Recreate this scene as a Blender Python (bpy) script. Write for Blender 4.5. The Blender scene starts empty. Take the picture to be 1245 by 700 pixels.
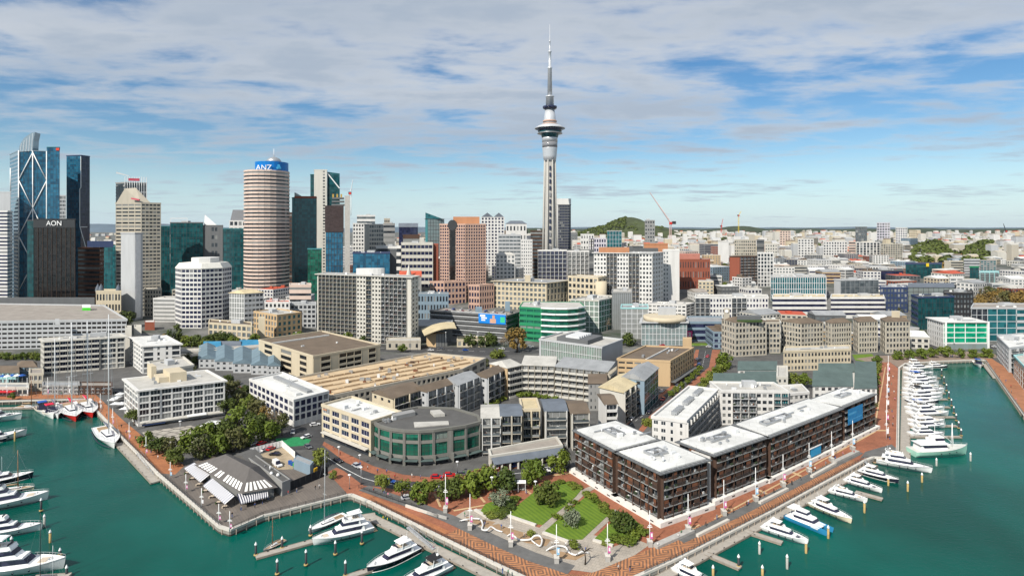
import bpy,bmesh,math,random
from mathutils import Vector,Matrix,noise
from mathutils.geometry import tessellate_polygon
random.seed(7)
R=math.radians
SC=bpy.context.scene
COL=SC.collection
D=bpy.data
# ------------------------------------------------------------------ camera
H,F,CX,HY=92.0,720.0,622.5,278.0
cam=D.cameras.new('camera');camo=D.objects.new('camera',cam);COL.objects.link(camo)
camo.location=(0,0,H);camo.rotation_euler=(R(90),0,0)
cam.sensor_width=36;cam.lens=36*F/1245;cam.shift_y=-(350-HY)/1245
cam.clip_start=1;cam.clip_end=40000
SC.camera=camo
# ------------------------------------------------------------------ light
SUN_AZ,SUN_EL=Vector((-0.60,-0.80)).normalized(),R(42)
sun=D.lights.new('sun','SUN');suno=D.objects.new('sun',sun);COL.objects.link(suno)
sun.energy=5.0;sun.angle=R(0.53);sun.color=(1,.945,.85)
sd=Vector((SUN_AZ.x*math.cos(SUN_EL),SUN_AZ.y*math.cos(SUN_EL),math.sin(SUN_EL)))
suno.rotation_euler=sd.to_track_quat('Z','Y').to_euler();suno.location=(0,0,600)
W_=D.worlds.new('World');SC.world=W_;W_.use_nodes=True
def sky():
 nt=W_.node_tree;n=nt.nodes;l=nt.links;n.clear()
 def N(t,**k):
  x=n.new(t)
  for a,b in k.items():setattr(x,a,b)
  return x
 def math_(op,a,b=None,c=None,clamp=False):
  m=N('ShaderNodeMath',operation=op,use_clamp=clamp)
  for i,v in enumerate((a,b,c)):
   if v is None:continue
   if isinstance(v,(int,float)):m.inputs[i].default_value=v
   else:l.new(v,m.inputs[i])
  return m.outputs[0]
 st=N('ShaderNodeTexSky',sky_type='NISHITA',sun_disc=False,sun_elevation=SUN_EL,sun_rotation=math.atan2(SUN_AZ.x,SUN_AZ.y),altitude=50,air_density=1.0,dust_density=.0,ozone_density=2.6)
 tc=N('ShaderNodeTexCoord');sp=N('ShaderNodeSeparateXYZ');l.new(tc.outputs['Generated'],sp.inputs[0])
 z=math_('MAXIMUM',sp.outputs[2],0.0);zz=math_('ADD',z,.07)
 cb=N('ShaderNodeCombineXYZ')
 l.new(math_('DIVIDE',sp.outputs[0],zz),cb.inputs[0]);l.new(math_('DIVIDE',sp.outputs[1],zz),cb.inputs[1])
 def fbm(scale,det,rough,stretch,off,dist=0.0):
  mp=N('ShaderNodeMapping');mp.inputs['Scale'].default_value=(stretch[0]*scale,stretch[1]*scale,1)
  mp.inputs['Location'].default_value=off;mp.inputs['Rotation'].default_value=(0,0,stretch[2])
  l.new(cb.outputs[0],mp.inputs[0])
  t=N('ShaderNodeTexNoise',noise_dimensions='2D');t.inputs['Scale'].default_value=1
  t.inputs['Detail'].default_value=det;t.inputs['Roughness'].default_value=rough;t.inputs['Distortion'].default_value=dist
  l.new(mp.outputs[0],t.inputs['Vector']);return t.outputs[0]
 big=fbm(.55,4,.5,(.8,1.15,.25),(3.1,7.7,0),.2)
 fine=fbm(2.3,7,.58,(.8,1.2,-.25),(11.3,2.2,0),.12)
 wisp=fbm(.8,7,.62,(.5,1.9,.12),(5.2,1.4,0),.25)
 cov=N('ShaderNodeMapRange');l.new(z,cov.inputs[0]);cov.inputs[1].default_value=.05;cov.inputs[2].default_value=.24
 cov.inputs[3].default_value=-.035;cov.inputs[4].default_value=.15
 s=math_('ADD',math_('ADD',math_('MULTIPLY',big,.42),math_('MULTIPLY',fine,.50)),math_('MULTIPLY',wisp,.20))
 s=math_('ADD',s,cov.outputs[0])
 m1=N('ShaderNodeMapRange',interpolation_type='SMOOTHSTEP');l.new(s,m1.inputs[0]);m1.inputs[1].default_value=.525;m1.inputs[2].default_value=.75
 hz=N('ShaderNodeMapRange',interpolation_type='SMOOTHSTEP');l.new(z,hz.inputs[0]);hz.inputs[1].default_value=.0;hz.inputs[2].default_value=.09
 hz.inputs[3].default_value=.45;hz.inputs[4].default_value=.92
 mask=math_('MULTIPLY',m1.outputs[0],hz.outputs[0])
 shade=N('ShaderNodeMapRange',interpolation_type='SMOOTHSTEP')
 l.new(math_('ADD',math_('MULTIPLY',fine,.5),math_('MULTIPLY',big,.5)),shade.inputs[0]);shade.inputs[1].default_value=.34;shade.inputs[2].default_value=.62
 cc=N('ShaderNodeMixRGB');l.new(shade.outputs[0],cc.inputs[0]);cc.inputs[1].default_value=(.92,.93,.94,1);cc.inputs[2].default_value=(.52,.60,.71,1)
 hs=N('ShaderNodeHueSaturation');hs.inputs['Saturation'].default_value=1.28;hs.inputs['Value'].default_value=1.2;l.new(st.outputs[0],hs.inputs['Color'])
 hm=N('ShaderNodeMapRange',interpolation_type='SMOOTHSTEP');l.new(z,hm.inputs[0]);hm.inputs[1].default_value=-.02;hm.inputs[2].default_value=.13;hm.inputs[3].default_value=.8;hm.inputs[4].default_value=0
 hzmix=N('ShaderNodeMixRGB');hzmix.inputs[2].default_value=(6.0,8.5,10.5,1);l.new(hm.outputs[0],hzmix.inputs[0]);l.new(hs.outputs[0],hzmix.inputs[1])
 b1=N('ShaderNodeBackground');b1.inputs[1].default_value=.074;l.new(hzmix.outputs[0],b1.inputs[0])
 b2=N('ShaderNodeBackground');b2.inputs[1].default_value=.72;l.new(cc.outputs[0],b2.inputs[0])
 mx=N('ShaderNodeMixShader');l.new(mask,mx.inputs[0]);l.new(b1.outputs[0],mx.inputs[1]);l.new(b2.outputs[0],mx.inputs[2])
 o=N('ShaderNodeOutputWorld');l.new(mx.outputs[0],o.inputs[0])
sky()
vs=SC.view_settings;SC.display_settings.display_device='sRGB'
vs.view_transform='Standard';vs.look='None';vs.exposure=0.24;vs.gamma=1;vs.use_curve_mapping=False
SC.render.engine='CYCLES'
SC.cycles.max_bounces=5;SC.cycles.diffuse_bounces=2;SC.cycles.glossy_bounces=3;SC.cycles.transmission_bounces=2
SC.cycles.transparent_max_bounces=4;SC.cycles.use_denoising=True;SC.cycles.caustics_reflective=False;SC.cycles.caustics_refractive=False
SC.cycles.volume_bounces=0
# ------------------------------------------------------------------ places
def ss(a,b,x):
 t=max(0,min(1,(x-a)/(b-a)));return t*t*(3-2*t)
def g(x,y):
 z=3+22*ss(500,780,y)*ss(-330,-60,x)
 z+=22*ss(900,2400,y)
 return z
def P(px,py,z=3.0):
 Y=F*(H-z)/(py-HY);return Vector(((px-CX)*Y/F,Y,z))
def XY(px,Y):return Vector(((px-CX)*Y/F,Y))
def ZT(py,Y):return H-(py-HY)*Y/F
def RP(z,*pp):return[P(a,b,z).xy for a,b in pp]
def L3(z,A,B,C):
 a,b,c=RP(z,A,B,C);return[b,c,a+c-b,a]
def T3(xl,xm,xr,Y,dl,dr):
 b,a,c=XY(xm,Y),XY(xl,Y+dl),XY(xr,Y+dr);return[b,c,a+c-b,a]
def F2(xl,xr,Y,d,dY=0):
 a,b=XY(xl,Y),XY(xr,Y+dY);n=((a+b)/2).normalized();return[a,b,b+n*d,a+n*d]
def S2(xl,xr,Y,d):a,b=XY(xl,Y),XY(xr,Y);v=Vector((0,d));return[a,b,b+v,a+v]
def ring(px,Y,rpx,n=16,rot=0.0):
 c=XY(px,Y);r=rpx*Y/F
 return[c+Vector((math.cos(rot+2*math.pi*i/n),math.sin(rot+2*math.pi*i/n)))*r for i in range(n)]
def offs(pts,d):
 n=len(pts);out=[]
 for i in range(n):
  a,b,c=pts[i-1],pts[i],pts[(i+1)%n]
  u=(b-a).normalized();v=(c-b).normalized();n1=Vector((u.y,-u.x));n2=Vector((v.y,-v.x))
  m=n1+n2;k=max(.35,m.length_squared/2);out.append(b+m*(d/k))
 return out
# ------------------------------------------------------------------ materials
MATS={}
def nodes(name):
 m=D.materials.new(name);m.use_nodes=True;nt=m.node_tree;return m,nt,nt.nodes,nt.links,nt.nodes['Principled BSDF']
def mat(name,rgb,rough=.8,var=.14,sc=.35,metal=0.0,spec=.3,streak=0.0,rnd=0.0,bump=0.0):
 if name in MATS:return MATS[name]
 m,nt,n,l,p=nodes(name)
 p.inputs['Roughness'].default_value=rough;p.inputs['Metallic'].default_value=metal;p.inputs['Specular IOR Level'].default_value=spec
 geo=n.new('ShaderNodeNewGeometry');t=n.new('ShaderNodeTexNoise');t.inputs['Scale'].default_value=sc;t.inputs['Detail'].default_value=6;t.inputs['Roughness'].default_value=.68
 mp=n.new('ShaderNodeMapping');mp.inputs['Scale'].default_value=(1,1,1 if not streak else .15)
 l.new(geo.outputs['Position'],mp.inputs[0]);l.new(mp.outputs[0],t.inputs['Vector'])
 mr=n.new('ShaderNodeMapRange');l.new(t.outputs[0],mr.inputs[0]);mr.inputs[1].default_value=.25;mr.inputs[2].default_value=.75
 mr.inputs[3].default_value=1-var*1.3;mr.inputs[4].default_value=1+var*.8
 v=mr.outputs[0]
 if rnd:
  oi=n.new('ShaderNodeObjectInfo');r2=n.new('ShaderNodeMapRange');l.new(oi.outputs['Random'],r2.inputs[0]);r2.inputs[3].default_value=1-rnd;r2.inputs[4].default_value=1+rnd
  mm=n.new('ShaderNodeMath');mm.operation='MULTIPLY';l.new(v,mm.inputs[0]);l.new(r2.outputs[0],mm.inputs[1]);v=mm.outputs[0]
 mx=n.new('ShaderNodeVectorMath');mx.operation='SCALE';mx.inputs[0].default_value=rgb;l.new(v,mx.inputs['Scale'])
 l.new(mx.outputs[0],p.inputs['Base Color'])
 if bump:
  b=n.new('ShaderNodeBump');b.inputs['Strength'].default_value=bump;b.inputs['Distance'].default_value=.1;l.new(t.outputs[0],b.inputs['Height']);l.new(b.outputs[0],p.inputs['Normal'])
 MATS[name]=m;return m
def glass(name,rgb,rgb2,rough=.09,blind=.22,bl=(.42,.42,.40)):
 if name in MATS:return MATS[name]
 m,nt,n,l,p=nodes(name)
 p.inputs['Roughness'].default_value=rough;p.inputs['Specular IOR Level'].default_value=.45
 oi=n.new('ShaderNodeObjectInfo');geo=n.new('ShaderNodeNewGeometry')
 t=n.new('ShaderNodeTexWhiteNoise');t.noise_dimensions='3D'
 sn=n.new('ShaderNodeVectorMath');sn.operation='SNAP';sn.inputs[1].default_value=(3.1,3.1,3.3);l.new(geo.outputs['Position'],sn.inputs[0]);l.new(sn.outputs[0],t.inputs['Vector'])
 a=n.new('ShaderNodeMixRGB');a.inputs[1].default_value=(*rgb,1);a.inputs[2].default_value=(*rgb2,1);l.new(t.outputs[0],a.inputs[0])
 gt=n.new('ShaderNodeMath');gt.operation='GREATER_THAN';l.new(oi.outputs['Random'],gt.inputs[0]);gt.inputs[1].default_value=1-blind
 b=n.new('ShaderNodeMixRGB');b.inputs[2].default_value=(*bl,1);l.new(a.outputs[0],b.inputs[1])
 ml=n.new('ShaderNodeMath');ml.operation='MULTIPLY';l.new(gt.outputs[0],ml.inputs[0]);ml.inputs[1].default_value=.45;l.new(ml.outputs[0],b.inputs[0])
 l.new(b.outputs[0],p.inputs['Base Color'])
 tb=n.new('ShaderNodeTexNoise');tb.inputs['Scale'].default_value=.25;tb.inputs['Detail'].default_value=1;l.new(geo.outputs['Position'],tb.inputs['Vector'])
 bp=n.new('ShaderNodeBump');bp.inputs['Strength'].default_value=.10;bp.inputs['Distance'].default_value=.4;l.new(tb.outputs[0],bp.inputs['Height']);l.new(bp.outputs[0],p.inputs['Normal'])
 MATS[name]=m;return m
G=dict(dark=glass('dark_glass',(.012,.016,.022),(.05,.06,.07)),teal=glass('teal_glass',(.006,.06,.075),(.02,.14,.16)),green=glass('green_glass',(.004,.05,.034),(.02,.15,.10),blind=.1),blue=glass('blue_glass',(.006,.05,.10),(.02,.13,.22),blind=.05),deep=glass('deep_green_glass',(.004,.035,.042),(.014,.085,.095),blind=.05),black=glass('black_glass',(.006,.006,.007),(.02,.018,.017),blind=.03),mid=glass('grey_glass',(.06,.075,.085),(.15,.17,.18)),bright=glass('bright_green_glass',(.0,.20,.11),(.01,.36,.20),blind=0),navy=glass('navy_glass',(.008,.012,.035),(.03,.035,.08),blind=.1))
WL={}
def wall(name,rgb,**k):WL[name]=mat(name.replace(' ','_')+'_wall',rgb,**dict(dict(rough=.85,var=.10,sc=.22,streak=1),**k));return WL[name]
for nm,c in dict(white=(.62,.61,.59),offwhite=(.52,.50,.45),cream=(.52,.45,.33),tan=(.50,.36,.21),beige=(.42,.38,.31),stone=(.42,.385,.32),granite=(.155,.153,.138),grey=(.27,.27,.265),lgrey=(.42,.43,.44),dgrey=(.12,.125,.13),black=(.025,.025,.028),pink=(.48,.315,.245),pinkbeige=(.60,.47,.40),brick=(.25,.075,.045),brown=(.155,.062,.032),umber=(.072,.042,.030),bluegrey=(.20,.27,.33),orange=(.45,.21,.11),red=(.42,.05,.04),green=(.02,.22,.10),teal=(.05,.20,.22),navy=(.03,.05,.12),purple=(.55,.53,.58),aqua=(.32,.55,.56)).items():wall(nm,c)
def roofm(name,rgb,**k):MATS['r_'+name]=mat(name.replace(' ','_')+'_roof',rgb,**dict(dict(rough=.9,var=.22,sc=.16),**k))
for nm,c in dict(white=(.80,.80,.78),pale=(.62,.60,.56),grey=(.36,.37,.38),dark=(.10,.098,.095),brown=(.15,.115,.085),sand=(.54,.41,.26),green=(.085,.12,.115),blue=(.14,.20,.24),slate=(.13,.15,.18),cream=(.62,.52,.33),red=(.45,.09,.05),gravel=(.30,.27,.24),azure=(.04,.22,.38)).items():roofm(nm,c)
white_m=mat('white_paint',(.80,.80,.79),.45,.05);steel=mat('grey_steel',(.42,.43,.44),.4,.08,metal=.6);alu=mat('pale_metal',(.60,.61,.62),.4,.06)
conc=mat('concrete',(.40,.385,.36),.9,.2,.5);concp=mat('pale_concrete',(.55,.52,.47),.9,.15,.5);MATS['black_rubber']=None;darkm=mat('dark_metal',(.035,.037,.04),.5,.1)
timber=mat('weathered_timber',(.27,.23,.19),.9,.25,.8);MATS.pop('black_rubber');black_m=mat('black_rubber',(.015,.015,.016),.7,.1)
# ------------------------------------------------------------------ mesh builder
ORG={}
class MB:
 def __init__(s):s.v=[];s.f=[];s.m=[];s.sm=[];s.uv=None
 def face(s,idx,m=0,smooth=False):s.f.append(idx);s.m.append(m);s.sm.append(smooth)
 def add(s,vs,fs,m=0,smooth=False):
  o=len(s.v);s.v+=[tuple(v)for v in vs]
  for f in fs:s.face([i+o for i in f],m,smooth)
 def poly(s,pts,m=0):s.add(pts,[list(range(len(pts)))],m)
 def box(s,x0,x1,y0,y1,z0,z1,m=0):
  s.add([(x,y,z)for z in(z0,z1)for x,y in((x0,y0),(x1,y0),(x1,y1),(x0,y1))],[[3,2,1,0],[4,5,6,7],[0,1,5,4],[1,2,6,5],[2,3,7,6],[3,0,4,7]],m)
 def prism(s,pts,z0,z1,m=0,top=None,bottom=True,cap=True):
  n=len(pts);t=top or pts;o=len(s.v)
  s.v+=[(p[0],p[1],z0)for p in pts]+[(p[0],p[1],z1)for p in t]
  for i in range(n):s.face([o+i,o+(i+1)%n,o+n+(i+1)%n,o+n+i],m)
  if cap:
   if n>4:
    for tr in tessellate_polygon([[Vector((p[0],p[1],0))for p in t]]):
     a,b,c=[t[i]for i in tr];fl=(b[0]-a[0])*(c[1]-a[1])-(b[1]-a[1])*(c[0]-a[0])<0
     s.face([o+n+i for i in(tr[::-1]if fl else tr)],m)
   else:s.face([o+n+i for i in range(n)],m)
 def wallbox(s,a,b,s0,s1,o0,o1,z0,z1,m=0):
  d=(b-a).normalized();nn=Vector((d.y,-d.x))
  q=[a+d*s0+nn*o1,a+d*s1+nn*o1,a+d*s1+nn*o0,a+d*s0+nn*o0]
  s.add([(p.x,p.y,z)for z in(z0,z1)for p in q],[[3,2,1,0],[4,5,6,7],[0,1,5,4],[1,2,6,5],[2,3,7,6],[3,0,4,7]],m)
 def bar(s,p,q,r,n=6,m=0,r2=None,cap=True):
  p,q=Vector(p),Vector(q);d=(q-p)
  if d.length<1e-6:return
  d.normalize();u=d.orthogonal().normalized();w=d.cross(u);r2=r if r2 is None else r2;o=len(s.v)
  for c,rr in((p,r),(q,r2)):s.v+=[tuple(c+(u*math.cos(2*math.pi*i/n)+w*math.sin(2*math.pi*i/n))*rr)for i in range(n)]
  for i in range(n):s.face([o+i,o+(i+1)%n,o+n+(i+1)%n,o+n+i],m,n>5)
  if cap:s.face([o+i for i in range(n)][::-1],m);s.face([o+n+i for i in range(n)],m)
 def tube(s,pts,r,n=6,m=0):
  rr=r if isinstance(r,(list,tuple))else[r]*len(pts);pts=[Vector(p)for p in pts];o=len(s.v);k=len(pts);up=None
  for i,p in enumerate(pts):
   d=(pts[min(i+1,k-1)]-pts[max(i-1,0)]).normalized()
   if up is None:up=d.orthogonal().normalized()
   up=(up-d*up.dot(d)).normalized();w=d.cross(up)
   s.v+=[tuple(p+(up*math.cos(2*math.pi*j/n)+w*math.sin(2*math.pi*j/n))*rr[i])for j in range(n)]
  for i in range(k-1):
   for j in range(n):s.face([o+i*n+j,o+i*n+(j+1)%n,o+(i+1)*n+(j+1)%n,o+(i+1)*n+j],m,True)
  s.face([o+j for j in range(n)][::-1],m);s.face([o+(k-1)*n+j for j in range(n)],m)
 def lathe(s,c,prof,n=24,m=0,smooth=True):
  o=len(s.v);k=len(prof)
  for r,z in prof:s.v+=[(c[0]+math.cos(2*math.pi*i/n)*r,c[1]+math.sin(2*math.pi*i/n)*r,c[2]+z)for i in range(n)]
  for j in range(k-1):
   for i in range(n):s.face([o+j*n+i,o+j*n+(i+1)%n,o+(j+1)*n+(i+1)%n,o+(j+1)*n+i],m,smooth)
  s.face([o+(k-1)*n+i for i in range(n)],m);s.face([o+i for i in range(n)][::-1],m)
 def taper(s,x0,x1,y,z0,z1,fx0=0,fx1=0,fy=1.0,m=0):
  s.add([(x0,-y,z0),(x1,-y,z0),(x1,y,z0),(x0,y,z0),(x0+fx0,-y*fy,z1),(x1-fx1,-y*fy,z1),(x1-fx1,y*fy,z1),(x0+fx0,y*fy,z1)],[[3,2,1,0],[4,5,6,7],[0,1,5,4],[1,2,6,5],[2,3,7,6],[3,0,4,7]],m)
 def mesh(s,name,mats,org=(0,0,0)):
  me=D.meshes.new(name);o=Vector(org)
  me.from_pydata([(v[0]-o.x,v[1]-o.y,v[2]-o.z)for v in s.v],[],s.f)
  for mm in(mats if isinstance(mats,(list,tuple))else[mats]):me.materials.append(mm)
  me.polygons.foreach_set('material_index',s.m);me.polygons.foreach_set('use_smooth',s.sm);me.update()
  return me
 def build(s,name,mats,parent=None,loc=None):
  if not s.v:return None
  org=ORG[parent.name]if parent else Vector(loc or(0,0,0))
  o=D.objects.new(name,s.mesh(name,mats,org));COL.objects.link(o)
  if parent:o.parent=parent
  else:o.location=org
  ORG[o.name]=Vector(org);return o
def tag(o,label=None,cat=None,group=None,kind=None):
 if label:o['label']=label
 if cat:o['category']=cat
 if group:o['group']=group
 if kind:o['kind']=kind
 return o
def thing(name,loc,label,cat,group=None):
 o=D.objects.new(name,None);COL.objects.link(o);o.empty_display_size=.5;o.location=loc if len(loc)==3 else(*loc,0);ORG[o.name]=Vector(o.location)
 return tag(o,label,cat,group)
def inst(name,me,parent,loc=(0,0,0),rz=0.0,sc=None):
 o=D.objects.new(name,me);COL.objects.link(o);o.parent=parent;o.location=loc;o.rotation_euler=(0,0,rz)
 if sc:o.scale=sc
 ORG[o.name]=ORG[parent.name]if parent else Vector(loc);return o
def copy_tree(o,parent=None):
 c=o.copy();COL.objects.link(c)
 if parent:c.parent=parent
 for ch in[x for x in KIDS.get(o.name,[])]:copy_tree(ch,c)
 return c
KIDS={}
def kids_of(root):
 def rec(o):
  KIDS[o.name]=list(o.children)
  for c in o.children:rec(c)
 rec(root)
def place(proto,loc,rz,sc,label,cat=None,group=None):
 c=copy_tree(proto);c.location=loc;c.rotation_euler=(0,0,rz);c.scale=(sc,)*3 if isinstance(sc,(int,float))else sc
 c['label']=label
 if cat:c['category']=cat
 if group:c['group']=group
 return c
def sheet(name,pts,z,m,label=None,cat=None,kind='structure',thick=0.0):
 b=MB();pts=[Vector(p[:2])for p in pts]
 ar=sum(pts[i-1].x*pts[i].y-pts[i].x*pts[i-1].y for i in range(len(pts)))
 if ar<0:pts=pts[::-1]
 if thick:b.prism(pts,z-thick,z)
 else:
  b.v=[(p.x,p.y,z)for p in pts]
  for tr in tessellate_polygon([[Vector((p.x,p.y,0))for p in pts]]):
   a,c,e=[pts[i]for i in tr];fl=(c-a).cross(e-a)<0
   b.face(list(tr[::-1]if fl else tr))
 o=b.build(name,m);return tag(o,label,cat,None,kind)
# ------------------------------------------------------------------ the setting
WZ=1.1
def water_mat():
 m,nt,n,l,p=nodes('harbour_water')
 geo=n.new('ShaderNodeNewGeometry')
 t=n.new('ShaderNodeTexNoise');t.inputs['Scale'].default_value=.018;t.inputs['Detail'].default_value=4;l.new(geo.outputs['Position'],t.inputs['Vector'])
 cr=n.new('ShaderNodeMapRange');l.new(t.outputs[0],cr.inputs[0]);cr.inputs[1].default_value=.35;cr.inputs[2].default_value=.65
 mx=n.new('ShaderNodeMixRGB');mx.inputs[1].default_value=(.0,.050,.037,1);mx.inputs[2].default_value=(.0,.088,.068,1);l.new(cr.outputs[0],mx.inputs[0]);l.new(mx.outputs[0],p.inputs['Base Color'])
 p.inputs['Roughness'].default_value=.04;p.inputs['IOR'].default_value=1.33;p.inputs['Specular IOR Level'].default_value=.2
 a=n.new('ShaderNodeTexNoise');a.inputs['Scale'].default_value=.55;a.inputs['Detail'].default_value=5;a.inputs['Roughness'].default_value=.6
 mp=n.new('ShaderNodeMapping');mp.inputs['Scale'].default_value=(1,1.7,1);mp.inputs['Rotation'].default_value=(0,0,.5);l.new(geo.outputs['Position'],mp.inputs[0]);l.new(mp.outputs[0],a.inputs['Vector'])
 b=n.new('ShaderNodeTexNoise');b.inputs['Scale'].default_value=.06;b.inputs['Detail'].default_value=3;l.new(geo.outputs['Position'],b.inputs['Vector'])
 ml=n.new('ShaderNodeMath');ml.operation='MULTIPLY';l.new(a.outputs[0],ml.inputs[0]);l.new(b.outputs[0],ml.inputs[1])
 bp=n.new('ShaderNodeBump');bp.inputs['Strength'].default_value=.32;bp.inputs['Distance'].default_value=.5;l.new(ml.outputs[0],bp.inputs['Height']);l.new(bp.outputs[0],p.inputs['Normal'])
 return m
b=MB();b.poly([(-1500,20,WZ),(1500,20,WZ),(1500,430,WZ),(-1500,430,WZ)]);tag(b.build('harbour_water',water_mat()),None,None,None,'structure')
def paving_mat(name,c1,c2,joint,sc=(1.0,1.0),rot=0.0,var=.25,stain=.3,mortar=.02):
 m,nt,n,l,p=nodes(name);geo=n.new('ShaderNodeNewGeometry')
 mp=n.new('ShaderNodeMapping');mp.inputs['Rotation'].default_value=(0,0,rot);l.new(geo.outputs['Position'],mp.inputs[0])
 br=n.new('ShaderNodeTexBrick');br.inputs['Scale'].default_value=sc[0];br.inputs['Color1'].default_value=(*c1,1);br.inputs['Color2'].default_value=(*c2,1);br.inputs['Mortar'].default_value=(*joint,1)
 br.inputs['Mortar Size'].default_value=mortar;br.inputs['Brick Width'].default_value=sc[1];br.inputs['Row Height'].default_value=.5;l.new(mp.outputs[0],br.inputs['Vector'])
 t=n.new('ShaderNodeTexNoise');t.inputs['Scale'].default_value=.12;t.inputs['Detail'].default_value=8;t.inputs['Roughness'].default_value=.7;l.new(geo.outputs['Position'],t.inputs['Vector'])
 mr=n.new('ShaderNodeMapRange');l.new(t.outputs[0],mr.inputs[0]);mr.inputs[1].default_value=.3;mr.inputs[2].default_value=.7;mr.inputs[3].default_value=1-stain;mr.inputs[4].default_value=1+stain*.5
 mx=n.new('ShaderNodeVectorMath');mx.operation='SCALE';l.new(br.outputs[0],mx.inputs[0]);l.new(mr.outputs[0],mx.inputs['Scale']);l.new(mx.outputs[0],p.inputs['Base Color'])
 p.inputs['Roughness'].default_value=.88;MATS[name]=m;return m
asphalt=mat('asphalt',(.062,.062,.064),.9,.3,.25,bump=.1)
asph_l=mat('worn_asphalt',(.13,.128,.125),.9,.25,.3)
brick_p=paving_mat('brick_paving',(.34,.125,.065),(.27,.095,.05),(.20,.09,.055),(.8,.5),.3,mortar=.015)
brick_o=paving_mat('orange_brick_paving',(.42,.165,.065),(.34,.125,.05),(.22,.10,.06),(.8,.5),.6,mortar=.015)
plaza_p=paving_mat('concrete_slab_paving',(.40,.35,.29),(.36,.32,.27),(.26,.23,.20),(.4,.5),.5)
deck_m=paving_mat('timber_decking',(.16,.135,.115),(.135,.115,.10),(.08,.07,.06),(.6,6.0),.9)
deck_o=paving_mat('orange_decking',(.40,.17,.08),(.33,.135,.065),(.20,.09,.05),(.6,4.0),.62)
city_m=paving_mat('city_paving',(.105,.103,.10),(.092,.09,.088),(.08,.078,.076),(.15,.7),.2,stain=.45)
for nm,c in(('white',(.64,.64,.62)),('pale',(.46,.445,.41)),('grey',(.29,.30,.31)),('cream',(.55,.46,.29))):
 MATS['r_'+nm]=paving_mat(nm+'_membrane_roof',c,tuple(x*.95 for x in c),tuple(x*.72 for x in c),(.11,.55),.35,stain=.26,mortar=.006)
def herring_mat():
 m,nt,n,l,p=nodes('diamond_brick_paving')
 uv=n.new('ShaderNodeUVMap');sp=n.new('ShaderNodeSeparateXYZ');l.new(uv.outputs[0],sp.inputs[0])
 def M(op,a,b=None):
  x=n.new('ShaderNodeMath');x.operation=op
  for i,v in enumerate((a,b)):
   if v is None:continue
   if isinstance(v,(int,float)):x.inputs[i].default_value=v
   else:l.new(v,x.inputs[i])
  return x.outputs[0]
 u=M('PINGPONG',sp.outputs[0],5.5);v=M('ABSOLUTE',sp.outputs[1])
 s=M('ADD',u,v);st=M('LESS_THAN',M('FRACT',M('MULTIPLY',s,.78)),.52)
 t=n.new('ShaderNodeTexNoise');t.inputs['Scale'].default_value=.3;t.inputs['Detail'].default_value=9;t.inputs['Roughness'].default_value=.75;geo=n.new('ShaderNodeNewGeometry');l.new(geo.outputs['Position'],t.inputs['Vector'])
 mx=n.new('ShaderNodeMixRGB');mx.inputs[1].default_value=(.18,.095,.06,1);mx.inputs[2].default_value=(.46,.20,.085,1);l.new(st,mx.inputs[0])
 mr=n.new('ShaderNodeMapRange');l.new(t.outputs[0],mr.inputs[0]);mr.inputs[1].default_value=.3;mr.inputs[2].default_value=.7;mr.inputs[3].default_value=.55;mr.inputs[4].default_value=1.2
 sc=n.new('ShaderNodeVectorMath');sc.operation='SCALE';l.new(mx.outputs[0],sc.inputs[0]);l.new(mr.outputs[0],sc.inputs['Scale']);l.new(sc.outputs[0],p.inputs['Base Color']);p.inputs['Roughness'].default_value=.88
 return m
herring=herring_mat()
SHORE=[(-160,488),(0,487.5),(104,485),(144.6,527.7),(192,575.5),(267,639.5),(280,643.5),(320,626.5),(423,601.2),(428,601),(451.4,610.5),(537,652.5),(600,683.5),(640,702.5),(680,718),(712,722.5),(744,714),(783,696.5),(830,675.5),(938,621),(1052,559),(1062,555.5),(1091,556.5),(1093,447),(1101,441.5),(1150,438.5),(1194,437),(1198,437.5),(1245,504),(1330,624)]
SH=RP(3.0,*SHORE)
def ground():
 b=MB();pts=[Vector((-900,420)),Vector((-900,SH[0].y))]+SH+[Vector((700,SH[-1].y)),Vector((700,420))]
 b.v=[(p.x,p.y,3.0)for p in pts]
 for tr in tessellate_polygon([[Vector((p.x,p.y,0))for p in pts]]):
  a,c,e=[pts[i]for i in tr];fl=(c-a).cross(e-a)<0;b.face(list(tr[::-1]if fl else tr))
 for i in range(len(SH)-1):
  p,q=SH[i],SH[i+1];b.poly([(p.x,p.y,3),(p.x,p.y,-2),(q.x,q.y,-2),(q.x,q.y,3)])
 tag(b.build('ground',city_m),None,None,None,'structure')
 b=MB();xs=[i/40*2-1 for i in range(41)];ys=[420,450,480,520,560,600,640,680,720,760,820,900,1000,1150,1300,1500,1800,2100,2500,3000,4000,6000,9000,14000,22000]
 o=0
 for y in ys:
  wd=900+max(0,y-420)*1.4
  for x in xs:b.v.append((x*wd,y,g(x*wd,y)if y<3000 else 47))
 for j in range(len(ys)-1):
  for i in range(40):b.face([j*41+i,j*41+i+1,(j+1)*41+i+1,(j+1)*41+i],0,True)
 m,nt,n,l,p=nodes('city_land');geo=n.new('ShaderNodeNewGeometry');t=n.new('ShaderNodeTexNoise');t.inputs['Scale'].default_value=.02;t.inputs['Detail'].default_value=9;t.inputs['Roughness'].default_value=.75
 l.new(geo.outputs['Position'],t.inputs['Vector']);cr=n.new('ShaderNodeValToRGB');l.new(t.outputs[0],cr.inputs[0])
 e=cr.color_ramp.elements;e[0].position=.38;e[0].color=(.035,.05,.028,1);e[1].position=.6;e[1].color=(.17,.165,.155,1);x=e.new(.5);x.color=(.09,.092,.085,1)
 l.new(cr.outputs[0],p.inputs['Base Color']);p.inputs['Roughness'].default_value=.95
 tag(b.build('terrain',m),None,None,None,'structure')
ground()
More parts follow.
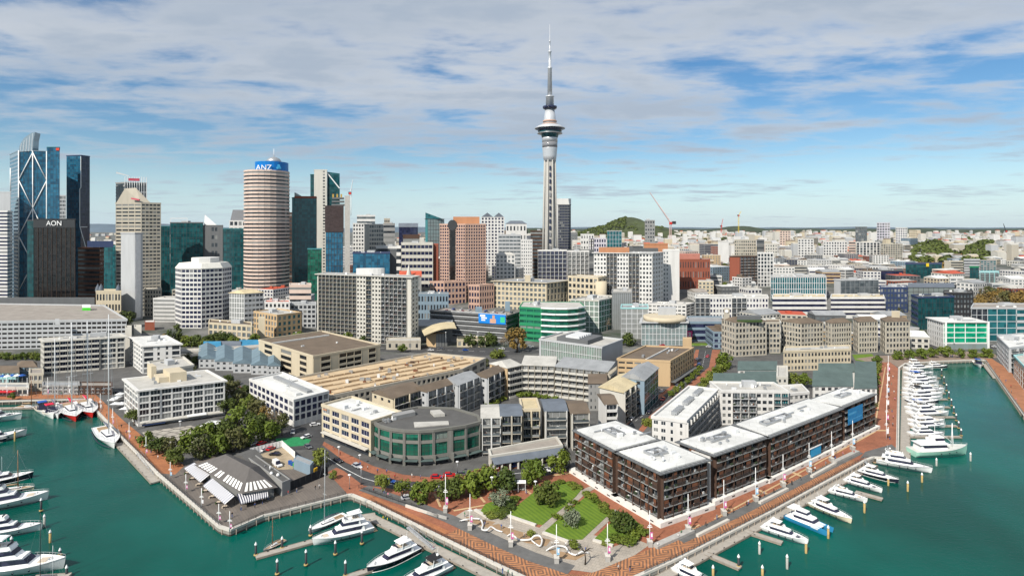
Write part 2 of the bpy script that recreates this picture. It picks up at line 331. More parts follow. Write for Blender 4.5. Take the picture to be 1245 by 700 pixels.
# quay walls
wall_c=mat('quay_concrete',(.30,.28,.25),.9,.3,.5,streak=1);wall_d=mat('tidal_stain',(.07,.068,.055),.9,.3,.6)
def quay(i0,i1,label,h=.35,m=wall_c,cap=concp,piles=True):
 root=thing('quay_wall',(*SH[i0],3),label,'quay wall');w,k,pl,st=MB(),MB(),MB(),MB()
 for i in range(i0,i1):
  a,c=SH[i],SH[i+1];L=(c-a).length
  w.wallbox(a,c,0,L,.02,.32,WZ+.5,2.6);st.wallbox(a,c,0,L,.02,.30,-1.5,WZ+.5);k.wallbox(a,c,-.05,L+.05-.004*i,-.55,.45,2.6,3.0+h*.6)
  d=(c-a).normalized();nn=Vector((d.y,-d.x))
  for j in range(int(L/3.2)):
   q=a+d*(1.6+j*3.2)+nn*.45;pl.bar((q.x,q.y,-1.5),(q.x,q.y,2.7),.17,6)
 w.build('wall_face',m,root);st.build('tidal_band',wall_d,root);k.build('capping_beam',cap,root)
 if piles:tag(pl.build('fender_piles',timber,root),kind='stuff')
quay(0,2,'dark quay wall along the far end of the left basin',m=wall_d)
quay(2,6,'long pale concrete quay wall below the orange brick walk and restaurant wharf')
quay(6,8,'concrete quay wall on the right side of the restaurant wharf')
quay(8,16,'seawall under the curving promenade left of the park point')
quay(16,21,'seawall under the promenade in front of the brown apartments')
quay(21,24,'quay wall beside the row of white yachts in the right basin',m=wall_d)
quay(24,27,'short quay wall across the end of the right basin')
quay(27,29,'timber faced quay wall under the orange deck on the far right',m=wall_d)
ZK=[0]
def S(name,z,m,*pp):ZK[0]+=1;return sheet(name,RP(3.0,*pp),z+.0016*ZK[0],m)
S('brick_walk',3.03,brick_o,(-160,486),(0,485.6),(101,483.6),(103.6,484.6),(143,527),(193,575),(214,577),(224,566),(176,532),(150,511),(116,479),(104,474.5),(0,476.5),(-160,478))
S('wharf_deck',3.03,deck_m,(194.5,575),(213,576.5),(224,566),(262,552),(330,572),(356,570),(398,574),(422,600),(320,625.5),(280,642.3),(268,638.5))
S('brick_plaza',3.03,brick_p,(423,600.6),(428,600.4),(451.4,609.6),(537,651.6),(600,682.6),(640,701.6),(680,717),(712,721.5),(744,713),(783,695.5),(830,674.6),(938,620),(1052,558),(1062,554.6),(1090,555.5),(1092,447.5),(1082,440),(1072,440),(1060,470),(1054,520),(870,610),(805,640),(748,603),(702,570),(640,583),(600,584),(560,594),(520,597),(490,596),(460,591.5),(442,590),(418,572),(409,568),(398,574))
S('waterfront_street',3.034,asphalt,(404,550),(420,562),(440,571),(462,579),(490,585),(530,586.5),(570,582),(600,574),(640,567),(672,561),(702,570),(640,583),(600,584),(560,594),(520,597),(490,596),(460,591.5),(442,590),(418,572),(392,558),(378,546),(388,541))
S('shop_footpath',3.15,brick_p,(392,541),(404,550),(420,562),(440,571),(462,579),(490,585),(530,586.5),(570,582),(600,574),(640,567),(684,557),(684,552),(640,558),(598,565),(560,577),(520,580),(490,577),(455,567),(420,551),(394,537))
S('shopping_street',3.03,brick_p,(742,532),(768,503),(815,470),(838,447),(846,425),(876,425),(872,440),(860,458),(820,485),(800,500),(786,520),(765,545))
S('street_roadway',3.036,asphalt,(772,506),(818,472),(846,447),(850,425),(866,425),(862,446),(834,470),(790,505),(775,524),(758,522))
S('main_road',3.03,asphalt,(330,418),(480,428),(600,432),(700,427),(760,420),(846,424),(880,424),(1000,421),(1130,424),(1245,424),(1330,426),(1330,420),(1130,418),(1000,416),(880,417),(760,414),(700,419),(600,423),(480,420),(330,411))
S('side_street',3.034,asphalt,(300,540),(340,522),(372,510),(398,506),(400,520),(392,541),(378,546),(330,548))
S('green_crossing',3.04,mat('green_road_paint',(.02,.22,.08),.8,.25,.6),(335,533),(362,531),(378,534),(374,541),(350,543),(338,540))
S('parking_court',3.034,asph_l,(228,535),(262,520),(300,522),(340,521),(330,541),(300,548),(250,552))
S('paved_square',3.034,paving_mat('grid_paving',(.42,.38,.33),(.38,.35,.30),(.10,.09,.08),(.13,.62),.35,mortar=.035),(172,525),(232,517),(262,527),(215,548),(190,545))
S('service_yard',3.034,mat('sandy_gravel',(.36,.29,.20),.95,.3,.5),(304,556),(345,543),(362,560),(356,570),(322,572))
S('right_quay_deck',3.03,deck_o,(1195,436.5),(1198,437),(1245,503),(1330,623),(1390,623),(1260,480),(1222,446),(1206,436))
S('basin_end_promenade',3.03,mat('dusky_paving',(.25,.19,.15),.9,.25,.4),(1082,440),(1092,446.5),(1101,441),(1150,438),(1194,436.5),(1206,436),(1222,432),(1180,427),(1100,431),(1062,433),(1040,436),(1060,441))
# herringbone strip, with its uv in metres
def strip(pxs,w,side,z,name,m):
 pts=RP(3.0,*pxs);b=MB();uvs=[];L=0;n=len(pts)
 for i,p in enumerate(pts):
  d=(pts[min(i+1,n-1)]-pts[max(i-1,0)]).normalized();nn=Vector((-d.y,d.x))*side
  if i:L+=(p-pts[i-1]).length
  b.v+=[(p.x,p.y,z),(p.x+nn.x*w,p.y+nn.y*w,z)];uvs+=[(L,-w/2),(L,w/2)]
 for i in range(n-1):
  f=[2*i,2*i+2,2*i+3,2*i+1];b.face(f if side>0 else f[::-1])
 me=b.mesh(name,m);uv=me.uv_layers.new(name='UVMap')
 for lp in me.loops:uv.data[lp.index].uv=uvs[lp.vertex_index]
 o=D.objects.new(name,me);COL.objects.link(o);return tag(o,kind='structure')
strip([(540,651.5),(600,681),(640,700),(680,714.5),(712,719),(744,711),(783,693.5),(830,673),(938,618.5),(1044,561)],6.6,1,3.11,'diamond_paving',herring)
strip([(436,602),(451.4,608.3),(540,650.3)],2.4,1,3.112,'diamond_paving',brick_o)
strip([(436,596),(470,608),(500,618),(540,634),(600,663),(640,681),(690,698)],4.6,1,3.114,'promenade_road',asph_l)
strip([(832,660),(900,628),(960,597),(1050,551)],3.2,1,3.114,'promenade_road',asph_l)
S('dark_plaza',3.056,asph_l,(1046,557),(1052,549),(1084,540),(1090,545),(1090,555),(1062,555.5))
for pp in(((838,640),(866,656),(869,655),(841,639)),((882,618),(914,633),(917,632),(885,617)),((921,596),(952,611),(955,610),(924,595)),((961,574),(991,588),(994,587),(964,573)),((812,656),(850,637),(851,638.5),(813,657.5)),((868,630),(1064,524),(1065,525),(869,631.5)),((628,588),(644,601),(646.5,600),(630.5,587.2)),((527,600),(534,616),(537,616),(530,600)),((575,595),(588,611),(591,610.4),(578,594.5)),((551,620),(602,611),(602,612.5),(552,621.6)),((1062,521),(1064,521),(1077,446),(1076,446)),((1066,524),(1078,524),(1078,522.6),(1066,522.6)),((672,577),(702,573),(702,574.6),(672,578.8))):
 S('pale_paving_band',3.06,mat('sandy_paving',(.52,.36,.20),.9,.15,.5),*pp)
# the park on the point
S('park_plaza',3.058,plaza_p,(553,628),(566,620),(600,617),(640,637),(690,651),(720,650),(740,655),(745,665),(772,655),(790,662),(760,683),(720,696),(690,692),(640,670),(600,655))
S('gravel_bed',3.064,mat('brown_gravel',(.33,.22,.13),.95,.3,.8),(566,628),(600,634),(616,641),(652,652),(670,656),(664,664),(640,660),(612,648),(570,634))
S('gravel_bed',3.064,MATS['brown_gravel'],(664,667),(690,672),(713,674),(700,681),(676,678))
S('park_path',3.061,plaza_p,(652,645),(658,650),(712,600),(735,588),(729,586),(706,596))
S('park_path',3.061,plaza_p,(706,657),(720,652),(753,622),(748,619),(738,624))
S('park_path',3.061,plaza_p,(598,638),(612,636),(640,615),(652,600),(643,604),(624,620))
def lawn_mat():
 m,nt,n,l,p=nodes('mown_lawn');geo=n.new('ShaderNodeNewGeometry')
 mp=n.new('ShaderNodeMapping');mp.inputs['Rotation'].default_value=(0,0,-.55);l.new(geo.outputs['Position'],mp.inputs[0])
 wv=n.new('ShaderNodeTexWave');wv.inputs['Scale'].default_value=.22;wv.inputs['Distortion'].default_value=1.2;l.new(mp.outputs[0],wv.inputs['Vector'])
 t=n.new('ShaderNodeTexNoise');t.inputs['Scale'].default_value=.5;t.inputs['Detail'].default_value=9;t.inputs['Roughness'].default_value=.8;l.new(geo.outputs['Position'],t.inputs['Vector'])
 ad=n.new('ShaderNodeMath');ad.operation='MULTIPLY_ADD';l.new(wv.outputs[0],ad.inputs[0]);ad.inputs[1].default_value=.28;l.new(t.outputs[0],ad.inputs[2])
 cr=n.new('ShaderNodeValToRGB');l.new(ad.outputs[0],cr.inputs[0]);e=cr.color_ramp.elements;e[0].position=.35;e[0].color=(.06,.125,.006,1);e[1].position=.95;e[1].color=(.14,.215,.012,1)
 l.new(cr.outputs[0],p.inputs['Base Color']);p.inputs['Roughness'].default_value=.95;return m
lawn=lawn_mat();MATS['lawn']=lawn
for pp in(((616,625),(653,637),(660,638),(700,604),(708,594),(690,586),(660,590)),((662,646),(690,656),(708,656),(742,624),(722,604),(712,604)),((723,655),(745,661),(778,650),(785,645),(765,625),(755,623)),((584,622),(598,629),(612,622),(626,605),(618,603),(590,613))):
 sheet('lawn',RP(3.0,*pp),3.22,lawn,kind='stuff',thick=.5)
sheet('grass_verge',RP(3,(1036,431),(1060,430),(1064,434),(1056,440),(1040,438)),3.04,lawn,kind='stuff')
sheet('grass_verge',RP(3,(835,417),(876,417),(876,420),(835,420.5)),3.06,lawn,kind='stuff')
for i,pp in enumerate((((615.5,626),(652.5,638.6)),((661,647.5),(692,658.6)),((722,656.5),(746,663.5)),((579,620),(596,630)))):
 a,c=RP(3,*pp);b=MB();b.wallbox(a,c,0,(c-a).length,0,.9,2.9,3.62)
 tag(b.build('bench_wall',concp),['low pale concrete seat wall along the large left lawn','low pale concrete seat wall below the middle lawn with the round grey tree','low pale concrete seat wall below the small right hand lawn','short pale seat wall beside the leftmost shrub bed'][i],'seat wall')
# hills on the horizon
def hill(name,pts,Y,dpt,m,zf=47):
 b=MB();n=len(pts);rows=9
 for j in range(rows):
  t=j/(rows-1)*2-1;e=(1-t*t)**.7
  for px,py in pts:
   y=Y+t*dpt;zt=ZT(py,Y);nz=noise.noise(Vector((px*.05,j*.6,Y*.01)))
   b.v.append(((px-CX)*Y/F,y,zf-6+(zt-zf+6)*e*(1+.04*nz)))
 for j in range(rows-1):
  for i in range(n-1):b.face([j*n+i,j*n+i+1,(j+1)*n+i+1,(j+1)*n+i],0,True)
 return tag(b.build(name,m),None,None,None,'structure')
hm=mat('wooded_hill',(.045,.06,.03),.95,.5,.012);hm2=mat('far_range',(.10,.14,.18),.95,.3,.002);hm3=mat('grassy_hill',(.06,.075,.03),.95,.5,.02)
def prof(x0,x1,step,f):return[(x,f(x))for x in range(x0,x1+1,step)]
hill('hill',prof(696,826,6,lambda x:284-20*math.exp(-((x-764)/30)**2)-5*math.exp(-((x-804)/9)**2)-4*math.exp(-((x-722)/18)**2)),2600,300,hm3)
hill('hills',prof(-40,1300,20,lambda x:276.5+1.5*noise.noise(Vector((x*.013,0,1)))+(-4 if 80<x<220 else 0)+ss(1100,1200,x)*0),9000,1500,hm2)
hill('ridge',prof(640,1300,12,lambda x:278.3+1.6*noise.noise(Vector((x*.03,4,1)))+(-4*math.exp(-((x-897)/16)**2))),4500,500,hm)
# ------------------------------------------------------------------ buildings
CAMP=Vector((0,0))
PANES={}
def pane(w,h,gl,fr,nv=1,nh=0):
 k=(round(w,2),round(h,2),gl,fr,nv,nh)
 if k not in PANES:
  b=MB();b.box(-w/2,w/2,-.05,.0,-h/2,h/2,0);f=min(.09,w*.08)
  if fr:
   for x in(-w/2+f/2,w/2-f/2):b.box(x-f/2,x+f/2,-.10,-.02,-h/2,h/2,1)
   for z in(-h/2+f/2,h/2-f/2):b.box(-w/2+f,w/2-f,-.095,-.02,z-f/2,z+f/2,1)
   for i in range(nv):x=-w/2+w*(i+1)/(nv+1);b.box(x-f/2,x+f/2,-.09,-.02,-h/2+f,h/2-f,1)
   for i in range(nh):z=-h/2+h*(i+1)/(nh+1);b.box(-w/2+f,w/2-f,-.085,-.02,z-f/2,z+f/2,1)
  PANES[k]=b.mesh('window',[G[gl],MATS[fr]if fr else G[gl]])
 return PANES[k]
BAL={}
def balc(w,d,kind,wallm,seed=0):
 k=(round(w,2),round(d,2),kind,wallm,seed)
 if k not in BAL:
  b=MB();b.box(-w/2,w/2,-d,.0,-.13,.13,0)
  if kind=='solid':b.box(-w/2,w/2,-d-.002,-d+.12,.13,1.1,0);b.box(-w/2+.003,-w/2+.12,-d+.12,0,.13,1.08,0);b.box(w/2-.12,w/2-.003,-d+.12,0,.13,1.08,0)
  elif kind=='glass':
   b.box(-w/2+.02,w/2-.02,-d+.03,-d+.07,.16,1.05,1);b.box(-w/2,w/2,-d+.0,-d+.09,1.05,1.13,2)
  else:
   b.box(-w/2,w/2,-d+.0,-d+.07,1.02,1.12,2);b.box(-w/2+.004,w/2-.004,-d+.01,-d+.05,.55,.62,2)
   n=max(2,int(w/.5))
   for i in range(n+1):x=-w/2+.05+(w-.1)*i/n;b.box(x-.03,x+.03,-d+.012,-d+.058,.13,1.03,2)
  rr=random.Random(seed*7+int(w*10))
  for i in range(rr.randint(1,3)if kind!='plain' else 0):
   x=rr.uniform(-w/2+.5,w/2-.5);y=rr.uniform(-d+.5,-.4);s=rr.uniform(.25,.5)
   b.box(x-s,x+s,y-s*.6,y+s*.6,.14,.14+rr.uniform(.4,.9),rr.choice((3,4,5)))
  BAL[k]=b.mesh('balcony',[WL[wallm],G['mid'],MATS['balrail'],MATS['plant_green'],white_m,WL['brown']])
 return BAL[k]
MATS['balrail']=darkm;MATS['plant_green']=mat('balcony_plants',(.05,.09,.025),.9,.4,2);MATS['white_paint']=white_m;MATS['dark_metal']=darkm;MATS['pale_metal']=alu
def W(nb,nf,ww=.6,wh=.55,gl='dark',r=.3,gf=0.0,fr=None,nv=1,nh=0,zc=.5,pier=True):
 ww,wh=(min(.9,ww*1.15),min(.86,wh*1.2))if ww<.8 else(ww,wh)
 return dict(t='win',nb=nb,nf=nf,ww=ww,wh=wh,gl=gl,r=r,gf=gf,fr=fr,nv=nv,nh=nh,zc=zc,pier=pier)
def BD(nf,wh=.5,gl='dark',r=.3,gf=0.0,nb=0,pw=.5,split=False):return dict(t='band',nf=nf,wh=wh,gl=gl,r=r,gf=gf,nb=nb,pw=pw)
def CU(nb,nf,gl='teal',bar=.16,bm='pale_metal',gf=0.0,hb=True,r=.12):return dict(t='cur',nb=nb,nf=nf,gl=gl,bar=bar,bm=bm,gf=gf,r=r,hb=hb)
def K(nb,nf,d=1.5,bal='glass',gl='dark',gf=0.0,div=.25,r=.3,bw='white',ww=.94):return dict(t='bal',nb=nb,nf=nf,d=d,bal=bal,gl=gl,gf=gf,div=div,r=r,bw=bw,ww=ww)
def MIX(*parts):return dict(t='mix',parts=parts)
ALL=[]
def facade(a,c,z0,z1,sp,wb,panes,root,wname,fits,ext=True,bands=None):
 """one wall from a to c; wb collects the wall's own relief, panes the windows to place"""
 d=(c-a).normalized();nn=Vector((d.y,-d.x));L=(c-a).length;rz=math.atan2(d.y,d.x)
 if sp['t']=='mix':
  s=0.0
  for fr,q in sp['parts']:
   aa=a+d*(L*s);cc=a+d*(L*(s+fr)-.004);s+=fr
   if q:facade(aa,cc,z0,z1,q,wb,panes,root,wname,fits,ext=False)
   else:wb.wallbox(aa,cc,0,(cc-aa).length,-.05,.3,z0,z1-.01)
  return
 zb=z0+sp['gf'];nf=sp['nf'];fh=(z1-zb)/nf;r=sp.get('r',.3);t=sp['t']
 if t=='win':
  nb=sp['nb'];bw=L/nb;w=bw*sp['ww'];h=fh*sp['wh'];pw=bw-w
  for i in range(nf+1):
   lo=zb+fh*(i-1)+fh*sp['zc']+h/2 if i else z0
   hi=zb+fh*i+fh*sp['zc']-h/2 if i<nf else z1-.01
   if hi>lo:wb.wallbox(a,c,0,L,-.02,r*.9,lo,hi)
  if sp['pier']:
   for i in range(nb+1):
    s0=max(0,bw*i-pw/2);s1=min(L,bw*i+pw/2)
    if i==nb and ext:s1=L+r-.004
    wb.wallbox(a,c,s0,s1,-.02,r,z0,z1)
  me=pane(w if sp['pier']else bw*.98,h,sp['gl'],sp['fr'],sp['nv'],sp['nh'])
  for j in range(nf):
   for i in range(nb):
    p=a+d*(bw*(i+.5))+nn*.03;panes.append(((p.x,p.y,zb+fh*(j+sp['zc'])),rz,me,'window'))
 elif t=='band':
  h=fh*sp['wh']
  for i in range(nf+1):
   lo=zb+fh*(i-.5)+h/2 if i else z0;hi=zb+fh*(i+.5)-h/2 if i<nf else z1-.01
   wb.wallbox(a,c,0,L+(r*.9-.004 if ext else 0),-.02,r*.9,lo,hi)
  if sp['nb']:
   bw=L/sp['nb']
   for i in range(sp['nb']+1):
    s0=max(0,bw*i-sp['pw']/2);s1=min(L,bw*i+sp['pw']/2)
    if i==sp['nb']and ext:s1=L+r-.004
    wb.wallbox(a,c,s0,s1,-.02,r,z0,z1)
  for j in range(nf):
   zz=zb+fh*(j+.5);b=MB();b.wallbox(a,c,0.01,L-.01,.0,.05,zz-h/2,zz+h/2);fits.append(('window_band',b,G[sp['gl']]))
 elif t=='cur':
  b=MB();b.wallbox(a,c,.01,L-.01,0,.05,zb,z1-.05);fits.append(('glazing',b,G[sp['gl']]))
  m=MB();bw=L/sp['nb'];bar=sp['bar']
  for i in range(sp['nb']+1):
   s0=max(0,bw*i-bar/2);s1=min(L,bw*i+bar/2)
   if i==sp['nb']and ext:s1=L+r-.004
   m.wallbox(a,c,s0,s1,0,r,zb,z1-.02)
  if sp['hb']:
   for j in range(nf+1):zz=zb+fh*j;m.wallbox(a,c,0,L,.0,r*.85,max(zb+.003,zz-bar/2),min(z1-.03,zz+bar/2))
  fits.append(('mullion_grid',m,MATS[sp['bm']]))
  if sp['gf']:wb.wallbox(a,c,0,L,-.02,r*.5,z0,zb)
 elif t=='bal':
  nb=sp['nb'];bw=L/nb
  b=MB();b.wallbox(a,c,.05,L-.05,0,.05,zb,z1-.4);fits.append(('window_wall',b,G[sp['gl']]))
  if sp['gf']:wb.wallbox(a,c,0,L,-.02,.25,z0,zb)
  wb.wallbox(a,c,0,L+(.3 if ext else 0),-.02,.3,z1-.5,z1-.01)
  if sp['div']:
   for i in range(nb+1):
    s0=max(0,bw*i-sp['div']/2);s1=min(L,bw*i+sp['div']/2)
    wb.wallbox(a,c,s0,s1,0,sp['d']if 0<i<nb else sp['d']*.8,z0,z1-.02)
  m=MB()
  for i in range(nb*3+1):s0=L*i/(nb*3);m.wallbox(a,c,max(.05,s0-.06),min(L-.05,s0+.06),.05,.12,zb,z1-.45)
  fits.append(('window_frame',m,WL['lgrey']))
  for j in range(nf):
   for i in range(nb):
    me=balc(bw*sp['ww']-sp['div'],sp['d'],sp['bal'],sp['bw'],(i*3+j*5)%4)
    p=a+d*(bw*(i+.5))+nn*.06;panes.append(((p.x,p.y,zb+fh*j+.13),rz,me,'balcony'))
def roof_clutter(root,pts,z,n,seed=1,big=True,m=None):
 rr=random.Random(seed);a,b_,d=pts[0],pts[1],pts[-1];u=b_-a;v=d-a;L1,L2=u.length,v.length
 for i in range(n):
  s,t=rr.uniform(.15,.85),rr.uniform(.2,.8);p=a+u*s+v*t;k=rr.random();b=MB();un=u.normalized();q=p+un*rr.uniform(.8,2.2)
  if k<.6:b.wallbox(p,q,0,(q-p).length,-rr.uniform(.6,1.4),0,z,z+rr.uniform(.6,1.5));b.build('roof_unit',rr.choice((alu,steel,white_m)),root)
  elif k<.8:b.bar((p.x,p.y,z),(p.x,p.y,z+rr.uniform(.8,1.6)),.3,8);b.build('roof_vent',alu,root)
  else:q=p+un*min(L1*.3,7);b.wallbox(p,q,0,(q-p).length,-.5,0,z+.1,z+.5);b.build('duct',steel,root)
 if big:
  s,t=rr.uniform(.3,.6),rr.uniform(.4,.6);p=a+u*s+v*t;q=p+u.normalized()*min(L1*.22,9);b=MB();b.wallbox(p,q,0,(q-p).length,-min(L2*.25,6),0,z-.2,z+2.6);b.build('plant_room',m or WL['lgrey'],root)
def bld(label,pts,z1,w,f=None,z0=None,name='office_building',cat='building',roof='flat',rm='grey',par=.9,group=None,clutter=0,root=None,seed=None,big=True,cornice=None,base=None,over=.0):
 """a building on outline pts (counterclockwise). f: one facade for all walls or a list per wall"""
 c=sum(pts,Vector((0,0)))/len(pts)
 if z0 is None:z0=min(g(p.x,p.y)for p in pts)-.6
 if root is None:root=thing(name,(c.x,c.y,z0+.6),label,cat,group);ALL.append(root)
 wb=MB();wb.prism(pts,z0,z1);panes=[];fits=[];n=len(pts);wm=WL[w]
 for i in range(n):
  a,e=pts[i],pts[(i+1)%n];d=(e-a).normalized();nn=Vector((d.y,-d.x));mid=(a+e)/2
  sp=f[i]if isinstance(f,(list,tuple))else f
  if sp and nn.dot(-mid.normalized())>-.12 and(e-a).length>.8:facade(a,e,z0+.6 if not sp.get('z0')else sp['z0'],z1,sp,wb,panes,root,w,fits)
 if par is not None and roof=='flat':
  rr=(.42 if f else .02)if cornice is None else cornice
  o,i_=offs(pts,rr),offs(pts,-.35);k=len(wb.v)
  for q,z in((o,z1-.3),(o,z1+par),(i_,z1+par),(i_,z1-.3)):wb.v+=[(p.x,p.y,z)for p in q]
  for s in range(3):
   for j in range(n):wb.face([k+s*n+j,k+s*n+(j+1)%n,k+(s+1)*n+(j+1)%n,k+(s+1)*n+j],0)
  for j in range(n):wb.face([k+3*n+j,k+3*n+(j+1)%n,k+(j+1)%n,k+j],0)
 root_r=wb.build('wall',wm,root)
 if roof=='flat':b=MB();b.prism(offs(pts,-.02),z1-.05,z1+.06);root_r=b.build('roof',MATS['r_'+rm],root)
 elif roof in('gable','gablex','hip','mono','butterfly'):
  q=offs(pts,over or .6);A,B,C,Dd=q;b=MB();rise=par or 2.5
  if roof=='gablex':A,B,C,Dd=B,C,Dd,A
  e1,e2=(B+C)/2,(Dd+A)/2
  if roof=='hip':v=(e1-e2);e1,e2=e1-v*.22,e2+v*.22
  V=lambda p,z:(p.x,p.y,z)
  if roof=='mono':b.add([V(A,z1),V(B,z1),V(C,z1+rise),V(Dd,z1+rise),V(A,z1-.3),V(B,z1-.3),V(C,z1-.3),V(Dd,z1-.3)],[[0,1,2,3],[4,5,1,0],[5,6,2,1],[6,7,3,2],[7,4,0,3]])
  else:
   b.add([V(A,z1),V(B,z1),V(C,z1),V(Dd,z1),V(e1,z1+rise),V(e2,z1+rise),V(A,z1-.25),V(B,z1-.25),V(C,z1-.25),V(Dd,z1-.25)],[[0,1,4,5],[2,3,5,4],[1,2,4],[3,0,5],[6,7,1,0],[7,8,2,1],[8,9,3,2],[9,6,0,3]])
  root_r=b.build('roof',MATS['r_'+rm],root)
 lim={'window':100,'balcony':100};rest={}
 panes.sort(key=lambda q:q[0][0]**2+q[0][1]**2+(q[0][2]-H)**2)
 org=ORG[root.name]
 for loc,rz,me,nm in panes:
  if lim[nm]>0:lim[nm]-=1;inst(nm,me,root,Vector(loc)-org,rz)
  else:rest.setdefault((nm,me.name),[]).append((loc,rz,me))
 by={}
 for(nm,_),lst in rest.items():by.setdefault(nm,[]).extend(lst)
 for nm,lst in by.items():
  b=MB();ms=lst[0][2].materials
  for loc,rz,me in lst:
   cs,sn=math.cos(rz),math.sin(rz)
   b.v_o=len(b.v);b.v+=[(loc[0]+v.co.x*cs-v.co.y*sn,loc[1]+v.co.x*sn+v.co.y*cs,loc[2]+v.co.z)for v in me.vertices]
   for pl in me.polygons:b.face([i+b.v_o for i in pl.vertices],pl.material_index)
  tag(b.build(nm,list(ms),root),kind='stuff')
 sb={};keep=[]
 for nm,b,m in fits:
  if nm!='window_band':keep.append((nm,b,m));continue
  k=(round(b.v[0][2]/1.2),m.name)
  if k in sb:sb[k][1].add(b.v,b.f)
  else:sb[k]=(nm,b,m)
 fits=list(sb.values())+keep;nb={};last=None
 for nm,b,m in fits:
  nb[nm]=nb.get(nm,0)+1
  if nb[nm]<=100:
   o=b.build(nm,m,last if nm in('mullion_grid','window_frame')and last else root)
   if nm in('glazing','window_wall'):last=o
 if clutter:roof_clutter(root_r,offs(pts,-1.0),z1+.06,clutter,seed or len(ALL)+3,big)
 return root
def text(parent,s,loc,rz,size,m,name='lettering',ext=.15):
 cu=D.curves.new(name,'FONT');cu.body=s;cu.size=size;cu.extrude=ext;cu.align_x='CENTER';cu.align_y='CENTER';cu.materials.append(m)
 tmp=D.objects.new(name,cu);COL.objects.link(tmp);me=D.meshes.new_from_object(tmp.evaluated_get(bpy.context.evaluated_depsgraph_get()));D.objects.remove(tmp)
 if not me.materials:me.materials.append(m)
 o=D.objects.new(name,me);COL.objects.link(o);o.rotation_euler=(R(90),0,rz)
 if parent:o.parent=parent;o.location=Vector(loc)-ORG[parent.name]
 else:o.location=loc
 return o
def part(root,name,m,fn):b=MB();fn(b);return b.build(name,m,root)
# ------------------------------------------------------------------ the apartments on the point
BROWN='dark brown apartment block with white roof'
plinth_m=mat('white_plinth',(.72,.70,.66),.8,.12,.5)
def shutters(root,a,c,nb,nf,z0,z1,d,rr,lim=50,frac=.62):
 dd=(c-a).normalized();nn=Vector((dd.y,-dd.x));L=(c-a).length;bw=L/nb;fh=(z1-z0)/nf;rz=math.atan2(dd.y,dd.x);org=ORG[root.name];k=0
 mes=[]
 for w in(.30,.44,.62):
  for mm in('brown','umber'):
   b=MB();b.box(-bw*w/2,bw*w/2,-.10,0,-fh*.5+.02,fh*.5-.30,0)
   for i in range(4):b.box(-bw*w/2+.02,bw*w/2-.02,-.13,-.10,-fh*.4+i*fh*.2,-fh*.4+i*fh*.2+.08,0)
   mes.append(b.mesh('shutter',WL[mm]))
 for i in range(nb):
  col=rr.random()<.35
  for j in range(nf):
   if k>=lim:return
   if rr.random()<(.95 if col else frac):
    p=a+dd*(bw*(i+rr.choice((.28,.5,.72))))+nn*(d-.12);inst('shutter',rr.choice(mes),root,Vector((p.x,p.y,z0+fh*(j+.5)))-org,rz);k+=1
def brown(label,pts,zt,nbr,nbl,seed,well=(.5,.5),fr=True,awn=(),ln='apartment_building'):
 rr=random.Random(seed);nf=5;z0=3.0;zb=4.7
 root=bld(label,pts,zt,'umber',[K(nbr,nf,1.5,'rail','dark',gf=zb-2.4,div=.3,bw='grey',ww=.98),None,None,K(nbl,nf,1.5,'rail','dark',gf=zb-2.4,div=.3,bw='grey',ww=.98)],z0=2.4,name=ln,roof=None,group='brown waterfront apartments')
 A,B,C,E=pts[3],pts[0],pts[1],pts[2]
 shutters(root,B,C,nbr,nf,zb+.6,zt,1.5,rr);shutters(root,A,B,nbl,nf,zb+.6,zt,1.5,rr)
 b=MB();o=offs(pts,1.75);b.prism(o,zt-.05,zt+.22,1);b.prism(offs(pts,.35),zt+.2,zt+.62,0);b.build('roof',[MATS['r_white'],WL['dgrey']],root)
 b=MB()
 for p,q in((A,B),(B,C)):
  n=int((q-p).length/2)
  for i in range(n+1):s=(q-p).length*i/n;b.wallbox(p,q,s-.08,s+.08,.4,1.72,zt+.22,zt+.34)
 b.build('eave_louvres',steel,root)
 b=MB();q=offs(pts,2.4);b.prism(q,2.4,4.5);b.build('plinth',plinth_m,root)
 for p,c in((q[3],q[0]),(q[0],q[1])):
  n=int((c-p).length/6)
  for i in range(n):s=(c-p).length*(i+.5)/n;b=MB();b.wallbox(p,c,s-.8,s+.8,0,.02,3.6,4.0);b.build('vent',darkm,root)
 roof_clutter(root,[B,C,E,A],zt+.62,7,seed+40,False)
 u,v=C-B,A-B;s,t=well;lu,lv=min(.30,12/u.length),min(.22,6/v.length);b=MB();long_u=u.length>v.length
 a0,a1,b0,b1=(s-.17,s+.17,t-.13,t+.13)if long_u else(s-.13,s+.13,t-.17,t+.17)
 cr=[B+u*x+v*y for x,y in((a0,b0),(a1,b0),(a1,b1),(a0,b1))];o_,i_=cr,offs(cr,-.45);k=0
 for qq,z in((o_,zt+.5),(o_,zt+1.5),(i_,zt+1.5),(i_,zt+.65)):b.v+=[(p.x,p.y,z)for p in qq]
 for ss_ in range(3):
  for j in range(4):b.face([ss_*4+j,ss_*4+(j+1)%4,ss_*4+4+(j+1)%4,ss_*4+4+j])
 b.face([12,13,14,15],1);b.build('plant_screen',[steel,WL['dgrey']],root)
 for i in range(9):
  x,y=rr.uniform(a0+.05,a1-.05),rr.uniform(b0+.04,b1-.04);p=B+u*x+v*y;b=MB();h=rr.uniform(.5,1.0);w_=rr.uniform(.5,1.0);b.box(p.x-w_,p.x+w_,p.y-w_*.7,p.y+w_*.7,zt+.66,zt+.66+h);b.bar((p.x,p.y,zt+.66+h),(p.x,p.y,zt+.8+h),.35,8)
  b.build('condenser',rr.choice((alu,steel,WL['lgrey'])),root)
 return root
ZB=18.4
bA=brown(BROWN+', nearest the shops and leftmost of the group',L3(ZB,(703,524),(748.5,547.4),(796,535)),ZB,5,5,1,(.5,.55))
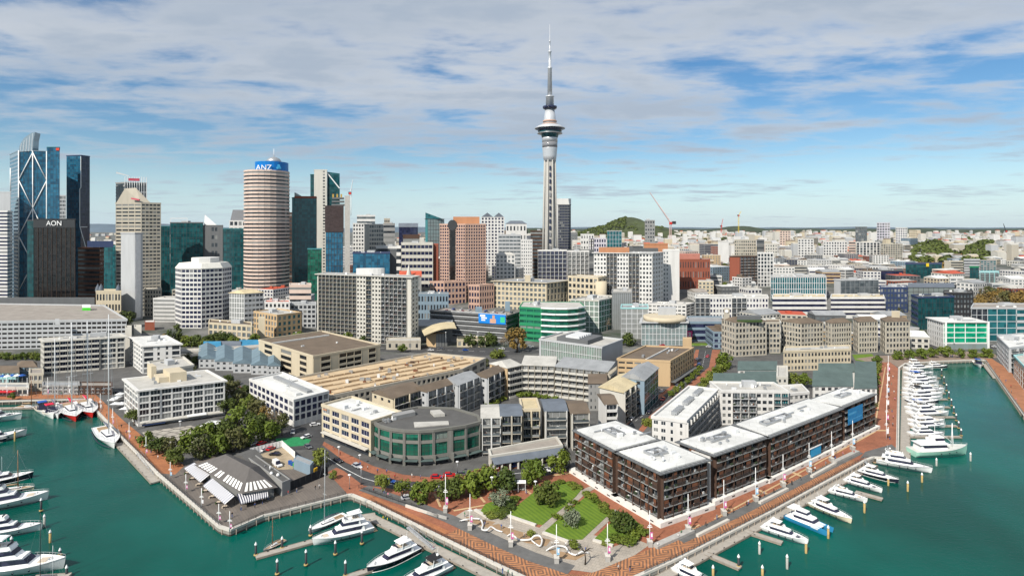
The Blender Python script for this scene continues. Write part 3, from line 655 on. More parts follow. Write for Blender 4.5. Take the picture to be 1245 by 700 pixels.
bB=brown(BROWN+', at the corner facing the park trees',L3(ZB,(755,550.5),(803.2,573.7),(856,558.8)),ZB,5,5,2,(.45,.6))
bC=brown(BROWN+', second along the quay behind the white gangway gap',L3(ZB,(829,538),(867.3,552),(927,531.5)),ZB,6,3,3,(.45,.55))
bD=brown(BROWN+', longest block with two rooftop plant wells',L3(ZB,(897,517),(933,530),(1019,496.5)),ZB,10,3,4,(.3,.5))
bE=brown(BROWN+' and blue banner, farthest along the quay',L3(ZB,(988,487),(1023,494),(1060,479)),ZB,5,3,5,(.5,.5))
blue_b=mat('blue_banner_cloth',(.02,.22,.48),.6,.2,.6)
def wallpx(pts,i):return pts[i],pts[(i+1)%4]
def on_wall(root,pts,i,s0,s1,z0,z1,o0,o1,name,m):a,c=pts[i],pts[(i+1)%4];L=(c-a).length;b=MB();b.wallbox(a,c,L*s0,L*s1,o0,o1,z0,z1);return b.build(name,m,root)
C_=L3(ZB,(829,538),(867.3,552),(927,531.5));on_wall(bC,C_,3,.42,.99,4.6,17.9,.3,1.72,'white_end_wall',WL['white']);[on_wall(bC,C_,3,.5,.82,6.2+2.75*i,7.7+2.75*i,1.72,1.76,'window',G['dark'])for i in range(4)]
E_=L3(ZB,(988,487),(1023,494),(1060,479));on_wall(bE,E_,0,.08,.55,10.5,17,1.55,1.62,'banner',blue_b);on_wall(bE,E_,0,.1,.53,12.2,12.5,1.62,1.64,'banner_stripe',mat('banner_pale',(.08,.36,.62),.6));on_wall(bE,E_,0,.1,.34,14.4,15.2,1.62,1.64,'banner_stripe',MATS['banner_pale'])
D_=L3(ZB,(897,517),(933,530),(1019,496.5));on_wall(bD,D_,0,.51,.66,5.0,8.2,1.75,1.85,'awning',mat('blue_awning',(.03,.30,.55),.7));on_wall(bD,D_,0,.50,.67,8.2,8.5,1.7,2.0,'awning_frame',white_m)
b2=MB()
w0,w1=RP(ZB,(960,521))[0],None
# ------------------------------------------------------------------ white apartments behind
Z6=17.5
p6=L3(Z6,(793,507.7),(834,513.3),(873,474.6))
bld('long narrow white apartment block with white roof running diagonally behind the brown blocks',p6,Z6,'white',[K(12,5,1.2,'glass','teal',div=.2,bw='lgrey'),None,None,MIX((.45,W(2,5,.55,.45,'dark',.15,fr='white_paint')),(.55,W(2,5,.28,.5,'dark',.15,fr='white_paint',nv=0)))],rm='white',clutter=0,name='apartment_building')
r6=ALL[-1]
for i in range(3):
 u,v=p6[1]-p6[0],p6[3]-p6[0];q0=p6[0]+u*(.12+.3*i)+v*.45;q1=p6[0]+u*(.34+.3*i)+v*.45
 def fn(b):
  b.wallbox(q0,q1,0,(q1-q0).length,-1.4,0,Z6+.1,Z6+.9)
  for k in range(5):b.wallbox(q0,q1,(q1-q0).length*(k+.2)/5,(q1-q0).length*(k+.7)/5,-1.9,.4,Z6+.2,Z6+1.4)
 part(r6,'roof_duct',steel,fn)
bld('wide white apartment block with grey balconies behind the long brown block',L3(18,(877,476),(950,478.5),(958,474))if False else[RP(18,(877,476))[0],RP(18,(958,477))[0],RP(18,(958,477))[0]+Vector((0,15)),RP(18,(877,476))[0]+Vector((0,15))],18,'white',MIX((.16,W(2,5,.5,.42,'dark',.2)),(.36,K(3,5,1.4,'rail','mid',div=.2,bw='lgrey')),(.26,W(3,5,.6,.42,'dark',.2)),(.22,K(2,5,1.0,'glass','teal',bw='white'))),rm='pale',clutter=10,name='apartment_building')
bld('stepped white apartment wing with dark square windows at the end of the wide white block',[RP(16.5,(959,480))[0],RP(16.5,(983,478))[0],RP(16.5,(983,478))[0]+Vector((3,13)),RP(16.5,(959,480))[0]+Vector((0,13))],16.5,'white',[W(4,5,.5,.42,'dark',.2),W(3,5,.4,.4,'dark',.2),None,None],rm='pale',clutter=3,big=False,name='apartment_building')
# green roofed terraces
def gable_px(label,z,A,B,C,w,rm,rise,f,rf='gable',**k):return bld(label,L3(z,A,B,C),z,w,f,roof=rf,rm=rm,par=rise,**k)
bld('terrace with grey green sheet roof behind the white balcony block',F2(868,905,305,20),12.5,'white',W(5,3,.5,.45),roof='gable',rm='green',par=3,name='terrace_house')
bld('low dark green roofed house wing facing the white apartments',F2(906,944,302,15),12,'white',W(6,3,.5,.4),roof='mono',rm='green',par=4,name='terrace_house')
bld('white party wall house with green roof and courtyard behind the white apartments',F2(945,957,306,26),15,'offwhite',W(2,4,.4,.4),rm='pale',name='terrace_house')
bld('white house with roof terrace between the green roofs',F2(898,944,330,18),13.5,'white',W(6,3,.45,.4),roof='gable',rm='green',par=3,name='terrace_house')
bld('green roofed terrace beside the straight brick quay walk',F2(989,1036,300,16),12.5,'white',W(6,3,.5,.4),roof='mono',rm='green',par=4.2,name='terrace_house')
bld('ribbed green roofed terrace at the edge of the brick quay walk',F2(1040,1065,298,40),12,'white',W(4,3,.5,.4),roof='mono',rm='green',par=5.5,name='terrace_house')
bld('white stepped house with small green gable between two green roofs',F2(996,1038,326,16),13.5,'white',W(6,3,.4,.4),roof='gable',rm='green',par=3,name='terrace_house')
bld('long low cream block with rows of square windows behind the green roofed terraces',F2(953,1034,370,15,6),15,'cream',W(20,3,.5,.42,'dark',.2),rm='pale',clutter=4,big=False)
# stone coloured quarter along the main road
stone=dict(w='stone',rm='brown')
def stoneb(label,xl,xm,xr,Y,dl,dr,zt,nl,nr,nf=6,**k):
 return bld(label,T3(xl,xm,xr,Y,dl,dr),zt,'stone',[W(nr,nf,.58,.5,'dark',.45),None,None,W(nl,nf,.55,.5,'dark',.45)],roof='hip',rm='brown',par=2.6,**k)
k_=dict(group='stone coloured blocks on the main road')
stoneb('stone coloured brown roofed block, first of four right of the clock tower',950,974,1000,425,14,6,24,7,7,**k_)
stoneb('stone coloured brown roofed block, second of four right of the clock tower',1004,1011,1034,424,8,5,24.5,2,8,**k_)
stoneb('stone coloured brown roofed block, third of four right of the clock tower',1038,1044,1066,424,14,3,25.5,2,7,**k_)
stoneb('stone coloured block with white rooftop box, last of four beside the dark trees',1071,1077,1105,422,14,2,26,2,7,**k_)
part(ALL[-1],'lift_housing',WL['cream'],lambda b:b.prism(F2(1084,1094,428,6),26,32))
r=stoneb('beige stone block with dark mansard roof and small clock tower',878,894,931,412,16,6,27,5,9,nf=6)
part(r,'clock_tower',WL['stone'],lambda b:b.prism(F2(880,887,424,5),20,34.5));part(r,'clock_face',white_m,lambda b:b.bar((XY(883.5,423.9).x,423.9,33),(XY(883.5,423.6).x,423.6,33),1.1,16));part(r,'roof_terrace',WL['dgrey'],lambda b:b.prism(F2(896,925,416,7),26.4,30.5));part(r,'planting',MATS['plant_green'],lambda b:b.prism(F2(896,927,413,1.5),26.9,28.3))
bld('beige stone block with dark roof right of the clock tower block',F2(931,948,424,14),24.5,'stone',W(4,6,.6,.5,'dark',.35),rm='brown')
# ------------------------------------------------------------------ tan office and street blocks
p12=L3(16.8,(751,437),(814.6,440),(843,423.6))
r=bld('tan office block with dark gravel roof beside the tree lined brick street',p12,16.8,'tan',[W(10,4,.38,.55,'dark',.3,gf=2.5),None,None,MIX((.62,W(4,4,.8,.35,'dark',.3,gf=2.0)),(.38,None))],rm='brown',clutter=8,big=False)
part(r,'stair_tower',WL['tan'],lambda b:b.prism(F2(830,841,385,6),3,20.5));
u,v=p12[1]-p12[0],p12[3]-p12[0];q=p12[0]+v*.45;part(r,'roof_upstand',MATS['r_white'],lambda b:b.wallbox(q,q+u*.9,0,u.length*.9,-.6,0,16.7,17.8))
part(r,'street_canopy',WL['dgrey'],lambda b:b.wallbox(p12[0],p12[1],1,u.length-1,.3,3.0,5.2,5.6))
# ------------------------------------------------------------------ long balcony crescent behind the courtyard
z=19.0
def seg(label,z,A,B,d,w,f,rm,roof='mono',rise=1.6,**k):
 a,c=RP(z,A,B);n=(c-a).normalized();n=Vector((-n.y,n.x));return bld(label,[a,c,c+n*d,a+n*d],z,w,f,roof=roof,rm=rm,par=rise,**k)
kc=dict(name='apartment_building',group='courtyard apartments')
seg('left end of the grey balcony crescent with pale hipped roof',19,(617,447),(634,443.4),14,'tan',[K(2,5,1.6,'solid','dark',bw='offwhite',div=0),None,None,W(2,5,.4,.4)],'pale','hip',2.5,**kc)
seg('white roofed middle part of the grey balcony crescent behind the courtyard planting',19,(635,443.2),(674,444.5),14,'beige',K(5,5,1.6,'solid','dark',bw='offwhite',div=.2),'pale','mono',2.0,**kc)
seg('long grey balcony terrace with pale blue grey sheet roof behind the courtyard',19,(675.5,445),(738,451.5),14,'beige',K(7,5,1.7,'solid','dark',bw='offwhite',div=.15),'grey','mono',2.2,**kc)
bld('grey gabled block with dark glass side at the street end of the balcony terrace',L3(19.5,(757,458),(783,462),(800,447)),19.5,'bluegrey',[CU(5,5,'deep',.2),None,None,W(2,5,.3,.4)],roof='gable',rm='grey',par=2.6,**kc)
bld('cream roofed apartment block with side balconies facing the brick street',L3(17.5,(729,470),(757.5,476.5),(782,460)),17.5,'offwhite',[K(4,5,1.4,'rail','dark',bw='stone',div=.6),None,None,None],roof='gable',rm='cream',par=2.2,**kc)
# grey apartments with brown roofs, in a row behind the round green office
kr=dict(name='apartment_building',group='brown roofed apartment row')
def row(label,z,A,B,C,nl,nr,rm,w='lgrey',fl=None,fr=None,**k):
 return bld(label,L3(z,A,B,C),z,w,[fr or K(nr,4,1.3,'rail','dark',bw='offwhite',div=.4),None,None,fl or W(nl,4,.3,.3)],roof='gable',rm=rm,par=2.0,**{**kr,**k})
row('cream end house with small square windows and brown roof behind the round green glass office',17.5,(453,476),(478,484),(514,473),3,2,'brown','cream')
row('grey apartment house with olive brown roof, second from the cream end house',17.5,(504,472),(519,476),(550,466.5),2,3,'brown')
row('grey apartment house with pale grey roof and white balconies in the brown roofed row',17.5,(538,462),(557,468),(582,458),2,3,'grey','lgrey')
row('grey apartment house with dark brown roof at the right end of the row',17.5,(577,455.5),(592,459),(613,449.5),2,3,'brown')
# front terrace of apartments with roof gardens over the shops
kf=dict(name='apartment_building',group='terrace apartments over the shops')
def front(label,z,xl,xr,py,d,w,rm,f,roof='gable',rise=1.5,side=None,**k):
 a,c=RP(z,(xl,py),(xr,py-.6));v=Vector((-.05,1))*d;return bld(label,[a,c,c+v,a+v],z,w,[f,side or W(4,4,.3,.4,'dark',.2),None,None],roof=roof,rm=rm,par=rise,**{**kf,**k})
Bf=lambda n,bw='offwhite':K(n,4,2.0,'glass','dark',bw=bw,div=.5,gf=1.0)
front('pale grey roofed terrace apartment beside the round green office',17.5,586,608.5,507.5,17,'white','pale',Bf(2))
front('blue slate roofed terrace apartment over the shops',17.8,609.5,634,505,15,'beige','slate',Bf(2,'stone'))
front('cream flat roofed terrace apartment with bay windows',17.8,635,656,499,15,'cream','cream',Bf(2,'beige'),roof='flat',rise=.8)
front('white terrace apartment with dark grey gable roof',18.2,663,689,499,16,'white','slate',Bf(1))
front('grey terrace apartment with brown roof and blue balcony',17.6,695,716,502,17,'offwhite','brown',Bf(1))
front('grey sided end apartment with brown roof and stacked loggias near the brown blocks',18.4,736,750,491,15,'white','brown',K(1,5,1.5,'solid','dark',bw='white',div=.4),side=W(5,5,.3,.4,'dark',.2))
bld('plain grey walled link building with brown roof between the terrace apartments',F2(716,737,290,12),16.5,'grey',W(4,4,.25,.35,'dark',.2),roof='mono',rm='brown',par=1.5,**kf)
# podium of shops with dark canopies
a,c=RP(7.5,(597,556),(683,543));nb_=Vector((-.15,1)).normalized()
pod=bld('row of small shops with slate canopy under the terrace apartments',[a,c,c+nb_*9,a+nb_*6],7.5,'offwhite',W(9,1,.72,.7,'dark',.3,fr='white_paint'),rm='gravel',par=.9,name='shop_row')
def fn(b):
 L=(c-a).length;d=(c-a).normalized();n=Vector((d.y,-d.x));p=[a+n*.5,c+n*.5,c+n*3.4,a+n*3.4]
 b.add([(p[0].x,p[0].y,7.6),(p[1].x,p[1].y,7.6),(p[2].x,p[2].y,6.1),(p[3].x,p[3].y,6.1),(p[0].x,p[0].y,7.3),(p[1].x,p[1].y,7.3),(p[2].x,p[2].y,5.9),(p[3].x,p[3].y,5.9)],[[3,2,1,0],[4,5,6,7],[7,6,2,3],[0,4,7,3],[1,2,6,5]])
part(pod,'canopy',MATS['r_slate'],fn)
for i in range(10):
 s=(c-a).length*i/9;d=(c-a).normalized();q=a+d*s+Vector((d.y,-d.x))*2.8;part(pod,'column',WL['offwhite'],lambda b:b.box(q.x-.35,q.x+.35,q.y-.35,q.y+.35,2.5,6.0))
bld('low flat link between the shop row and the round green office',F2(584,598,243,10),8,'offwhite',W(3,1,.5,.5,'green'),rm='pale',name='shop')
# ------------------------------------------------------------------ round green glass office
def arc_office():
 z=15.5;pl=RP(z,(452,512),(462,518),(476,522),(492,524),(510,524.5),(527,523.5),(545,521),(549,520.6),(566,518),(583,513.5))
 back=RP(z,(580,506),(552,497.5),(508,496),(474,503))
 pts=pl+back;n=len(pts);f=[]
 for i in range(n):
  L=(pts[(i+1)%n]-pts[i]).length
  f.append(W(1,1,.82,.52,'green',.5,gf=4.0,fr='dark_metal',nv=1,nh=1,zc=.5)if False else None)
 root=bld('curved office with green glazing between grey stone piers on the street corner',pts,z,'granite',None,name='office_building',rm='dark',par=.7,clutter=18,big=False,seed=4,cornice=.75)
 wb=MB();panes=[];fits=[]
 for i in range(9):
  a,c=pts[i],pts[i+1];L=(c-a).length;nb=1 if L<9 else 2
  if i==6:
   wb.wallbox(a,c,0,L,0,.6,2.4,z-.02);continue
  wb.wallbox(a,c,0,L,0,.35,5.2,6.45);wb.wallbox(a,c,0,L,0,.35,10.95,12.15);wb.wallbox(a,c,0,L,0,.36,14.6,15.3)
  for j in range(nb+1):s=L*j/nb;wb.wallbox(a,c,max(0,s-.42),min(L,s+.42),0,.6,5.2,15.1)
  for j in range(nb):
   d=(c-a).normalized();nn=Vector((d.y,-d.x));p=a+d*(L*(j+.5)/nb)+nn*.03;rz=math.atan2(d.y,d.x)
   for zc,h,nh in((8.7,4.5,2),(13.4,2.5,0)):
    me=pane(L/nb-.84,h,'green','dark_metal',2,nh);inst('window',me,root,Vector((p.x,p.y,zc))-ORG[root.name],rz)
  b=MB();b.wallbox(a,c,.2,L-.2,.02,.06,2.6,5.1);b.build('shopfront',G['dark'],root)
  b=MB();b.wallbox(a,c,.3,L-.3,.5,2.6,5.0,5.15);b.build('canopy',MATS['r_green'],root)
  b=MB();q=a+(c-a)*.02;d=(c-a).normalized();nn=Vector((d.y,-d.x));q=q+nn*1.1;b.box(q.x-.5,q.x+.5,q.y-.5,q.y+.5,2.4,6.6);b.build('column',WL['granite'],root)
 wb.build('stone_piers',mat('grey_granite',(.19,.187,.17),.75,.12,.4),root)
 part(root,'penthouse',WL['grey'],lambda b:b.prism(RP(z,(478,511),(505,505),(502,502),(476,507)),z,z+1.6));part(root,'skylight',MATS['r_pale'],lambda b:b.prism(RP(z,(528,507),(541,506),(535,501),(523,502)),z,z+1.2));part(root,'terrace',MATS['r_pale'],lambda b:b.prism(RP(z,(504,520),(546,516.5),(545,512.5),(503,514)),z,z+.4))
 return root
arc_office()
p18=L3(16.2,(392,493),(451,513.5),(487,502))
r=bld('cream white corner office with dark windows above a glazed shop floor and street arcade',p18,16.2,'cream',[None,None,None,W(5,4,.66,.56,'navy',.3,gf=.5,fr='white_paint',nv=2)],rm='white',clutter=10,seed=9,big=False)
on_wall(r,p18,3,.06,.98,5.6,6.0,.3,2.2,'canopy',WL['offwhite']);on_wall(r,p18,3,.05,.97,2.9,5.0,.31,.36,'shopfront',G['dark']);on_wall(r,p18,3,.03,.11,14.8,15.4,.32,.36,'sign',WL['orange'])
p20=L3(14.5,(304,462),(357.5,487.5),(399,477))
r=bld('white square windowed office with skylight roof beside the sandy market roof',p20,14.5,'white',[W(6,3,.66,.62,'navy',.3,gf=2.2),None,None,W(10,3,.64,.55,'navy',.3,gf=2.0)],rm='white',clutter=4,big=False)
for k in(.3,.62):u,v=p20[1]-p20[0],p20[3]-p20[0];q0=p20[0]+u*k+v*.12;part(r,'roof_ridge',MATS['r_white' if k<.5 else 'r_grey'],lambda b:b.wallbox(q0,q0+v*.75,0,v.length*.75,-1.2,1.2,14.5,15.8))
# ------------------------------------------------------------------ the market hall with the sand coloured roof
pm=RP(10.5,(357,463),(399,483),(560,449.5),(589,437),(521,430.5))
pm=RP(10.5,(401,483.5),(562,450.5),(590,437),(520,430.5),(352,462))
r=bld('broad market hall with sawtooth sandy orange roof and grey colonnade',pm,10.5,'stone',[W(26,2,.55,.5,'dark',.5,gf=1.2),W(3,2,.5,.5),None,None,None],rm='sand',par=1.2,name='market_hall')
rr=random.Random(5);ux=(pm[1]-pm[0]).normalized();vy=Vector((-ux.y,ux.x));L0=(pm[1]-pm[0]).length
def inside(p,poly):
 s=False;n=len(poly)
 for i in range(n):
  a,c=poly[i],poly[i-1]
  if(a.y>p.y)!=(c.y>p.y)and p.x<(c.x-a.x)*(p.y-a.y)/(c.y-a.y)+a.x:s=not s
 return s
inn=offs(pm,-2.5);cnt=0
for j in range(9):
 segs=[]
 i=0
 while i<150:
  p=pm[0]+ux*(i*1.6-20)+vy*(4+j*8.2)
  ok=inside(p,inn)and inside(p+vy*3.5,inn)
  if ok:segs.append(i)
  i+=1
 if len(segs)<4:continue
 b=MB();k=0
 while k<len(segs)-3:
  n_=rr.randint(2,6);e=segs[min(k+n_,len(segs)-1)];p=pm[0]+ux*(segs[k]*1.6-20)+vy*(4+j*8.2);ln=(e-segs[k])*1.6-.5;h=rr.uniform(.35,.9);w_=5.6
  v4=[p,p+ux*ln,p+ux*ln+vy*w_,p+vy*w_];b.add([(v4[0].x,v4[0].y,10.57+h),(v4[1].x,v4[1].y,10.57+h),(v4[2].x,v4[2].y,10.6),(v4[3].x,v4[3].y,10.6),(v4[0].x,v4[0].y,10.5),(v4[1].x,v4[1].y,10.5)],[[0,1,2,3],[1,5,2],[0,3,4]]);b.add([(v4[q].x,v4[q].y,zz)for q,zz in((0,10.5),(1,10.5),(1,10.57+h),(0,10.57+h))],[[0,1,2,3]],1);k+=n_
 b.build('roof_ridge',[MATS['r_sand'],mat('shade_and_gutter_tan',(.38,.27,.165),.85,.2)],r);p=pm[0]+ux*(segs[0]*1.6-20)+vy*(3.2+j*8.2);b=MB();b.wallbox(p,p+ux*((segs[-1]-segs[0])*1.6),0,(segs[-1]-segs[0])*1.6,-.35,.35,10.56,10.75);b.build('gutter',MATS['shade_and_gutter_tan'],r)  # ridge fronts coloured darker than the roof to stand in for shade lines
for i in range(95):
 p=Vector((rr.uniform(min(q.x for q in pm),max(q.x for q in pm)),rr.uniform(min(q.y for q in pm),max(q.y for q in pm))))
 if inside(p,inn):
  b=MB();w_=rr.uniform(.3,1.3);b.box(p.x-w_,p.x+w_,p.y-w_*.6,p.y+w_*.6,10.6,11.5+rr.uniform(.1,1.0));b.build('roof_unit',rr.choice((alu,steel,steel,WL['umber'],WL['brown'])),r)
# ------------------------------------------------------------------ beige car park, blue sheds, dark roofed hall
pc=L3(17.5,(315,414),(381,434),(462,420))
r=bld('beige concrete car park with open dark decks and dark gravel roof',pc,17.5,'cream',[MIX((.1,None),(.14,W(1,4,.97,.62,'black',.4)),(.12,None),(.34,W(3,4,.95,.62,'black',.4)),(.11,None),(.12,W(1,4,.95,.62,'black',.4)),(.07,None)),None,None,MIX((.12,None),(.16,W(1,4,.95,.62,'black',.4)),(.16,None),(.2,W(1,4,.95,.62,'black',.4)),(.14,None),(.12,W(1,4,.95,.62,'black',.4)),(.1,None))],rm='brown',clutter=2,big=False,name='car_park')
part(r,'stair_tower',WL['cream'],lambda b:b.prism(F2(314,322,465,7),3,22));u,v=pc[1]-pc[0],pc[3]-pc[0];q=pc[0]+v*.75;part(r,'roof_upstand',MATS['r_white'],lambda b:b.wallbox(q,q+u*.9,0,u.length*.9,-1,0,17.4,18.4))
for i,(x0,x1,Y)in enumerate(((242,262,405),(262,284,398),(284,306,392),(306,326,388),(326,340,386))):
 bld('%s blue sheet roofed shed of the sawtooth row beside the white office'%['leftmost','second','third','fourth','rightmost'][i],F2(x0,x1,Y-26,46),9,'lgrey',W(3,2,.4,.35),roof='gablex',rm='blue',par=2.5,group='blue sheet roofed sheds',name='shed')
bld('grey shed with azure roof strip beside the flyover',F2(248,268,410,24),8.5,'lgrey',W(4,2,.4,.4),roof='mono',rm='azure',par=1.5,name='shed')
bld('white walled warehouse with dark blue roof beside the blue sheds',F2(262,292,424,20),8,'white',W(6,2,.4,.4),roof='gable',rm='slate',par=2,name='shed')
bld('small white building with azure roof near the beige car park',F2(292,314,424,18),8,'white',W(5,2,.4,.4),roof='mono',rm='azure',par=1.4,name='shed')
# ------------------------------------------------------------------ left bank hotels
ZH=22
ph=L3(ZH-3,(152,461),(168.5,475),(272.5,463))
r=bld('white gridded waterfront hotel with square dark windows nearest the left basin',ph,ZH-3,'white',[W(8,5,.86,.80,'dark',.35,gf=1.8,fr='white_paint',nv=2),None,None,W(5,5,.76,.74,'mid',.35,gf=1.8,nv=1,fr='white_paint')],rm='pale',par=.4,cornice=1.1,clutter=10,big=False,seed=8,name='hotel')
u,v=ph[1]-ph[0],ph[3]-ph[0]
for s0,s1,t0,t1,h in((.42,.62,.35,.8,4.5),(.30,.42,.4,.75,2.5),(.28,.34,.8,1.1,6)):
 part(r,'plant_room',WL['cream'],lambda b:b.prism([ph[0]+u*s0+v*t0,ph[0]+u*s1+v*t0,ph[0]+u*s1+v*t1,ph[0]+u*s0+v*t1],ZH-3,ZH-3+h))
on_wall(r,ph,0,.02,.98,4.6,5.1,.6,3.2,'awning',WL['offwhite']);on_wall(r,ph,0,.04,.3,3.9,4.3,.6,3.6,'awning',WL['navy']);on_wall(r,ph,0,.55,.78,5.2,5.5,.7,4.2,'awning',white_m)
bld('rear wing of the white hotel with pale roof',L3(ZH-4,(180,441),(190,452),(235,445)),ZH-4,'offwhite',[None,None,None,W(4,5,.6,.6,'dark',.4)],rm='pale',clutter=4,name='hotel')
pa=L3(22.5,(50,412),(54,415.5),(152,409.5))
r=bld('long off white hotel with curved balconies and gridded right half behind the fishing quay',pa,22.5,'offwhite',[MIX((.38,K(4,6,1.5,'solid','navy',bw='offwhite',div=.12)),(.30,K(3,6,1.5,'solid','navy',bw='offwhite',div=.12)),(.32,W(3,6,.8,.75,'dark',.5,fr='white_paint',nv=1))),None,None,W(3,6,.5,.5,'mid',.3)],rm='pale',clutter=10,name='hotel',par=.5,cornice=1.2)
pw_=L3(19.8,(158.5,410.5),(174,421),(219.5,418.5))
bld('white hotel wing with small gridded windows between the long hotel and the waterfront hotel',pw_,19.8,'white',[MIX((.3,W(1,5,.7,.6,'dark',.3)),(.45,W(2,5,.25,.5,'dark',.3)),(.25,W(1,5,.7,.6,'dark',.3))),None,None,W(6,6,.6,.55,'mid',.35,fr='white_paint',nv=0)],rm='white',clutter=6,name='hotel',par=.5,cornice=1.0)
bld('pale stair tower joining the two hotel wings',F2(152,160,398,9),25,'offwhite',None,rm='pale',name='stair_tower')
bld('blank cream stair block rising behind the hotel wing',F2(163,172,404,9),24.5,'offwhite',None,rm='pale',name='stair_tower')
pk=[XY(-12,436),XY(154,446),XY(126,528),XY(-12,540)]
r=bld('huge pale grey car park building with rows of dark slots and parked roof deck',pk,23.0,'lgrey',[MIX((.63,W(15,6,.8,.42,'black',.3)),(.37,W(10,6,.72,.42,'black',.3))),W(14,6,.7,.4,'black',.3),None,None],rm='gravel',par=1.2,name='car_park')
part(r,'ramp_housing',WL['lgrey'],lambda b:b.prism(F2(67,72,430,5),22.5,26));part(r,'lift_box',mat('vivid_green_paint',(.05,.50,.02),.6),lambda b:b.prism(F2(100,110,500,7),23,25.4));part(r,'lift_box_roof',white_m,lambda b:b.prism(F2(100,110,500,7),25.4,27.4))
bld('dark long shed roof line behind the car park deck',F2(-10,115,566,6),25,'dgrey',None,rm='grey',name='shed')
# restaurants along the fishing quay
for i,(x0,x1,Y,d,zz,w,rm,rf,lb)in enumerate(((-20,22,338,18,10,'aqua','brown','gable','aqua walled restaurant with brown roof on the fishing quay'),(22,44,352,14,10,'bluegrey','brown','hip','blue grey restaurant with tan hipped roof behind the quay terrace'),(36,52,326,14,12,'beige','gravel','flat','beige cafe tower with upper veranda beside the long hotel'),(52,96,318,10,7.5,'grey','grey','flat','low grey quay restaurant with white framed windows below the long hotel'),(96,136,318,10,7.2,'umber','gravel','flat','dark shopfront cafe with flat brown roof below the long hotel'))):
 bld(lb,F2(x0,x1,Y,d),zz,w,W(max(3,(x1-x0)//6),2,.6,.5,'dark',.4,gf=.6,fr='white_paint'),roof=rf,rm=rm,par=.6 if rf=='flat' else 2.4,name='restaurant')
bld('open fronted quay restaurant with red awning in the left corner',F2(-20,34,316,10),7,'offwhite',W(9,1,.8,.6,'dark',.4),rm='grey',name='restaurant')
a,c=XY(-20,315.4),XY(20,315.4);part(ALL[-1],'awning',mat('red_awning',(.55,.02,.03),.7),lambda b:b.wallbox(a,c,0,(c-a).length,.2,3.2,5.6,6.0))
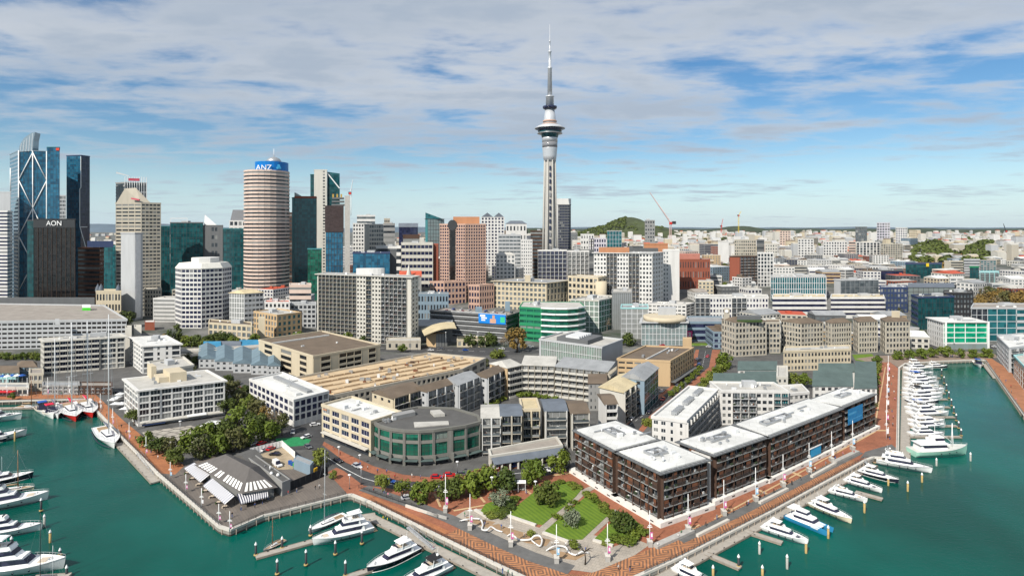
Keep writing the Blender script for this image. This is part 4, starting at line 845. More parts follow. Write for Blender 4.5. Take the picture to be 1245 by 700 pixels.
# the striped pavilion on the wharf
def pavilion():
 zt=6.6
 e=RP(zt,(236,565),(294,600),(338,592),(318,566),(276,551));rt=P(304,568,12.6);rl=P(274,552,11.8)
 root=thing('waterfront_restaurant',(e[1].x,e[1].y,3),'single storey wharf restaurant with dark grey hipped roof and white striped skylight strips','restaurant')
 b=MB();b.prism(offs(e,-1.0),2.6,zt-.05);b.build('wall',WL['dgrey'],root)
 b=MB();E3=[(p.x,p.y,zt)for p in e];b.v=E3+[tuple(rt),tuple(rl)];[b.face(f)for f in([1,2,5],[2,3,5],[3,4,6],[3,6,5],[4,0,6])];gn=24;o_=len(b.v);b.v+=[tuple(Vector(E3[0]).lerp(Vector(E3[1]),i/gn).lerp(rl.lerp(rt,i/gn),j/gn))for j in range(gn+1)for i in range(gn+1)];[b.face([o_+j*(gn+1)+i,o_+j*(gn+1)+i+1,o_+(j+1)*(gn+1)+i+1,o_+(j+1)*(gn+1)+i])for j in range(gn)for i in range(gn)];b.build('roof',mat('grey_sheet_roof',(.11,.10,.095),.75,.15,.3),root)
 sm=mat('white_stripe',(.78,.77,.74),.7,.05)
 def st(i0,top,t0,t1,n,f0=.06,f1=.36):
  A,C=Vector(E3[i0]),Vector(E3[(i0+1)%5]);T0,T1=top
  for k in range(n):
   if n>10 and k in(5,8):continue
   for h in(0,):
    s0=t0+(t1-t0)*k/n;s1=s0+(t1-t0)*.58/n;b=MB();q=[]
    for s,f in((s0,f0),(s1,f0),(s1,f1),(s0,f1)):lo=A.lerp(C,s);hi=T0.lerp(T1,s);q.append(lo.lerp(hi,f))
    nrm=(q[1]-q[0]).cross(q[3]-q[0]).normalized();b.add([p+nrm*.03 for p in q]+[p+nrm*.16 for p in q],[[4,5,6,7],[0,1,5,4],[1,2,6,5],[2,3,7,6],[3,0,4,7]]);b.build('roof_strip',sm,root)
 st(0,(Vector(rl),Vector(rt)),.06,.98,15);st(1,(Vector(rt),Vector(rt)),.06,.95,6,.06,.40)
 part(root,'window',G['dark'],lambda b:[b.wallbox(offs(e,-1.0)[i],offs(e,-1.0)[i+1],.5,(e[i+1]-e[i]).length-2.5,.02,.07,3.6,6.2)for i in(0,1)])
 aw,nt,n,l,p=nodes('striped_awning_cloth');uv=n.new('ShaderNodeUVMap');sp=n.new('ShaderNodeSeparateXYZ');l.new(uv.outputs[0],sp.inputs[0]);fr=n.new('ShaderNodeMath');fr.operation='FRACT';l.new(sp.outputs[0],fr.inputs[0]);lt=n.new('ShaderNodeMath');lt.operation='LESS_THAN';l.new(fr.outputs[0],lt.inputs[0]);lt.inputs[1].default_value=.5
 mx=n.new('ShaderNodeMixRGB');l.new(lt.outputs[0],mx.inputs[0]);mx.inputs[1].default_value=(.66,.65,.65,1);mx.inputs[2].default_value=(.03,.035,.07,1);l.new(mx.outputs[0],p.inputs['Base Color']);p.inputs['Roughness'].default_value=.8
 aw2=aw.copy();aw2.node_tree.nodes['Mix (Legacy)' if 'Mix (Legacy)' in aw2.node_tree.nodes else 'Mix'].inputs[2].default_value=(.26,.27,.32,1)
 def awning(A,B_,C,Dd,z0,z1,m,nst,label):
  q=RP((z0+z1)/2,A,B_,C,Dd);b=MB();rs=thing('awning',(q[0].x,q[0].y,3),label,'awning')
  b.add([(q[0].x,q[0].y,z1),(q[1].x,q[1].y,z1),(q[2].x,q[2].y,z0),(q[3].x,q[3].y,z0),(q[3].x,q[3].y,z0-.35),(q[2].x,q[2].y,z0-.35)],[[3,2,1,0],[4,5,2,3]])
  me=b.mesh('canopy_cloth',m,ORG[rs.name]);u=me.uv_layers.new(name='UVMap');vals={0:0,1:nst,2:nst,3:0,4:0,5:nst}
  for lp in me.loops:u.data[lp.index].uv=(vals[lp.vertex_index],0)
  o=inst('canopy_cloth',me,rs)
  for p_,zz in zip(q,(z1,z1,z0,z0)):part(rs,'post',darkm,lambda b:b.bar((p_.x,p_.y,3),(p_.x,p_.y,zz-.02),.06,6))
 awning((236,563),(255,578),(244,584),(224,567),5.0,5.8,aw2,11,'pale striped awning on the water side of the wharf restaurant, farther from the point')
 awning((258,582),(285,604),(274,610.5),(247,588),5.0,5.8,aw2,14,'pale striped awning on the water side of the wharf restaurant, nearer the point')
 awning((288,602),(325,594),(326,601),(292,610),5.0,6.0,aw,13,'bold navy and white striped awning on the right end of the wharf restaurant')
 r2=bld('flat roofed kitchen block with grey side wall behind the striped wharf restaurant',L3(7.5,(300,556),(343,587),(353,583)),7.5,'grey',None,rm='dark',par=.3,clutter=2,big=False,name='kitchen_block')
 for i in range(2):q=P(330+8*i,576+2*i,7.6);part(r2,'roof_vent',white_m,lambda b:b.lathe((q.x,q.y,7.5),[(.5,0),(.6,.4),(.3,.9),(.0,1.0)],10))
 bld('low brown timber extension with small ridge roof behind the wharf restaurant',L3(7,(287,553),(303,562),(318,556)),7,'umber',None,roof='gable',rm='dark',par=1.6,name='kitchen_block')
pavilion()
for A,B_,lb in(((304,552.5),(343,543),'white panel fence along the back of the service yard'),((343,543),(359,557),'white panel fence down the right side of the service yard')):
 a,c=RP(3,A,B_);L=(c-a).length;root=thing('fence',(a.x,a.y,3),lb,'fence')
 part(root,'panels',white_m,lambda b:b.wallbox(a,c,0,L,0,.08,3,5.6));part(root,'post',alu,lambda b:[b.wallbox(a,c,L*i/9-.08,L*i/9+.08,.08,.2,3,5.7)for i in range(10)])
a,c=RP(3,(350,597),(398,577));root=thing('fence',(a.x,a.y,3),'black solid fence between the wharf restaurant and the moored yachts','fence');part(root,'panels',WL['black'],lambda b:b.wallbox(a,c,0,(c-a).length,0,.12,3,6));part(root,'post',darkm,lambda b:[b.wallbox(a,c,(c-a).length*i/7-.1,(c-a).length*i/7+.1,.12,.25,3,6.1)for i in range(8)])
r=bld('small grey flat roofed hut beside the service yard',L3(6.6,(357,558),(377,566),(381,561)),6.6,'bluegrey',None,rm='grey',par=.15,name='hut')
part(r,'poster',mat('yellow_poster',(.75,.42,.02),.6),lambda b:b.prism(RP(4.5,(381.5,575),(385.5,573),(386,573.6),(382,575.6)),3.2,6.2));part(r,'door',darkm,lambda b:b.wallbox(RP(3,(360,566))[0],RP(3,(366,569))[0],0,1.6,.05,.1,3,5.2))
# right quay apartments
pq=L3(17.5,(1212.5,409),(1227,424),(1262,420))
bld('grey and glass waterfront apartments behind the orange deck on the right edge',pq,17.5,'lgrey',[K(4,5,1.4,'glass','dark',bw='white',div=.3),None,None,W(9,5,.55,.7,'mid',.3,fr='white_paint',nv=0)],rm='white',clutter=8,name='apartment_building')
bld('teal glass apartment block with white balconies at the right edge',L3(15.5,(1233,433),(1246,447),(1300,440)),15.5,'aqua',[K(4,4,1.4,'glass','teal',bw='white',div=.2),None,None,CU(5,4,'teal',.25,'white_paint')],rm='pale',clutter=4,name='apartment_building')
# ------------------------------------------------------------------ downtown towers on the left
def tw(label,xl,xm,xr,Y,yt,w,fl,fr,dl=18,dr=18,cat='building',name='office_tower',**k):
 pts=T3(xl,xm,xr,Y,dl,dr)if xm is not None else F2(xl,xr,Y,dl)
 f=[fr,None,None,fl]if xm is not None else[fr,fl,None,fl]
 return bld(label,pts,ZT(yt,Y),w,f,name=name,cat=cat,**k),pts,ZT(yt,Y)
lit=mat('sign_white',(.8,.8,.8),.5);bl_sign=mat('sign_blue',(.0,.16,.50),.4)
def tower_diag():
 r,p,z=tw('tall blue glass tower with white diagonal bracing and a curved fin top',12,23,57,705,183,'bluegrey',BD(40,.55,'blue',.25),CU(6,34,'blue',.25,'dark_metal'),40,8,rm='dark',par=.5)
 tw('',57.2,None,72.5,712,179,'teal',None,CU(4,34,'blue',.2,'dark_metal'),30,root=r,par=.4)
 a,c=p[0],p[1];d=(c-a).normalized();nn=Vector((d.y,-d.x));L=(c-a).length
 def q(s,y):v=a+d*(L*s)+nn*.6;return(v.x,v.y,ZT(y,705))
 ys=(185,219,253,287,321,353)
 def fn(b):
  b.bar(q(.5,183),q(.5,360),.55,6);b.bar(q(1,183),q(1,360),.6,6);b.bar(q(0,183),q(0,360),.6,6)
  for i in range(5):
   for s in(0,1):b.bar(q(.5 if i%2==0 else s,ys[i]),q(s if i%2==0 else .5,ys[i+1]),.55,6)
 part(r,'bracing_frame',white_m,fn)
 def fin(b):
  e=a+(p[3]-a)*.5;e1=c;ptsF=[(0,185),(.02,178),(.18,168),(.45,161),(.58,160),(.52,170),(.50,183)]
  o=[q(s,y)for s,y in ptsF];k=len(o);off=Vector((-nn.x,-nn.y,0))*14;v2=[tuple(Vector(x)+off)for x in o]
  b.v=o+v2;b.face(list(range(k))[::-1]);b.face([i+k for i in range(k)]);[b.face([i,(i+1)%k,k+(i+1)%k,k+i])for i in range(k)]
 part(r,'crown_fin',mat('pale_glass',(.28,.36,.42),.2,.1),fin);part(r,'fin_rib',white_m,lambda b:[b.bar(q(.06+.1*i,184),q(.10+.1*i,174-3*i),.3,5)for i in range(5)])
 part(r,'rooftop_sign',mat('sign_red',(.6,.05,.02),.5),lambda b:b.prism(F2(68,72,711,1),ZT(183,711),ZT(180,711)))
tower_diag()
tw('white banded office block at the left edge in front of the braced glass tower',-30,9,15,640,257,'white',BD(28,.5,'navy',.4),BD(28,.5,'navy',.4),4,14)
tw('pale grey tower with dark top window behind the white banded block',-20,None,13,690,234,'lgrey',None,MIX((.5,W(2,3,.9,.2,'dark')),(.5,None)),20)
tower_mast=part(ALL[-1],'mast',white_m,lambda b:b.bar((XY(11,690).x,692,ZT(234,690)),(XY(11,690).x,692,ZT(204,690)),.6,6))
r,p,z=tw('black glass office tower with white lettering on its dark roof band',41,None,91.5,600,266.5,'black',None,CU(9,22,'black',.35,'umber_wall',gf=0,hb=False,r=.4)if False else CU(9,22,'black',.3,'black_rubber',r=.3),34,rm='dark',par=.5)
bld('',F2(33,42.5,604,25),ZT(268,604),'dgrey',CU(2,20,'deep',.3,'dark_metal'),root=r,rm='dark',par=.3)
on_wall(r,p,0,.0,1.0,z-8.5,z-.6,.45,.55,'roof_band',darkm);m_=(p[0]+p[1])/2;text(r,'AON',(m_.x+.5,m_.y-1.2,z-4.4),math.atan2((p[1]-p[0]).y,(p[1]-p[0]).x),7.0,lit)
part(r,'pilaster',WL['umber'],lambda b:[b.wallbox(p[0],p[1],(p[1]-p[0]).length*i/9-.14,(p[1]-p[0]).length*i/9+.14,.3,.5,6,z-8.6)for i in range(1,10)])
tw('grey tower with white lattice pattern between the two blue glass towers',72.6,None,80,900,238,'lgrey',None,W(4,24,.6,.6,'dark'),20)
r,p,z=tw('slim dark blue glass tower with a zigzag white line down its front',81,98,109,760,189,'navy',CU(6,42,'blue',.2,'dark_metal'),CU(4,42,'navy',.25,'dark_metal'),6,12,rm='dark',par=.6)
a,c=p[3],p[0]
part(r,'white_line_trim',white_m,lambda b:[b.bar((XY(x0,Y0).x,Y0,ZT(y0,758)),(XY(x1,Y1).x,Y1,ZT(y1,758)),.45,5)for x0,y0,Y0,x1,y1,Y1 in((98.3,190,758,98.3,228,758),(98.3,228,758,97,230,758),(97,230,758,97,275,758),(97,275,757,104,300,760),(106,276,766,98,276,757))])
r,p,z=tw('grey office tower with vertical crown fins and slanting white roof blade',141,152,178,800,222,'grey',BD(34,.5,'dark',.4),CU(9,12,'dark',.7,'pale_metal',r=.7),10,10,rm='dark')
part(r,'crown_fin',white_m,lambda b:[b.wallbox(p[0],p[1],(p[1]-p[0]).length*i/9-.4,(p[1]-p[0]).length*i/9+.4,.2,.9,z-4,z+8)for i in range(10)]);part(r,'roof_blade',white_m,lambda b:b.bar((XY(141.5,800).x,800,ZT(210,800)),(XY(157,806).x,806,ZT(214,806)),1.6,4,r2=.6))
part(r,'rooftop_sign',mat('sign_pink',(.55,.08,.12),.5),lambda b:b.wallbox(p[0],p[1],4,17,.95,1.1,z+2.5,z+6))
r,p,z=tw('beige office tower with rounded corner and gabled top in front of the finned tower',141,172,195,640,247,'beige',BD(30,.45,'dark',.45,nb=4,pw=1.0),W(5,30,.7,.42,'dark',.5),5,10,rm='cream',par=.8)
def gab(b):
 a,c=p[3],p[0];e=(p[2]-a)*.5;b.add([(a.x,a.y,z),(c.x,c.y,z),((c+e).x,(c+e).y,z),((a+e).x,(a+e).y,z),((a+(c-a)*.35).x,(a+(c-a)*.35).y,z+16),((a+(c-a)*.55+e*.6).x,(a+(c-a)*.55+e*.6).y,z+17)],[[0,1,4],[1,2,5,4],[2,3,5],[3,0,4,5]])
part(r,'gable',WL['beige'],gab);part(r,'wall_sign',MATS['sign_pink'],lambda b:b.bar((XY(158,636).x,638.5,z+5),(XY(168,636).x,638.2,z+3.4),1.0,4))
tw('plain pale concrete slab tower with a bright white end wall',147,164,173.5,576,284,'lgrey',None,None,6,10,rm='pale',name='tower');part(ALL[-1],'end_wall',mat('bright_render',(.74,.73,.72),.8),lambda b:b.wallbox(T3(147,164,173.5,576,6,10)[0],T3(147,164,173.5,576,6,10)[1],.3,7.2,.0,.3,5,ZT(285,576)))
r,p,z=tw('brown ribbed office block with a dark sign box on its roof',95,121,126,650,302,'brown',BD(14,.5,'dark'),W(3,14,.6,.5),4,10,rm='dark');part(r,'sign_box',WL['navy'],lambda b:b.prism(F2(106,138,655,6),z+1.2,ZT(293,655)))
tw('teal glass block beside the brown ribbed office',122,None,143,690,300,'teal',None,CU(6,14,'teal',.25,'dark_metal'),24)
r,p,z=tw('wide dark green glass office block left of the round striped tower',207,None,247,700,271,'dgrey',None,CU(10,16,'deep',.3,'dark_metal'),30,rm='dark',clutter=6)
for x0,x1,yt,w_,sp in((194,206.6,275,'teal',CU(4,16,'deep',.3,'dark_metal')),(247.4,271,274,'dgrey',MIX((.4,None),(.35,W(2,10,.6,.4)),(.25,None))),(271.4,300.5,278,'teal',CU(7,16,'deep',.3,'dark_metal'))):bld('',F2(x0,x1,702,28),ZT(yt,702),w_,sp,root=r,rm='dark',par=.4)
part(r,'roof_frame',alu,lambda b:[b.prism(F2(x,x+.7,705,.7),ZT(271,700),ZT(265,705))for x in(207,227)]+[b.prism(F2(207.8,226.9,705.1,.5),ZT(266,705),ZT(265,705))])
part(r,'white_fin',white_m,lambda b:b.add([(XY(248,712).x,712,ZT(275,712)),(XY(265,712).x,712,ZT(275,712)),(XY(249,712).x,712,ZT(261,712)),(XY(248,714).x,714,ZT(275,712)),(XY(265,714).x,714,ZT(275,712)),(XY(249,714).x,714,ZT(261,712))],[[0,1,2],[5,4,3],[0,2,5,3],[1,4,5,2]]))
r,p,z=tw('white block with a dark glass pitched top beside the round striped tower',279,None,300,800,268,'white',None,W(4,12,.6,.5),20,par=None,roof=None);part(r,'glass_top',G['navy'],lambda b:b.prism(F2(280,300,801,18),z,ZT(255,801),top=F2(283,299,803,14)))
# white octagonal office
o8=ring(248,550,30,8,math.pi/8);z8=ZT(324,528)
r=bld('white octagonal office tower with sloping parapet and rows of square windows',o8,z8-2,'white',W(5,13,.72,.48,'navy',.35),rm='pale',par=None,roof=None)
part(r,'sloping_parapet',mat('pale_parapet',(.66,.64,.58),.8),lambda b:b.prism(offs(o8,.8),z8-2,z8+2.6,top=offs(o8,-2.5)));part(r,'plant_room',WL['white'],lambda b:b.prism(ring(250,552,16,8),z8+2.5,z8+7))
# round striped tower with the blue sign
ra=ring(324.5,690,25.5,24);za=ZT(209.5,690)
r=bld('round striped stone and glass tower with blue sign crown, dome and mast',ra,za,'pinkbeige',BD(37,.46,'dark',.5),rm='pale',par=.8)
rs_=ring(330.5,690,19,24);part(r,'sign_crown',bl_sign,lambda b:b.prism(rs_,za+.9,ZT(198,690)));part(r,'dome',steel,lambda b:b.lathe((XY(333,690).x,690,ZT(198,690)),[(8.5,0),(8.0,2.6),(6.0,5.0),(3,6.4),(0,7)],16));part(r,'mast',white_m,lambda b:b.bar((XY(333,690).x,690,ZT(192,690)),(XY(333,690).x,690,ZT(181,690)),.5,6,r2=.2))
ca=XY(330.5,690);text(r,'ANZ',(ca.x-1.5,690-19.6*690/720,ZT(204,671)),R(1),8.6,lit)
part(r,'emblem',mat('sign_pale_blue',(.05,.35,.62),.5),lambda b:[b.bar((ca.x+13.5+dx,690-14.3-.2*dx,ZT(204,680)+dz),(ca.x+14+dx,690-15.2,ZT(204,680)+dz),1.5,10)for dx,dz in((0,1.9),(-1.4,-.6),(1.4,-.6))])
tw('narrow dark brown tower just right of the round striped tower',349,None,358,800,259,'umber',None,BD(20,.4,'dark'),14)
r,p,z=tw('teal mirrored glass tower with a red edged slanting roof',355,358,385,715,240,'teal',None,CU(7,30,'teal',.3,'dark_metal'),12,6,rm='dark',par=.4)
part(r,'roof_edge',WL['brick'],lambda b:b.wallbox(p[0],p[1],0,(p[1]-p[0]).length,.15,.6,z-1.0,z+1.6));part(r,'glass_peak',G['teal'],lambda b:b.add([(p[0].x,p[0].y,z),(p[0].x+9,p[0].y+2,z),(p[0].x,p[0].y,z+6),(p[0].x,p[0].y+6,z),(p[0].x+9,p[0].y+7,z),(p[0].x,p[0].y+6,z+6)],[[0,1,2],[5,4,3],[0,2,5,3],[1,4,5,2]]))
tw('small green glass block at the foot of the teal mirrored tower',374,None,391,690,303,'teal',None,CU(5,12,'green',.3,'dark_metal'),12)
r,p,z=tw('tall tower with a white concrete slab face and slanted dark glass half',382,None,397.5,800,207,'offwhite',None,MIX((.62,None),(.3,W(1,40,.45,.45,'dark')),(.08,None)),22,rm='pale')
bld('',F2(377.5,381.7,806,14),ZT(212,806),'teal',CU(2,36,'deep',.3,'dark_metal'),root=r,par=.2)
pp=F2(397.8,413,803,18);bld('',pp,ZT(228,803),'teal',CU(5,34,'deep',.3,'dark_metal'),root=r,par=None,roof=None)
part(r,'sloping_glass',G['deep'],lambda b:b.add([(pp[0].x,pp[0].y,ZT(228,803)),(pp[1].x,pp[1].y,ZT(228,803)),(pp[1].x,pp[1].y,ZT(211,803)),(pp[0].x,pp[0].y,ZT(209,803)),(pp[3].x,pp[3].y,ZT(228,803)),(pp[2].x,pp[2].y,ZT(228,803)),(pp[2].x,pp[2].y,ZT(211,803)),(pp[3].x,pp[3].y,ZT(209,803))],[[0,1,2,3],[7,6,5,4],[0,3,7,4],[1,5,6,2],[3,2,6,7]]));part(r,'white_edge_trim',white_m,lambda b:b.bar((pp[0].x,pp[0].y-.5,ZT(210,803)),(pp[1].x,pp[1].y-.5,ZT(229,803)),.8,4))
r,p,z=tw('half built tower wrapped in dark netting with a bare concrete core',396,None,417,690,282,'navy',None,CU(6,12,'blue',.5,'dark_metal'),22,par=None,roof=None)
part(r,'netting',mat('scaffold_netting',(.05,.035,.035),.9,.4,.5),lambda b:b.prism(offs(p,.8),z,ZT(250,690)));part(r,'upper_deck',WL['dgrey'],lambda b:[b.prism(offs(F2(403,419,692,14),-.3*i),ZT(250-4*i,692)+.01,ZT(248-4*i,692))for i in range(3)]);part(r,'formwork',mat('ochre_formwork',(.40,.26,.06),.8),lambda b:[b.prism(F2(x,x+2,694,6),ZT(241,694),ZT(236,694))for x in(404,409,414)])
part(r,'concrete_core',conc,lambda b:b.prism(F2(419,425.5,684,8),10,ZT(238,684)))
tw('white apartment tower right of the half built tower',429,None,446,900,272,'white',None,W(5,16,.5,.45),18,clutter=3,big=False);tw('white stepped glass topped block behind the white apartment tower',434,None,456,980,262,'white',None,BD(14,.5,'mid'),18,clutter=4)
tw('white fronted block with grey window grid beside the white apartment tower',443,449,466,860,273,'offwhite',None,W(6,14,.7,.5,'mid'),4,6,clutter=3);tw('grey concrete tower with small roof box on the skyline',466,None,480,930,272,'grey',None,BD(10,.4,'dark'),14,clutter=2);tw('narrow grey tower with roof tank beyond the low blue glass block',467,None,474,1000,266,'stone',None,W(3,12,.5,.4),10)
r,p,z=tw('low dark blue mirrored block with a curved white roof in front of it',429,None,474,640,308,'navy',None,CU(6,5,'blue',.25,'dark_metal'),30,rm='dark',clutter=5);
tw('dark block beside the low blue mirrored block',474,None,482,660,304,'dgrey',None,None,20)
# grey apartment slab
pg=[XY(386,482),XY(500,450),XY(500,450)+Vector((3,13)),XY(386,482)+Vector((3,13))];zg=ZT(337,450)
r=bld('long grey apartment slab with stacked balconies and two white stepped bays',pg,zg,'offwhite',[MIX((.02,None),(.42,K(10,16,1.5,'rail','dark',bw='lgrey',div=.2)),(.10,W(3,16,.5,.4,'dark',.9)),(.06,K(1,14,1.2,'rail','dark',bw='stone',div=.2)),(.10,W(3,16,.5,.4,'dark',.9)),(.26,K(6,16,1.5,'rail','dark',bw='lgrey',div=.2)),(.04,None)),W(2,16,.4,.4),None,None],rm='grey',par=.3,cornice=1.8,clutter=6,big=False,name='apartment_tower')
on_wall(r,pg,0,.445,.545,4,zg-5,.3,.9,'white_bay',WL['white'])if False else None
part(r,'rooftop_drum',WL['white'],lambda b:b.prism([Vector((XY(449,472).x+math.cos(t*math.pi/10)*11.5,476+math.sin(t*math.pi/10)*5))for t in range(20)],zg-.5,zg+5))
bld('low cream wall building at the foot of the grey apartment slab',F2(470,511,436,12),9,'stone',W(5,1,.3,.4),rm='pale',name='podium')
# salmon pink office tower
zp=ZT(273,640);ppk=T3(535,566,590,640,10,8)
r=bld('salmon pink stone office tower with square windows and arched glass slot',ppk,zp,'pink',[W(8,24,.55,.5,'navy',.6),None,None,MIX((.36,W(4,24,.55,.5,'navy',.6)),(.28,BD(40,.7,'dark',.2)),(.36,W(4,24,.55,.5,'navy',.6)))],rm='pale')
a,c=ppk[3],ppk[0];m_=a+(c-a)*.5;sn=Vector(((c-a).normalized().y,-(c-a).normalized().x));part(r,'arch_top',darkm,lambda b:b.bar((m_.x,m_.y,zp-.5),(m_.x+sn.x*.9,m_.y+sn.y*.9,zp-.5),5.6,20));part(r,'glass_slot',G['black'],lambda b:b.wallbox(a,c,(c-a).length*.40,(c-a).length*.60,.35,.62,34,zp-.6));part(r,'roof_block',WL['orange'],lambda b:b.prism(F2(551,583,650,14),zp,ZT(263.5,650)))
for i,(xl,xm,xr,Y,yt,lb)in enumerate(((523,540,566,622,343,'stepped left wing'),(570,583,600,600,347,'stepped right wing'))):
 bld('',T3(xl,xm,xr,Y,4,10),ZT(yt,Y),'pink',[W(6,4,.55,.5,'navy',.5),None,None,W(4,4,.55,.5,'navy',.5)],root=r,rm='pale')
tw('white striped office block with dark red end wall behind the apartment slab',488,None,526,720,296,'offwhite',None,BD(7,.5,'navy',.5,nb=8,pw=.5),30,clutter=4);bld('',F2(526.3,533,724,26),ZT(297,724),'brick',None,root=ALL[-1],rm='red',par=.3)
tw('white and dark striped low office left of the red ended block',457,None,487,730,300,'white',None,BD(6,.5,'dark',.5),26,clutter=4)
tw('olive and brown stepped block on the skyline with red roof',490,None,510,820,286,'umber',None,BD(4,.4,'dark'),20,rm='red');tw('dark glass wedge roofed building beside the olive block',485,None,508,900,276,'navy',None,CU(5,4,'navy',.2,'dark_metal'),20,roof='gable',rm='slate',par=6)
r,p,z=tw('blue glass tower with sloping roof left of the salmon pink tower',517,520,540,850,266,'teal',None,CU(6,16,'teal',.4,'dark_metal'),8,10,roof='mono',rm='dark',par=.5);part(r,'glass_peak',G['teal'],lambda b:b.add([(XY(517,850).x,852,z),(XY(538,855).x,855,z),(XY(517,850).x,852,z+9),(XY(517,862).x,862,z),(XY(538,865).x,865,z),(XY(517,862).x,862,z+9)],[[0,1,2],[5,4,3],[0,2,5,3],[1,4,5,2]]))
r,p,z=tw('white tower with dark chevron roof right of the salmon pink tower',585,None,613,850,264,'white',None,W(7,18,.5,.5,'navy'),20,roof=None,par=None);part(r,'chevron_roof',MATS['r_slate'],lambda b:[b.add([(XY(x0,850).x,850,z),(XY(x1,850).x,850,z),(XY((x0+x1)/2,850).x,850,z+6.5),(XY(x0,868).x,868,z),(XY(x1,868).x,868,z),(XY((x0+x1)/2,868).x,868,z+6.5)],[[0,1,2],[5,4,3],[0,2,5,3],[1,4,5,2]])for x0,x1 in((585,600),(600,613))])
# ------------------------------------------------------------------ the great tower
def sky_tower():
 Y=775.0;c=XY(668.5,Y);b0=g(c.x,c.y);Zy=lambda py:ZT(py,Y)
 r=thing('observation_tower',(c.x,c.y,b0),'tall white concrete observation tower with pod, decks and a long needle mast','tower')
 cc=(c.x,c.y,0);s=Y/F
 tw_m=mat('tower_concrete',(.43,.415,.385),.75,.1,.3,streak=1)
 part(r,'shaft',tw_m,lambda b:b.lathe(cc,[(7.6*s,b0-1),(6.6*s,Zy(312)),(6.3*s,Zy(195)),(6.6*s,Zy(192))],24))
 part(r,'shaft_rib',tw_m,lambda b:[b.bar((c.x+math.cos(t)*9.8*s,c.y+math.sin(t)*9.8*s,b0),(c.x+math.cos(t)*6.9*s,c.y+math.sin(t)*6.9*s,Zy(195)),1.0*s,6,r2=.85*s)for t in[math.pi*(.125+.25*i)for i in range(8)]])
 for i in range(14):
  zz=Zy(205+8*i);part(r,'shaft_window',G['navy'],lambda b:[b.box(c.x+dx-1.1,c.x+dx+1.1,c.y-7.4*s,c.y-5.5*s,zz-2.6,zz+2.6)for dx in(0,)])
 wm=mat('tower_white_cladding',(.56,.575,.60),.35,.06,.5,metal=.3)
 part(r,'lower_pod',wm,lambda b:b.lathe(cc,[(7.2*s,Zy(196.5)),(8.3*s,Zy(190)),(9.2*s,Zy(180.5)),(9.3*s,Zy(180))],32));part(r,'pod_window_band',G['navy'],lambda b:b.lathe(cc,[(9.2*s,Zy(180)),(9.35*s,Zy(173))],32));part(r,'pod_neck',wm,lambda b:b.lathe(cc,[(9.4*s,Zy(173)),(9.5*s,Zy(169)),(9.8*s,Zy(167.8))],32))
 part(r,'observation_glass',G['teal'],lambda b:b.lathe(cc,[(9.6*s,Zy(168)),(10.8*s,Zy(163.5)),(13.8*s,Zy(162.5)),(14.6*s,Zy(159.2)),(14.6*s,Zy(157.4))],40));part(r,'deck_slab',steel,lambda b:b.lathe(cc,[(11.2*s,Zy(163.2)),(15.2*s,Zy(162.8)),(15.2*s,Zy(162.0)),(14.2*s,Zy(161.8))],40))
 part(r,'pod_glass_upper',G['navy'],lambda b:b.lathe(cc,[(14.5*s,Zy(160.2)),(15.2*s,Zy(156.2))],40));part(r,'deck_rim',wm,lambda b:b.lathe(cc,[(15.4*s,Zy(156.4)),(18.4*s,Zy(156.8)),(18.6*s,Zy(156.2)),(14*s,Zy(153.2)),(11*s,Zy(152.0))],40));part(r,'deck_rib',wm,lambda b:[b.bar((c.x+math.cos(t)*15*s,c.y+math.sin(t)*15*s,Zy(157.6)),(c.x+math.cos(t)*18.6*s,c.y+math.sin(t)*18.6*s,Zy(156.3)),.32,4)for t in[math.pi*2*i/32 for i in range(32)]])
 part(r,'roof_ring',WL['pink'],lambda b:[b.lathe(cc,[(9.5*s,Zy(152.2)),(9.8*s,Zy(151)),(9*s,Zy(150.6))],28),b.lathe(cc,[(8.4*s,Zy(148.6)),(8.4*s,Zy(147)),(7.8*s,Zy(146.6))],28)]);part(r,'upper_shaft',wm,lambda b:b.lathe(cc,[(7.6*s,Zy(152)),(7.4*s,Zy(146)),(5.6*s,Zy(133))],28))
 part(r,'upper_deck',G['navy'],lambda b:b.lathe(cc,[(6.4*s,Zy(133.4)),(8.6*s,Zy(132.0)),(8.8*s,Zy(129.6)),(6.4*s,Zy(129.2))],28));part(r,'mast_base',wm,lambda b:b.lathe(cc,[(5.0*s,Zy(129.4)),(4.6*s,Zy(118.5)),(5.3*s,Zy(118.2)),(5.3*s,Zy(117)),(3*s,Zy(116.6))],24))
 part(r,'mast',wm,lambda b:b.lathe(cc,[(2.9*s,Zy(116.8)),(2.4*s,Zy(84)),(2.9*s,Zy(83.6)),(2.9*s,Zy(82)),(1.7*s,Zy(81.8)),(1.5*s,Zy(64)),(2.1*s,Zy(63.6)),(2.1*s,Zy(62.4)),(.9*s,Zy(62.2)),(.8*s,Zy(51)),(1.2*s,Zy(50.7)),(1.2*s,Zy(49.9)),(.5*s,Zy(49.7)),(.3*s,Zy(30))],14))
 return r
sky_tower()
r,p,z=tw('white and dark striped slab tower just right of the observation tower',674.5,None,694,830,249,'dgrey',None,MIX((.2,W(1,22,.5,.5,'navy')),(.8,W(8,26,.7,.5,'navy',.4))),22,rm='pale',par=.5);part(r,'white_edge',WL['white'],lambda b:b.wallbox(p[0],p[1],0,4.6,.4,.7,25,z));part(r,'roof_band',WL['white'],lambda b:b.prism(offs(p,.3),z,ZT(241.5,830)))
